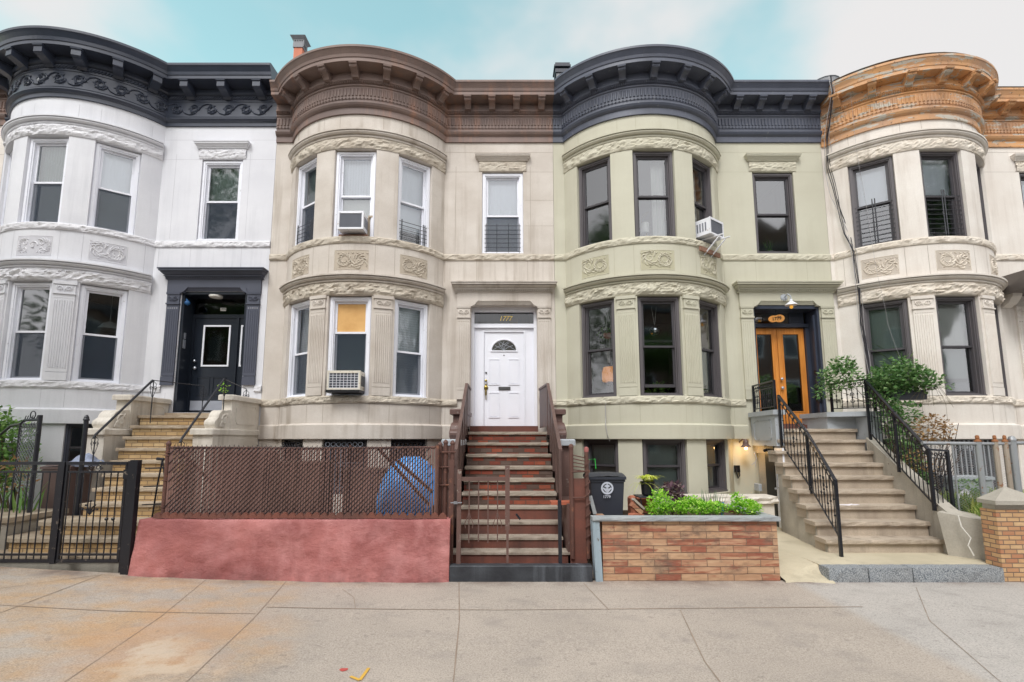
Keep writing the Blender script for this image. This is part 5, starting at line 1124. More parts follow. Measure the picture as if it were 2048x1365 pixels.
mb = MB(); mb.tube([(5.0, 10.1, 1.65), (4.97, 9.95, 1.52), (4.93, 9.95, 1.45), (4.86, 9.95, 1.40)], .006, 5); mb.tube([(4.93, 9.95, 1.45), (4.94, 9.95, 1.36)], .006, 5); solo('loose_wire', mb, 'cable_l', 'short loose white wire hanging below the security camera', 'wire')
mb = MB(); f = onwall(H3, -37, 0, .015); mb.tube([f(.2, 2.6, .06), f(.17, 2.55, .02), f(.18, 2.3, .03), f(.19, 2.2, .09), f(.22, 1.98, .09), f(.24, 1.86, .01)], .007, 5); solo('wall_cable', mb, 'cable_l', 'thin pale cable running down the sage bay below its left window', 'cable')

# ------------------------------------------------------------------ air conditioners
def air_con(name, label, F, u0, u1, z0, z1, n0, n1, body, gr, rings=14, legs=False):
    t = thing(name, label, 'air conditioner', F.pt((u0+u1)/2, z0, (n0+n1)/2), 'window air conditioners'); b = .035
    mb = MB(); F.box(mb, u0, u1, z0, z1, n0, n1-.015); F.ring(mb, u0-.006, u1+.006, z0-.006, z1+.006, b, n1-.02, n1); F.box(mb, u0+.05, u1-.05, z1-.045, z1-.02, n1, n1+.006); part('casing', mb, body, t)
    mb = MB(); F.quad(mb, u0+b, u1-b, z0+b, z1-b, n1-.012)
    part('grille_backing', mb, 'ac_dark' if rings == 8 else gr, t)
    mb = MB()
    if rings == 8:
        for i in range(9): u = u0+b+(u1-u0-2*b)*i/8; F.box(mb, u-.004, u+.004, z0+b, z1-b, n1-.011, n1-.004)
        for i in range(7): z = z0+b+(z1-z0-2*b)*i/6; F.box(mb, u0+b, u1-b, z-.004, z+.004, n1-.012, n1-.005)
        part('grille', mb, 'ac_white', t)
    else:
        n = rings
        for i in range(n): z = z0+b+.01+(z1-z0-2*b-.02)*i/(n-1); F.box(mb, u0+b, u1-b, z-.004, z+.004, n1-.011, n1-.005)
        part('grille', mb, gr, t)
    mb = MB()
    for s, u in ((-1, u0), (1, u1)):
        for k in range(5): F.box(mb, u+s*.0-(.004 if s < 0 else 0), u+(.004 if s > 0 else 0), z0+.08, z1-.08, n0+.08+(n1-n0-.14)*k/5, n0+.08+(n1-n0-.14)*k/5+.03)
    part('side_louvres', mb, gr, t); return t
W, F = H2.win['u1']; air_con('air_conditioner', 'white window air conditioner in the middle upper bay window of the beige house', F, .18, .68, 6.02, 6.38, -.1, .30, 'ac_white', 'ac_grill', 16)
mb = MB(); F.box(mb, .14, .72, 5.945, 5.985, .0, .10); solo('support_board', mb, 'rustwood', 'reddish board under the air conditioner in the beige upper bay', 'board')
mb = MB(); F.box(mb, .68, .78, 5.98, 6.42, -.1, -.04); F.box(mb, .70, .79, 6.38, 6.42, -.03, .02); solo('filler_panel', mb, 'nosing1', 'dull panel filling the gap right of the upper air conditioner', 'panel')
W, F = H2.win['l1']; air_con('air_conditioner', 'cream air conditioner with dark square grid in the boarded lower window', F, .11, .73, 2.83, 3.19, -.1, .30, 'ac_cream', 'ac_dark', 8)
mb = MB(); F.box(mb, .10, .74, 2.775, 2.825, .0, .34); solo('support_board', mb, 'black', 'black shelf under the cream air conditioner with square grid', 'board')
mb = MB(); F.quad(mb, .08, .75, 3.2, 3.26, -.09); 
W, F = H3.win['u2']; t = air_con('air_conditioner', 'white air conditioner jutting from the right upper bay window of the sage house', F, .08, .58, 6.03, 6.37, -.1, .34, 'ac_white', 'ac_grill', 18)
t = thing('support_bracket', 'white angled metal bracket propping the jutting white air conditioner', 'bracket', F.pt(.35, 5.6, .2))
for u in (.22, .46): mb = MB(); a, b = F.pt(u, 6.0, -.05), F.pt(u+.02, 5.99, .52); mb.tube([a, b], .016, 6); mb.tube([F.pt(u+.02, 5.97, .42), F.pt(u-.02, 5.66, .10)], .016, 6); part('strut', mb, 'ac_white', t)
mb = MB(); F.box(mb, -.02, .72, 5.70, 5.79, .125, .165); solo('support_board', mb, 'rustwood', 'weathered wooden batten below the sill under the jutting air conditioner', 'board')
W, F = H4.win['l1']; mb = MB(); F.box(mb, .14, .72, 2.80, 3.1, -.35, -.2); solo('air_conditioner', mb, 'ac_grill', 'dim grey unit standing inside the right lower bay window of the off-white house', 'air conditioner')

# ------------------------------------------------------------------ things seen in the windows of the sage house
W, F = H3.win['l0']; t = thing('pendant_lamp', 'orange hanging lamp seen in the left lower window of the sage house', 'lamp', F.pt(.4, 3.2, -.5))
mb = MB(); mb.lathe(F.pt(.44, 3.10, -.45), [(.19, 0), (.20, .04), (.20, .2), (.17, .30), (.02, .31)], 20); part('lamp_shade', mb, 'orange_shade', t); mb = MB(); mb.tube([F.pt(.44, 3.4, -.45), F.pt(.3, 3.7, -.6), F.pt(.1, 4.0, -.7)], .01, 6); mb.box(F.pt(.44,3,-.45).x-.09, F.pt(.44,3,-.45).x+.09, F.pt(.44,3,-.45).y-.09, F.pt(.44,3,-.45).y+.09, 2.75, 3.09); part('stand', mb, 'darkwood', t)
t = thing('hanging_planter', 'trailing plant in a corded hanger in the left lower window of the sage house', 'potted plant', F.pt(.45, 3.8, -.3)); mb = MB(); c = F.pt(.45, 3.98, -.3)
mb.lathe(c, [(.04, 0), (.09, .04), (.10, .12), (.09, .12)], 14); part('pot', mb, 'terracotta', t); mb = MB(); [mb.tube([c+Vector((.09*math.cos(a), .09*math.sin(a), .1)), c+Vector((0, 0, .6))], .005, 4) for a in (0, 2.1, 4.2)]; [mb.tube([c+Vector((.03*k, 0, 0)), c+Vector((.02*k, 0, -.5))], .006, 4) for k in (-1, 0, 1)]; part('cord', mb, 'curtain', t)
mb = MB(); clump(mb, c+Vector((0, 0, .12)), .2, .14, .14, 140, .07, .1, 11, .5); part('foliage', mb, 'leaf_bush', t)
W, F = H3.win['l1']; t = thing('mirror_ball', 'silver mirror ball hanging in the middle lower window of the sage house', 'mirror ball', F.pt(.4, 4.0, -.3)); c = F.pt(.42, 4.10, -.30)
mb = MB(); mb.ball(c, .115, 16); part('ball', mb, 'mirror', t); mb = MB(); [mb.tube([c+Vector((0, 0, .1)), c+Vector((.05*k, 0, .5))], .004, 4) for k in (-1, 1)]; part('cord', mb, 'curtain', t)
for F_, us, zz, lb in ((H3.win['l1'][1], .42, 2.78, 'row of leafy houseplants on the sill of the middle lower sage window'), (H3.win['l2'][1], .45, 2.78, 'dark leafy houseplant on the sill of the right lower sage window')):
    mb = MB(); c = F_.pt(us, zz+.1, -.28); clump(mb, c, .26 if us < .44 else .15, .1, .13, 160, .08, .4, 5); blades(mb, F_.pt(us+.08, zz+.1, -.28), 14, .35, .3, .014, 6); solo('houseplant', mb, 'leaf_bush', lb, 'plant')
W, F = H3.win['u1']; t = thing('table_lamp', 'white-shaded lamp in the middle upper window of the sage house', 'lamp', F.pt(.35, 5.95, -.4)); mb = MB(); mb.lathe(F.pt(.33, 6.22, -.4), [(.09, 0), (.08, .22), (.01, .22)], 16); part('lamp_shade', mb, 'white_ceramic', t); mb = MB(); mb.lathe(F.pt(.36, 5.95, -.4), [(.06, 0), (.07, .04), (.015, .08), (.012, .27)], 12); mb.tube([F.pt(.3, 6.3, -.5), F.pt(.28, 6.6, -.5), F.pt(.45, 6.75, -.5)], .008, 5); part('lamp_base', mb, 'brass', t)
W, F = H3.win['f']; t = thing('potted_plant', 'thin branching plant in a white pot inside the upper right sage window', 'potted plant', F.pt(.5, 6.0, -.4)); mb = MB(); mb.lathe(F.pt(.52, 6.02, -.4), [(.08, 0), (.11, .14), (.1, .14)], 14); part('pot', mb, 'white_ceramic', t); mb = MB(); blades(mb, F.pt(.52, 6.15, -.4), 26, .5, .55, .006, 9, .3); part('foliage', mb, 'leaf_bush', t)
t = thing('string_light', 'two tiny warm bulbs glowing inside the upper right sage window', 'lights', F.pt(.3, 6.2, -.6)); 
for u, z in ((.22, 6.28), (.34, 6.36), (.3, 6.2)): mb = MB(); mb.ball(F.pt(u, z, -.7), .013, 6); part('bulb', mb, 'glow', t)
W, F = H4.win['l0']; mb = MB(); blades(mb, F.pt(.62, 3.2, -.35), 30, 1.1, .75, .013, 12, .45, 1.0); solo('houseplant', mb, 'leaf_bush', 'long arching palm leaves inside the left lower window of the off-white house', 'plant')
W, F = H1.win['l2']; mb = MB(); mb.lathe(F.pt(.5, 3.95, -.5), [(.21, 0), (.2, .03), (.12, .12), (.03, .17)], 18); mb.tube([F.pt(.5, 4.1, -.5), F.pt(.5, 4.7, -.5)], .008, 5); solo('pendant_lamp', mb, 'white_ceramic', 'white domed pendant lamp inside the lower right window of the pale grey house', 'lamp')

# ------------------------------------------------------------------ roof features
t = thing('chimney', 'terracotta chimney pot with a slatted metal cowl behind the brown cornice', 'chimney', (-5.37, 12, 11))
mb = MB(); mb.hexa([(-5.51,11.9,9.6),(-5.26,11.9,9.6),(-5.26,12.15,9.6),(-5.51,12.15,9.6),(-5.49,11.9,12.06),(-5.27,11.9,12.06),(-5.27,12.15,12.06),(-5.49,12.15,12.06)]); part('flue', mb, 'terracotta', t)
mb = MB(); mb.box(-5.51, -5.25, 11.88, 12.06, 12.06, 12.2); [mb.box(-5.50+.06*i, -5.47+.06*i, 11.89, 11.91, 12.09, 12.29) for i in range(5)]; [mb.box(-5.27, -5.25, 11.9+.06*i, 11.93+.06*i, 12.09, 12.29) for i in range(5)]; [mb.box(-5.5, -5.26, 11.885, 11.895, 12.11+.05*i, 12.125+.05*i) for i in range(4)]
mb.add([(-5.58,11.82,12.36),(-5.18,11.82,12.36),(-5.18,12.23,12.36),(-5.58,12.23,12.36),(-5.50,11.9,12.27),(-5.26,11.9,12.27),(-5.26,12.15,12.27),(-5.50,12.15,12.27)], [(0,1,2,3),(4,7,6,5),(0,4,5,1),(1,5,6,2),(2,6,7,3),(3,7,4,0)]); part('cowl', mb, 'verdigris', t)
t = thing('roof_vent', 'dark square roof vent at the left end of the charcoal cornice', 'vent', (1.5, 12, 11))
mb = MB(); mb.box(1.36, 1.68, 11.9, 12.09, 9.6, 11.42); part('flue', mb, 'verdigris', t); mb = MB(); mb.box(1.33, 1.70, 11.87, 12.23, 11.34, 11.44); mb.box(1.30, 1.73, 11.84, 12.26, 11.49, 11.535); mb.box(1.33, 1.71, 11.88, 12.09, 11.55, 11.62); part('hood', mb, 'bin_black', t)
mb = MB(); mb.lathe((8.35, 12, 10.6), [(.34, -1), (.34, .46), (.36, .48), (.22, .53), (.01, .54)], 18); solo('roof_drum', mb, 'verdigris', 'low pale rounded roof cap left of the orange cornice', 'roof vent')

# ------------------------------------------------------------------ cables at the house joint
cs = []
for i, (dx, r, m_) in enumerate(((0, .011, 'cable_d'), (.03, .009, 'cable_d'), (-.025, .008, 'cable_l'), (.05, .007, 'cable_l'), (.015, .012, 'cable_d'), (.20, .0035, 'cable_l'))):
    ln = i == 5
    pts = [(7.14+dx*.6, 10.05, 9.80), (7.15+dx, 10.04, 9.4), (7.19+dx*1.2, 10.42, 8.6), (7.22+dx*(1.8+.5*i % 2), 10.50, 7.9), (7.28+dx*3.0, 10.44, 7.2), (7.36-dx*1.2+.03*i, 10.34, 6.3), (7.40+dx*1.6, 10.2, 5.85), (7.42+dx, 10.18, 5.1), (7.46+dx*1.5, 10.24, 4.3), (7.50+dx*.8, 10.2, 3.6), (7.54+dx*.5, 10.2, 2.9)] if not ln else [(7.45, 9.96, 9.78), (7.46, 9.95, 9.4), (7.62, 10.1, 8.0), (7.63, 10.0, 6.6), (7.66, 9.9, 5.2), (7.8, 9.95, 4.2), (8.0, 9.85, 3.2), (8.05, 9.85, 2.8)]
    mb = MB(); q = []
    for a, b in zip(pts, pts[1:]):
        for k in range(4): v = Vector(a).lerp(Vector(b), k/4); q.append(v+Vector((.012*math.sin(i*2+len(q)*.9), 0, 0)))
    mb.tube(q+[pts[-1]], r*.68, 5)
    lab = ['thick dark cable', 'dark cable', 'pale grey cable', 'thin pale cable', 'heaviest dark cable', 'single thin pale cable crossing the bay'][i]
    cs.append(solo('utility_cable', mb, m_, lab+' in the bundle running down the joint of sage and off-white houses' if not ln else 'single thin pale cable hanging alone across the off-white bay', 'cable', 'cables down the house joint'))
# ------------------------------------------------------------------ red wall, slatted fence, gates
mb = MB(); nx, nz_ = 120, 26; vs = []
x0, x1, zb, zt = -4.78, -.70, 0.0, .86
def rw(x, z, y): return (x, y, z)
for i in range(nx+1):
    for k in range(nz_+1):
        fx_, fz_ = i/nx, k/nz_; x = x0+.02*fz_*(1-fx_)**6+(x1-x0)*fx_; z = .04+(zt-.04)*fz_
        e = .03*(fz_**8)+.02*((1-fx_)**30+fx_**60); y = 6.62+.03*fz_+.035*fbm(x*1.1, 2, z*1.6)*1+.012*nz3(x*5, 1, z*5)+e-.05*(1-fz_)**4
        if k == nz_: z += .015*nz3(x*2, 0, 0)
        vs.append((x, y, z))
fs = [(i*(nz_+1)+k, (i+1)*(nz_+1)+k, (i+1)*(nz_+1)+k+1, i*(nz_+1)+k+1) for i in range(nx) for k in range(nz_)]
b0 = len(vs)
for i in range(nx+1): v = vs[i*(nz_+1)+nz_]; vs.append((v[0], 6.98, v[2]-.01))
fs += [(i*(nz_+1)+nz_, (i+1)*(nz_+1)+nz_, b0+i+1, b0+i) for i in range(nx)]
for i in (0, nx):
    col_ = [i*(nz_+1)+k for k in range(nz_+1)]; vs.append((vs[i*(nz_+1)][0], 6.98, .04)); fs.append(tuple(col_+[b0+i, len(vs)-1]))
mb.add(vs, fs); o = solo('stucco_wall', mb, 'redwall', 'low pink-red stucco wall under the brown slatted fence', 'wall', None, True)
mb = MB()
for i in range(37):
    x = -4.53+i*.1035; z = .90+.004*math.sin(i*1.7)
    P_ = [(x-.05+.1*k/8, z+.045*math.sin(PI*k/8)) for k in range(9)]+[(x+.052, z-.03), (x-.052, z-.03)]
    mb.prism(P_, lambda u, v: (u, 6.70, v), lambda u, v: (u, 6.745, v))
solo('scalloped_edging', mb, 'brownrust', 'brown scalloped edging strip along the top of the pink-red wall', 'edging')
t = thing('slatted_fence', 'brown chain-link fence with privacy slats on the pink-red wall', 'fence', (-2.7, 6.82, .85))
fx0, fx1, fz0, fz1, fy = -4.52, -.93, .88, 1.795, 6.80
mb = MB(); rr = random.Random(5); x = fx0+.02
while x < fx1:
    gap = .0065 if x < -3.2 else (.0135 if -2.45 < x < -2.05 or x > -1.8 else .009)
    if rr.random() > .006:
        w = .034-gap; lean = rr.uniform(-.004, .004); y = fy+rr.uniform(-.003, .003); h0 = fz0+rr.uniform(-.005, .02)+(.0 if x < -3.9 or rr.random() > .2 else .03); h1 = fz1-rr.uniform(.01, .03)
        mb.hexa([(x, y, h0), (x+w, y, h0), (x+w, y+.005, h0), (x, y+.005, h0), (x+lean, y, h1), (x+w+lean, y, h1), (x+w+lean, y+.005, h1), (x+lean, y+.005, h1)])
    x += .034
part('privacy_slats', mb, 'slat', t)
mb = MB(); H_ = fz1-fz0; p = .062; n = int((fx1-fx0+H_)/p)
for i in range(n):
    for s in (1,):
        a = fx0-(H_ if s > 0 else 0)+i*p; pts = []
        q0, q1 = 0.0, 1.0
        for k in range(9):
            f = k/8; xx = a+s*H_*f+(0 if s > 0 else 0)
            if fx0 <= xx <= fx1: pts.append((xx, fy-.006+(.004 if (k+i) % 2 else 0), fz0+H_*f))
        if len(pts) > 1: mb.tube(pts, .0052, 4, 0, False)
for i in range(int((fx1-fx0)/.062)): a = fx0+i*.062+.02; mb.tube([(a-.012, fy-.006, fz1-.02), (a, fy-.006, fz1+.022+.006*math.sin(i)), (a+.012, fy-.006, fz1-.02)], .0038, 4, 0, False)
part('wire_mesh', mb, 'iron', t)
mb = MB(); mb.tube([(fx0, fy+.03, fz1-.01), (-2.6, fy+.03, fz1-.025), (fx1, fy+.03, fz1-.01)], .019, 8); part('top_rail', mb, 'rustpost', t)
for x in (fx0-.02, -2.08, fx1+.03):
    mb = MB(); mb.tube([(x, fy+.03, .82), (x, fy+.03, 1.82)], .028 if x != -2.08 else .017, 10)
    if x < -4: mb.lathe((x, fy+.03, 1.82), [(.034, 0), (.034, .02), (.02, .045), (.004, .06)], 10); [mb.tube([(x-.03, fy+.0, z), (x+.05, fy-.0, z)], .006, 5) for z in (1.0, 1.35, 1.68, 1.72)]
    part('post', mb, 'rustpost', t)
for a, b in (((-4.42, 1.76), (-3.45, .88)), ((-1.70, 1.77), (-1.0, 1.02)), ((-1.55, 1.70), (-.97, 1.2))):
    mb = MB(); mb.tube([(a[0], fy+.05, a[1]), (b[0], fy+.05, b[1])], .022, 8); part('brace', mb, 'rustpost', t)
# cluster of old posts left of the beige stoop gate
t = thing('fence_posts', 'cluster of rusty brown posts wired together beside the beige stoop gate', 'posts', (-.8, 6.9, .85))
for x, z in ((-.875, 1.84), (-.80, 1.87), (-.705, 1.86)):
    mb = MB(); mb.tube([(x, 6.92, .86), (x, 6.92, z-.03)], .030, 8); mb.lathe((x, 6.92, z-.03), [(.036, 0), (.036, .018), (.022, .04), (.004, .055)], 10); part('post', mb, 'rustpost', t)
mb = MB(); mb.box(-.90, -.71, 6.93, 6.95, .86, 1.80); part('backing_board', mb, 'brownpaint', t)
mb = MB(); [mb.tube([(-.93, 6.885, z), (-.66, 6.885, z+.004)], .010, 6) for z in (1.28, 1.52, 1.72)]; part('tie_bar', mb, 'rustpost', t)
# gate at the beige stoop
t = thing('stoop_gate', 'brown steel gate standing ajar at the foot of the red brick stoop', 'gate', (-.3, 6.75, .27), 'brown gate pieces at the red brick stoop')
for a, b, c, d in ((-.62, -.565, .27, 1.50), (.015, .075, .72, 1.545), (.03, .06, .30, .72)): mb = MB(); mb.box(a, b, 6.72, 6.775, c, d); part('frame_post', mb, 'brownpaint', t)
mb = MB(); mb.box(-.565, .015, 6.73, 6.765, 1.35, 1.40); part('top_rail', mb, 'brownpaint', t)
for i in range(4):
    x = -.46+i*.125; mb = MB(); zl = .55+.02*(i % 2); mb.tube([(x, 6.748, zl), (x, 6.748, 1.35)], .0085, 5)
    if i in (0, 3): mb.tube([(x, 6.748, .95), (x+.02, 6.745, .88), (x+.055, 6.745, .80), (x+.045, 6.745, .74)], .005, 5); mb.tube([(x, 6.748, .95), (x-.02, 6.745, .88), (x-.055, 6.745, .80), (x-.045, 6.745, .74)], .005, 5)
    part('bar', mb, 'brownpaint', t)
mb = MB(); mb.tube([(-.70, 6.70, 1.07), (-.55, 6.70, 1.07)], .009, 6); mb.box(-.66, -.61, 6.69, 6.71, 1.055, 1.09); part('latch', mb, 'steel', t)
mb = MB(); mb.box(-.73, -.67, 6.78, 6.84, .27, 1.62); solo('gate_post', mb, 'rustpost', 'square brown post left of the brown stoop gate', 'post', 'brown gate pieces at the red brick stoop')
mb = MB(); mb.box(.71, .755, 6.735, 6.78, .30, 1.10); solo('gate_post', mb, 'iron', 'dark thin free-standing post right of the brown stoop gate', 'post', 'brown gate pieces at the red brick stoop')
t = thing('side_fence', 'brown sheet-backed side fence and posts between red brick stoop and grey bin', 'fence', (1.04, 7, .3))
for x, z in ((.93, 1.76), (1.14, 1.72)): mb = MB(); mb.tube([(x, 7.0, .3), (x, 7.0, z)], .027, 10); mb.lathe((x, 7.0, z), [(.03, 0), (.035, .03), (.03, .06), (.004, .075)], 10, 1 if x > 1 else 0); part('post', mb, ['rustpost', 'redwall'], t)
mb = MB(); mb.box(.90, 1.13, 7.02, 7.04, .2, 1.36); part('sheet', mb, 'brownrust', t)
mb = MB(); [mb.tube([(.92, 6.98, z), (1.15, 6.98, z+.01)], .011, 6) for z in (1.10, 1.45)]; [mb.tube([(.95, 7.0, 1.48+.05*k), (1.12, 6.99, 1.46+.045*k)], .008, 5) for k in range(5)]; part('rail', mb, 'rustpost', t)
mb = MB(); rr = random.Random(2); mb.tube([(1.14+.035*math.cos(k*1.1), 6.97+.02*math.sin(k*1.1), .5+.024*k) for k in range(50)], .007, 5); part('wound_wire', mb, 'rustpost', t)

# ------------------------------------------------------------------ black gate of the pale house
t = thing('double_gate', 'black iron picket double gate across the pale grey house frontage', 'gate', (-5.8, 6.72, .25))
def leaf_gate(x0, x1, nb, name):
    z0 = .345; mb = MB(); mb.box(x0, x1, 6.70, 6.74, 1.56, 1.60); mb.box(x0, x1, 6.71, 6.735, 1.455, 1.48); mb.box(x0, x1, 6.71, 6.735, .40, .425); mb.box(x0, x1, 6.70, 6.74, z0-.03, z0+.01); mb.box(x0, x0+.025, 6.705, 6.737, z0, 1.57); mb.box(x1-.025, x1, 6.705, 6.737, z0, 1.57); g = part(name, mb, 'iron_blue', t)
    for i in range(nb):
        x = x0+(x1-x0)*(i+.6)/nb; mb = MB(); mb.tube([(x, 6.722, .345), (x, 6.722, 1.46)], .0085, 6); part('picket', mb, 'iron_blue', g)
    return g
leaf_gate(-7.5, -5.87, 17, 'gate_leaf'); g = leaf_gate(-5.79, -4.98, 9, 'gate_leaf')
mb = MB(); u = Vector((1, 0, 0))
for s in (-1, 1): cscroll(mb, (-5.42+s*.045, 6.72, 1.52), u*s, .045, 1, .006); cscroll(mb, (-5.42+s*.09, 6.72, 1.52), -u*s, .03, -1, .006); cscroll(mb, (-6.9+s*.045, 6.72, 1.52), u*s, .045, 1, .006)
for k in (-2, -1, 0, 1, 2): a = PI/2+k*.62; mb.tube([(-5.42, 6.71, .92), (-5.42+.05*math.cos(a), 6.71, .96+.06*math.sin(a)), (-5.42+.105*math.cos(a), 6.71, .96+.11*math.sin(a)*(1 if k else 1.3))], [.009, .009, .004], 6); mb.ball((-5.42+.105*math.cos(a), 6.71, .95+.11*math.sin(a)*(1 if k else 1.3)), .013, 6)
for x in (-5.20, -5.115): mb.ball((x, 6.72, .86), .022, 8)
part('scrollwork', mb, 'iron_blue', g)
for a, b in ((-5.86, -5.80),): mb = MB(); mb.box(a, b, 6.69, 6.74, .30, 1.60); part('centre_post', mb, 'iron_blue', t)
mb = MB(); mb.box(-4.90, -4.80, 6.64, 6.72, .12, 1.625); mb.box(-4.945, -4.90, 6.665, 6.70, .2, 1.61); mb.box(-5.00, -4.945, 6.67, 6.69, 1.38, 1.5); part('hinge_post', mb, 'iron_blue', t)
mb = MB()
for z in (1.02, 1.26, 1.5): mb.tube([(-4.88, 6.9, z), (-4.55, 6.92, z+.01)], .008, 5)
mb.tube([(-4.72, 7.0, 1.62), (-4.76, 7.0, 1.3), (-4.80, 7.0, .8)], .012, 6); mb.tube([(-4.72, 7.0, 1.62), (-4.66, 7.0, 1.3), (-4.60, 7.0, 1.1)], .010, 6); mb.tube([(-4.80, 7, 1.63), (-4.70, 7.0, 1.62)], .02, 6)
mb2 = mb; solo('side_rail', mb2, 'iron', 'thin black wire rails with an A-shaped stay between black gate and slatted fence', 'rail')
# open chain-link gate, post, bin and planting of the pale house
t = thing('chain_link_gate', 'black framed chain-link gate standing open behind the black picket gate', 'gate', (-7.5, 8.0, .7))
mb = MB(); A, B_, Cc, Dd = (-7.78, 8.1, .55), (-7.70, 8.0, 2.14), (-7.62, 7.98, 2.20), (-7.20, 7.8, 2.20)
mb.tube([A, B_, Cc, Dd], .022, 8); mb.tube([B_, (-8.05, 8.2, 2.12), (-8.4, 8.4, 1.98)], .022, 8); mb.tube([(-7.70, 8.0, 2.08), (-7.20, 7.8, 2.08)], .012, 6); part('gate_frame', mb, 'iron', t)
mb = MB(); mb.tube([(-7.20, 7.78, 2.27), (-7.22, 7.8, .55)], .032, 10); [mb.tube([(-7.16, 7.74, z), (-7.24, 7.8, z)], .02, 6) for z in (1.0, 1.35, 2.0)]; part('gate_post', mb, 'iron', t)
mb = MB()
for i in range(-14, 15):
    for s in (1, -1):
        pts = [(-7.70+.5*q-0, 8.0-.2*q, 2.16-(s*(q*.5-.02*0)+i*.068 if s > 0 else -q*.5+i*.068)) for q in [k/16 for k in range(17)]]; pts = [p_ for p_ in pts if .95 < p_[2] < 2.17]
        if len(pts) > 1: mb.tube(pts, .0045, 4, 0, False)
part('wire_mesh', mb, paint('grey_wire', srgb(120,124,130), .5, .1, 0), t)
mb = MB(); [mb.tube([(-7.62+.055*k, 7.97-.02*k, 2.2), (-7.60+.055*k, 7.97-.02*k, 2.27)], .006, 4) for k in range(8)]; mb.tube([(-7.40+.04*math.cos(a), 7.87, 2.28+.055*math.sin(a)) for a in [k*PI/8 for k in range(17)]], .008, 6); part('finials', mb, 'iron', t)
mb = MB(); mb.tube([(-6.83, 8.2, .4), (-6.83, 8.2, 2.2)], .034, 10); mb.lathe((-6.83, 8.2, 2.2), [(.045, 0), (.045, .02), (.035, .04), (.035, .055), (.02, .085), (.004, .095)], 12); solo('iron_post', mb, 'iron', 'round black post with a domed finial standing before the tan brick stoop', 'post')
def wheelie(name, label, x0, x1, y0, y1, z0, zt, m, lidm):
    t = thing(name, label, 'bin', ((x0+x1)/2, (y0+y1)/2, z0)); i_ = .03
    mb = MB(); mb.hexa([(x0+i_,y0+i_,z0),(x1-i_,y0+i_,z0),(x1-i_,y1-i_,z0),(x0+i_,y1-i_,z0),(x0,y0,zt),(x1,y0,zt),(x1,y1,zt),(x0,y1,zt)]); mb.box(x0-.012, x1+.012, y0-.012, y1+.01, zt-.05, zt-.02); part('body', mb, m, t)
    mb = MB(); n = 8; vs = []
    for i in range(n+1):
        for k in range(5): vs.append((x0-.025+(x1-x0+.05)*i/n, y0-.03+(y1-y0+.06)*k/4, zt+.02+.045*math.sin(PI*k/4)+.015*math.sin(PI*i/n)+.008*nz3(i*.9, k, 2)))
    mb.add(vs, [(i*5+k, (i+1)*5+k, (i+1)*5+k+1, i*5+k+1) for i in range(n) for k in range(4)]); mb.box(x0-.025, x1+.025, y0-.03, y1+.03, zt-.015, zt+.022); mb.tube([(x0+.04, y1+.05, zt), (x1-.04, y1+.05, zt)], .016, 6); part('lid', mb, lidm, t)
    for x in (x0-.01, x1+.01): mb = MB(); mb.tube([(x-.02, y1-.05, z0+.1), (x+.02, y1-.05, z0+.1)], .09, 14); part('wheel', mb, 'black', t)
    return t
wheelie('wheelie_bin', 'brown wheeled bin behind the black gate of the pale grey house', -7.68, -7.22, 8.45, 8.95, .36, 1.42, 'bin_brown', 'bin_brown')
mb = MB(); vs = []
for i in range(15):
    for k in range(9): u, v = i/14, k/8; vs.append((-7.30+.40*u, 8.45+.3*v, 1.52+.14*math.sin(PI*u)*math.sin(PI*v)+.05*nz3(u*5, v*5, 1)))
mb.add(vs, [(i*9+k, (i+1)*9+k, (i+1)*9+k+1, i*9+k+1) for i in range(14) for k in range(8)]); mb.box(-7.26, -6.95, 8.5, 8.7, 1.44, 1.52); solo('crumpled_bag', mb, paint('blue_white_print', srgb(150,160,184), .7, .35, .3), 'crumpled blue-white bag lying on the brown bin', 'bag')
t = thing('planting_bed', 'stone-edged raised bed with yellowing plants behind the left gate leaf', 'flower bed', (-8.0, 7.7, .3))
mb = MB(); mb.box(-9.6, -7.05, 7.30, 8.2, .1, .72, 0); rocky_slab(mb, -9.6, -7.0, 7.26, 8.25, .72, .79, 1, 0, .01, 6); part('bed_wall', mb, ['conc3', 'nosing1'], t)
mb = MB(); blades(mb, (-8.0, 7.9, .79), 90, .62, .35, .016, 21, .3, 1, .75, .2); part('strap_leaves', mb, 'leaf_bush', t)
mb = MB(); clump(mb, (-7.75, 7.9, 1.35), .5, .2, .28, 120, .08, .3, 31); part('withered_leaves', mb, 'leaf_dry', t)
t = thing('shrub', 'leafy green shrub at the left edge before the pale grey bay', 'shrub', (-8.5, 9.0, .2))
mb = MB(); clump(mb, (-9.3, 8.9, 1.75), .75, .45, .85, 1500, .10, .2, 41); clump(mb, (-8.75, 8.9, 1.65), .5, .35, .65, 650, .09, .2, 42); clump(mb, (-8.3, 8.7, 1.3), .25, .3, .3, 160, .07, .2, 43); part('foliage', mb, 'leaf_bush', t)
mb = MB(); stems(mb, (-8.6, 9.0, .15), [(-8.9, 8.9, 2.0), (-8.7, 8.9, 1.9), (-8.4, 8.8, 1.5), (-9.1, 9, 1.8), (-9.2, 8.8, 2.3)], .022); part('stems', mb, 'stem', t)
t = thing('potted_plant', 'sprig of lime green leaves on the right cheek wall of the tan brick stoop', 'plant', (-5.4, 9.5, 2.74)); mb = MB(); stems(mb, (-5.37, 9.52, 2.72), [(-5.4, 9.5, 2.98), (-5.3, 9.5, 2.9)], .006); part('stem', mb, 'stem', t); mb = MB(); clump(mb, (-5.36, 9.5, 2.88), .08, .06, .12, 34, .055, .4, 8); part('foliage', mb, 'leaf_lime', t)

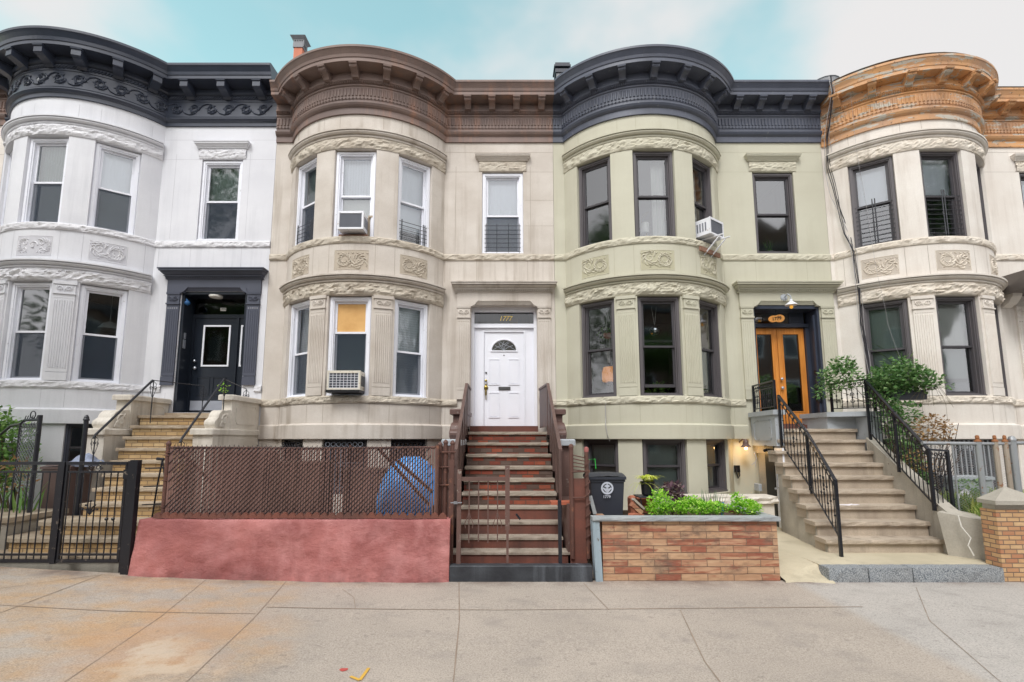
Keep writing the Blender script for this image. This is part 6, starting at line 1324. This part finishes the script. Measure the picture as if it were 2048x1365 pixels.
# ------------------------------------------------------------------ things stored behind the slatted fence
for lb, x0, x1, y0, z1, m_ in (('brown storage box behind the middle of the slatted fence', -3.55, -2.75, 7.7, 1.52, 'darkwood'), ('tall brown box behind the slatted fence near the fence centre', -4.4, -3.7, 7.8, 1.68, 'brownpaint'), ('low brown crate behind the slatted fence left of the blue bag', -2.4, -1.75, 7.6, 1.42, 'darkwood')):
    mb = MB(); n = 5
    for k in range(n): z0_ = .14+(z1-.14)*k/n; mb.box(x0, x1, y0, y0+.5, z0_, z0_+(z1-.14)/n-.012)
    mb.box(x0-.02, x1+.02, y0-.02, y0+.52, z1, z1+.03); mb.box(x0+.02, x1-.02, y0+.01, y0+.49, .14, z1); solo('storage_box', mb, m_, lb, 'box', 'boxes behind the slatted fence')
mb = MB(); n = 28; vs = []
for i in range(n):
    for k in range(13):
        a = 2*PI*i/n; f = k/12; r = (.49+.05*math.sin(PI*f*1.1))*(1-f**5*.75)*(1+.06*nz3(math.cos(a)*2, math.sin(a)*2, f*3)+.03*nz3(math.cos(a)*7, math.sin(a)*7, f*5)); vs.append((-1.40+r*math.cos(a), 7.65+r*.75*math.sin(a), .16+1.52*f-.04*(k == 12)))
mb.add(vs, [(i*13+k, ((i+1) % n)*13+k, ((i+1) % n)*13+k+1, i*13+k+1) for i in range(n) for k in range(12)]+[tuple(i*13+12 for i in range(n))])
solo('wrapped_bundle', mb, 'tarp', 'large bright blue plastic-wrapped bundle behind the right end of the slatted fence', 'bundle')
# basement grilles of the beige house
for i, (t0, t1) in enumerate(((-48.6, -25.6), (-12.5, 12.5), (25.6, 48.6))):
    W, F = H2.win['b%d' % i]; mb = MB(); w = F.w
    for k in range(8): u = .05+(w-.1)*k/7; mb.tube([F.pt(u, .88, .09), F.pt(u, 1.76, .09)], .008, 5)
    for z in (1.0, 1.45, 1.72): mb.tube([F.pt(.02, z, .09), F.pt(w-.02, z, .09)], .009, 5)
    for k in range(7): u = .05+(w-.1)*(k+.5)/7; mb.tube([F.pt(u+.042*math.cos(a), 1.80+.042*math.sin(a), .09) for a in [q*PI/5 for q in range(11)]], .008, 5)
    part('window_grille', mb, 'ac_grill' if i == 1 else 'iron', W)
W, F = H4.win['b1']; mb = MB(); [mb.box(F.pt(u, 0, .06).x-.012, F.pt(u, 0, .06).x+.012, F.pt(u, 0, .06).y-.01, F.pt(u, 0, .06).y+.01, .9, 1.88) for u in [.06+.09*k for k in range(9)]]; part('window_grille', mb, 'galv', W)

# ------------------------------------------------------------------ brick planter of the sage house
t = thing('brick_planter_wall', 'salvaged mixed brick planter wall with grey stone coping before the sage house', 'planter wall', (2.35, 6.75, .1))
mb = MB(); nx, nz_ = 90, 30; vs = []
for i in range(nx+1):
    for k in range(nz_+1): x = 1.27+2.26*i/nx; z = .06+.78*k/nz_; vs.append((x, 6.66+.006*nz3(x*9, 1, z*25)+.006*nz3(x*2, 3, z*2), z))
mb.add(vs, [(i*(nz_+1)+k, (i+1)*(nz_+1)+k, (i+1)*(nz_+1)+k+1, i*(nz_+1)+k+1) for i in range(nx) for k in range(nz_)]); mb.box(1.275, 3.525, 6.68, 6.78, .06, .846); mb.box(3.42, 3.53, 6.78, 8.0, .06, .846); mb.box(1.27, 1.4, 6.78, 8.0, .06, .846); part('brickwork', mb, 'planterbrick', t)
mb = MB(); rocky_slab(mb, 1.14, 3.56, 6.61, 6.78, .848, .90, 0, 0, .014, 31); rocky_slab(mb, 3.40, 3.56, 6.78, 8.0, .848, .90, 0); part('coping', mb, 'bluestone', t)
mb = MB(); mb.hexa([(1.17,6.63,.08),(1.26,6.63,.08),(1.26,6.8,.08),(1.17,6.8,.08),(1.14,6.63,.84),(1.23,6.63,.84),(1.23,6.8,.84),(1.14,6.8,.84)]); mb.hexa([(1.185,6.62,.09),(1.205,6.62,.09),(1.205,6.63,.09),(1.185,6.63,.09),(1.155,6.62,.84),(1.175,6.62,.84),(1.175,6.63,.84),(1.155,6.63,.84)]); part('end_post', mb, 'blue_post', t)
mb = MB(); mb.box(1.4, 3.42, 6.78, 8.0, .1, .80); part('soil_bed', mb, 'soil', t)
bin_ = wheelie('wheelie_bin', 'black wheeled bin with round white emblem beside the planter', 1.24, 1.72, 7.28, 7.8, .80, 1.34, 'bin_black', 'bin_black')
mb = MB(); cx, cz, yy = 1.47, 1.205, 7.262
def ringm(mb, r0, r1, a0, a1, n=24):
    vs = []; 
    for i in range(n+1): a = a0+(a1-a0)*i/n; vs += [(cx+r0*math.cos(a), yy, cz+r0*math.sin(a)), (cx+r1*math.cos(a), yy, cz+r1*math.sin(a))]
    mb.add(vs, [(2*i, 2*i+2, 2*i+3, 2*i+1) for i in range(n)])
ringm(mb, .064, .088, 0, 2*PI, 30); mb.box(cx-.007, cx+.007, yy-.001, yy, cz-.07, cz+.07); ringm(mb, 0, .050, .55, 2.59, 10); ringm(mb, .0, .03, 3.3, 6.1, 10)
for g in (-1, 1): mb.add([(cx+g*.01, yy, cz-.065), (cx+g*.03, yy, cz-.04), (cx+g*.066, yy, cz+.0), (cx+g*.05, yy, cz+.012), (cx+g*.01, yy, cz-.02)], [(0,1,2,3,4)])
part('emblem', mb, 'bin_mark', bin_)
part('painted_number', text_mb('1779', .055, lambda u, v, h_: Vector((1.46+u, yy-.001-h_, 1.085+v))), 'bin_mark', bin_)
t = thing('spider_plant', 'yellow-green spider plant spilling from a black pot on the small metal table', 'potted plant', (2.09, 7.45, 1.07))
mb = MB(); mb.lathe((2.10, 7.45, 1.085), [(.06, 0), (.088, .02), (.10, .17), (.11, .175), (.11, .20), (.09, .20), (.085, .18)], 16); part('pot', mb, 'pot_black', t)
mb = MB(); blades(mb, (2.10, 7.45, 1.26), 110, .36, .7, .013, 50, .8, .9, .05, .05); blades(mb, (2.02, 7.4, 1.24), 16, .42, .9, .004, 51, 1.5, .5, .03, .03); part('foliage', mb, 'leaf_yellow', t)
t = thing('metal_table', 'small black metal table under the spider plant pot', 'table', (2.1, 7.45, .8)); mb = MB(); mb.box(1.93, 2.32, 7.30, 7.62, 1.065, 1.082); part('table_top', mb, 'bin_black', t)
for x, y in ((1.98, 7.33), (2.28, 7.33), (1.98, 7.6), (2.28, 7.6)): mb = MB(); mb.tube([(x, y, .80), (x-.02, y, 1.065)], .007, 5); part('leg', mb, 'bin_black', t)
mb = MB(); mb.bbox(1.90, 2.26, 7.66, 7.9, .80, 1.04, .03); solo('terracotta_trough', mb, 'terracotta', 'terracotta trough standing behind the black metal table', 'trough')
mb = MB(); 
def obox(mb, c, sx, sy, sz, rot, mi=0):
    Rm = Matrix.Rotation(rot[2], 3, 'Z') @ Matrix.Rotation(rot[1], 3, 'Y') @ Matrix.Rotation(rot[0], 3, 'X'); c = Vector(c)
    mb.hexa([c+Rm @ Vector((a*sx/2, b*sy/2, d*sz/2)) for a, b, d in ((-1,-1,-1),(1,-1,-1),(1,1,-1),(-1,1,-1),(-1,-1,1),(1,-1,1),(1,1,1),(-1,1,1))], mi)
obox(mb, (1.86, 7.22, .93), .19, .09, .06, (0, .7, .2)); solo('loose_brick', mb, 'planterbrick', 'tan brick leaning against the terracotta rubble by the black bin', 'brick', 'loose bricks in the planter')
mb = MB(); obox(mb, (1.90, 7.25, .99), .2, .10, .03, (0, .75, .1)); solo('loose_tile', mb, 'conc3', 'thin pale tile lying on the leaning tan brick', 'tile')
mb = MB(); obox(mb, (1.84, 7.15, .84), .2, .1, .06, (0, .1, .5)); solo('loose_brick', mb, 'terracotta', 'orange brick lying flat below the leaning tan brick', 'brick', 'loose bricks in the planter')
mb = MB(); mb.tube([(1.26, 7.1, .85), (1.20, 7.1, 1.10)], .02, 4); obox(mb, (1.22, 7.05, 1.0), .05, .01, .25, (0, -.25, 0)); solo('wood_offcut', mb, 'bluestone', 'grey strip of wood propped against the black bin', 'board')
mb = MB(); mb.tube([(1.29, 7.9, 1.45), (1.29, 7.9, 1.58), (1.42, 7.9, 1.59), (1.43, 7.9, 1.44)], .008, 6); solo('green_frame', mb, paint('bright_green_plastic', srgb(60,190,80), .4), 'bright green wire frame behind the black bin lid', 'frame')
mb = MB(); mb.tube([(3.02, 7.1, .85), (3.035, 7.1, 1.03)], .016, 8); solo('blue_marker', mb, 'tarp', 'small bright blue plastic stake among the planter leaves', 'stake')
t = thing('purple_plant', 'purple-leaved trailing plant behind the lime foliage in the planter', 'plant', (2.4, 7.3, .8))
mb = MB(); clump(mb, (2.42, 7.3, 1.16), .15, .13, .13, 260, .075, .1, 61); clump(mb, (2.50, 7.25, 1.0), .09, .1, .15, 160, .07, -.3, 62, .3); part('foliage', mb, 'leaf_purple', t); mb = MB(); stems(mb, (2.4, 7.35, .8), [(2.35, 7.3, 1.2), (2.5, 7.3, 1.15), (2.55, 7.2, .95)], .008); part('stems', mb, 'stem', t)
for i, (cx_, cz_, rx_, rz_, n_, lb) in enumerate(((2.62, .97, .46, .09, 1500, 'long low mound of lime green foliage along the left part of the planter coping'), (3.28, .98, .22, .10, 760, 'smaller mound of lime green foliage at the right end of the planter'), (2.12, 1.06, .16, .16, 460, 'tall lime green clump under the spider plant'), (3.17, 1.09, .07, .10, 130, 'small upright lime green tuft above the right planter mound'))):
    mb = MB(); clump(mb, (cx_, 6.95, cz_), rx_, .14, rz_, n_, .042, .5, 70+i, 0, .3)
    if i == 0: clump(mb, (2.10, 6.95, .96), .18, .12, .10, 500, .042, .5, 77); clump(mb, (2.55, 7.0, 1.05), .18, .12, .07, 300, .04, .6, 78)
    solo('lime_foliage', mb, 'leaf_lime', lb, 'plant', 'lime green planter plants')
mb = MB(); blades(mb, (2.88, 7.1, .85), 46, .36, .35, .006, 80, .1, 1, .16, .06); solo('chive_clump', mb, 'leaf_blue', 'thin upright grey-green stems behind the lime mounds', 'plant')
mb = MB(); mb.box(3.0, 4.75, 9.0, 9.35, .12, .78); rocky_slab(mb, 2.95, 4.8, 8.95, 9.4, .78, .9, 0, 0, .05, 8, ); solo('stone_ledge', mb, 'conc1', 'rough pale stone ledge below the right basement window of the sage house', 'ledge')

# ------------------------------------------------------------------ garden of the off-white house
t = thing('window_box', 'dark window box overgrown by the rose bush', 'window box', (7.45, 9.3, 2.6)); mb = MB(); mb.bbox(7.10, 7.75, 9.12, 9.34, 2.62, 2.80, .01); part('box', mb, 'bin_black', t)
t = thing('rose_bush', 'sprawling green rose bush over the iron railing and window box', 'rose bush', (7.0, 9.2, .3))
mb = MB()
for c, r_, n_ in (((6.45, 9.5, 3.08), (.42, .25, .26), 620), ((6.55, 9.55, 3.32), (.22, .2, .18), 220), ((6.10, 9.5, 2.80), (.22, .15, .14), 90), ((7.30, 9.15, 3.02), (.58, .30, .27), 1500), ((7.6, 9.1, 2.98), (.40, .25, .24), 480), ((7.25, 9.05, 3.28), (.3, .2, .12), 110), ((6.98, 9.2, 2.72), (.26, .25, .32), 620), ((7.05, 9.1, 2.25), (.24, .2, .32), 480), ((7.28, 9.1, 2.35), (.32, .2, .24), 300), ((7.02, 8.9, 1.7), (.25, .25, .5), 620), ((7.95, 9.1, 2.85), (.3, .1, .05), 34), ((6.9, 8.6, 1.2), (.2, .35, .45), 480), ((6.12, 9.5, 3.0), (.12, .12, .1), 30)):
    clump(mb, c, *r_, n_, .075, .15, int(c[0]*100+c[2]*10))
part('foliage', mb, 'leaf_rose', t)
mb = MB(); stems(mb, (7.12, 9.0, .6), [(7.0, 9.3, 2.6), (7.2, 9.1, 2.6), (7.05, 9.2, 2.2)], .014); stems(mb, (7.0, 9.45, 2.5), [(6.4, 9.5, 3.1), (6.6, 9.5, 3.5), (7.3, 9.2, 3.1), (7.8, 9.1, 2.9), (6.0, 9.5, 2.85), (8.1, 9.1, 2.85)], .007)
for k in range(18): a = random.uniform(0, PI); r_ = random.uniform(.15, .45); mb.tube([(7.70, 9.05, 2.78), (7.72+r_*.5*math.cos(a), 9.0, 2.76+.12*math.sin(a)), (7.72+r_*math.cos(a), 9.0, 2.66-random.uniform(0, .2))], .0022, 4)
part('stems', mb, 'stem', t)
t = thing('withered_shrub', 'brown withered shrub behind the right stair railing', 'shrub', (7.2, 8.6, .3))
mb = MB(); clump(mb, (7.35, 8.6, 2.05), .32, .25, .28, 520, .06, 0, 91); clump(mb, (6.95, 8.5, 1.5), .3, .25, .25, 260, .06, 0, 92); part('dead_leaves', mb, 'leaf_dry', t); mb = MB()
for k in range(60): a = random.uniform(0, 2*PI); mb.tube([(7.1+random.uniform(-.1, .1), 8.6, .3), (7.1+.35*math.cos(a), 8.6+.2*math.sin(a), 1.3+random.uniform(-.3, .3)), (7.15+.6*math.cos(a), 8.6+.3*math.sin(a), 1.7+random.uniform(-.4, .5))], .005, 4)
part('twigs', mb, 'darkwood', t)
mb = MB(); mb.box(6.62, 9.6, 7.12, 10.2, .12, .72); mb.mesh; structure('garden_soil', mb, 'soil')
mb = MB()
for i in range(60): blades(mb, (random.uniform(6.95, 8.4), random.uniform(7.65, 8.4), .70), 60, random.uniform(.25, .62), .45, .009, 100+i, .35, 1, .12, .1)
for i in range(26): blades(mb, (random.uniform(6.86, 7.4), random.uniform(7.2, 7.5), .70), 50, random.uniform(.2, .42), .5, .008, 300+i, .35, 1, .12, .1)
o = structure('long_grass', mb, 'grass', False, 'stuff')
mb = MB(); clump(mb, (7.5, 8.2, 1.15), .22, .15, .12, 120, .07, .4, 95); solo('weed_clump', mb, 'leaf_bush', 'leafy green weeds by the grey tub behind the wire fence', 'plant')
mb = MB(); mb.hexa([(7.5,8.5,.72),(8.05,8.5,.72),(8.05,8.8,.72),(7.5,8.8,.72),(7.44,8.45,1.26),(8.12,8.45,1.26),(8.12,8.85,1.26),(7.44,8.85,1.26)]); mb.box(7.42, 8.14, 8.43, 8.87, 1.23, 1.28); solo('garden_tub', mb, 'ped3', 'grey rectangular tub behind the wire fence', 'tub')
mb = MB(); vs = [(7.12+.30*(i/8)+.03*nz3(i, k, 0), 7.95+.1*k/6, .86+.26*k/6*math.sin(PI*(i+1)/10)+.04*nz3(i*.9, k*.8, 4)) for i in range(9) for k in range(7)]; mb.add(vs, [(i*7+k, (i+1)*7+k, (i+1)*7+k+1, i*7+k+1) for i in range(8) for k in range(6)]); solo('torn_sack', mb, 'paper', 'torn white sack slumped on the ground behind the wire fence', 'sack')
t = thing('wire_fence', 'galvanised wire mesh fence with posts behind the brick pier', 'fence', (7.2, 7.55, .72))
mb = MB(); mb.tube([(6.3, 7.6, 1.84), (7.14, 7.6, 1.83)], .026, 10); mb.tube([(7.18, 7.6, 1.83), (7.62, 7.6, 1.83)], .022, 10); mb.tube([(7.7, 7.6, 1.84), (8.6, 7.6, 1.84)], .026, 10); part('top_rail', mb, 'galv', t)
for x, m_, r_ in ((7.14, 'galv', .04), (7.40, 'galvrust', .035), (7.55, 'galvrust', .035), (7.66, 'galv', .045), (6.75, 'galv', .012), (8.15, 'galvrust', .035)):
    mb = MB(); mb.tube([(x, 7.6, .7), (x, 7.6, 1.86)], r_, 12)
    if r_ > .02: mb.lathe((x, 7.6, 1.86), [(r_*1.15, 0), (r_*1.15, .02), (r_*.5, .035), (r_*.7, .055), (r_*.6, .09), (.004, .10)] if m_ != 'galv' or x < 7.5 else [(r_*1.1, 0), (r_*1.15, .03), (r_*.8, .075), (.004, .09)], 12, 1 if x < 7.6 else 0)
    part('post', mb, [m_, 'galvrust2'], t)
mb = MB(); X0, X1, z0_, z1_ = 6.36, 7.64, .76, 1.82; pz = .036
for i in range(int((z1_-z0_+(X1-X0)*.6)/pz)):
    for s in (1, -1):
        pts = []
        for k in range(25):
            x = X0+(X1-X0)*k/24; z = z0_-(X1-X0)*.6*(s > 0)+i*pz+s*(x-X0)*.6 if s > 0 else z0_+i*pz-(x-X0)*.6
            if z0_ < z < z1_: pts.append((x, 7.6, z))
        if len(pts) > 1: mb.tube(pts, .0022, 3, 0, False)
part('wire_mesh', mb, 'galv', t)
t = thing('iron_gate', 'dark barred gate at the right edge behind the brick pier', 'gate', (8.0, 7.2, .7))
for k in range(5): mb = MB(); mb.tube([(7.75+.12*k, 7.3, .75), (7.75+.12*k, 7.3, 1.8)], .010, 6); part('bar', mb, 'iron', t)
mb = MB(); [mb.tube([(7.70, 7.3, z), (8.4, 7.3, z)], .014, 6) for z in (.8, 1.0, 1.8)]; part('cross_bar', mb, 'iron', t)
t = thing('porch_canopy', 'dark flat porch canopy on a carved bracket at the right edge', 'canopy', (11.1, 10, 4.7))
mb = MB(); mb.hexa([(10.62,9.75,4.98),(12.9,9.75,4.98),(12.9,10.58,4.98),(10.72,10.58,4.98),(10.60,9.7,5.32),(12.9,9.7,5.32),(12.9,10.58,5.38),(10.72,10.58,5.38)]); part('hood', mb, paint('grey_brown_canopy', srgb(112,106,102), .6, .1, .1), t)
mb = MB(); mb.prism([(10.58, 4.72), (10.42, 4.80), (10.32, 4.92), (10.30, 5.02), (10.58, 5.02)], lambda a, b: (10.80, a, b), lambda a, b: (11.0, a, b)); part('bracket', mb, 'stone4', t)
mb = MB(); obox(mb, (5.45, 8.08, .862), .34, .10, .018, (.05, 0, .05)); mb.leaf(Vector((5.3, 8.03, .872)), Vector((1, .2, .1)), Vector((0, 0, 1)), .2, .05); solo('newspaper', mb, 'paper', 'crumpled white paper lying on a tread of the buff stone stoop', 'paper')
mb = MB(); obox(mb, (.21, 7.60, .76), .10, .03, .03, (0, .9, 0)); solo('rusty_scrap', mb, 'iron', 'short dark bar lying on the red brick stoop', 'scrap')

# ------------------------------------------------------------------ across the street: trees and brown brick houses, seen only in the panes
def tree(x, y, ht, cr, seed, lb):
    rr = random.Random(seed); t = thing('street_tree', lb, 'tree', (x, y, 0), 'street trees across the road')
    mb = MB(); mb.tube([(x, y, -.1), (x+.1, y, ht*.25), (x, y, ht*.5)], [.22, .17, .12], 8); tips = []
    for k in range(13): a = 2*PI*k/5+rr.random(); q = Vector((x+cr*.6*math.cos(a), y+cr*.6*math.sin(a), ht*rr.uniform(.34, .88))); tips.append(q); mb.tube([(x, y, ht*rr.uniform(.3, .5)), Vector((x, y, ht*.5)).lerp(q, .5)+Vector((0, 0, .3)), q], [.09, .06, .02], 6)
    part('trunk', mb, 'bark', t); mb = MB()
    for q in tips+[Vector((x, y, ht*.8))]*2: clump(mb, q+Vector((rr.uniform(-.5, .5), rr.uniform(-.5, .5), rr.uniform(-.3, .5))), cr*.45, cr*.45, cr*.40, 750, .21, .1, rr.randint(0, 999))
    part('crown', mb, 'leaf_tree', t)
tree(-12.5, 1.6, 15, 3.6, 1, 'tall leafy tree on the pavement beyond the left edge'); tree(16.5, 1.0, 14, 3.6, 3, 'tall leafy tree on the pavement beyond the right edge'); tree(-6.5, -7, 10.0, 3.0, 2, 'leafy street tree across the road left of centre'); tree(7.5, -8, 8.0, 2.4, 5, 'small street tree across the road right of centre')
for x0, x1, hgt, lb in ((-22, -6.2, 11.5, 'left brown brick house across the road'), (-6, 3.0, 10.0, 'middle brown brick house across the road'), (3.2, 14, 11.0, 'right brown brick house across the road'), (14.2, 26, 16.0, 'tall gabled brick house across the road at the far right')):
    t = thing('brick_house', lb, 'house', ((x0+x1)/2, -13, -.1), 'brick houses across the road'); mb = MB(); mb.box(x0, x1, -20, -13, -.1, hgt)
    if x0 > 1: q = (x0+x1)/2; mb.prism([(q-3, hgt), (q-1.6, hgt+1.9), (q-.4, hgt+1.0), (q+1.0, hgt+2.1), (q+3, hgt)], lambda a, b: (a, -13.2, b), lambda a, b: (a, -12.99, b))
    part('wall', mb, 'brick_far', t)
    mb = MB(); mb.box(x0, x1, -13.0, -12.6, hgt-.7, hgt-.35); part('cornice', mb, 'corn1', t)
    for k in range(int((x1-x0)/2.4)):
        for z in (1.2, 4.4, 7.6): mb = MB(); a = x0+.8+2.4*k; mb.box(a, a+1.1, -13.0, -12.97, z, z+1.7); w_ = part('window', mb, 'white_frame', t); mb = MB(); mb.box(a+.1, a+1.0, -12.97, -12.96, z+.1, z+1.6); part('window_pane', mb, 'corn1', w_)
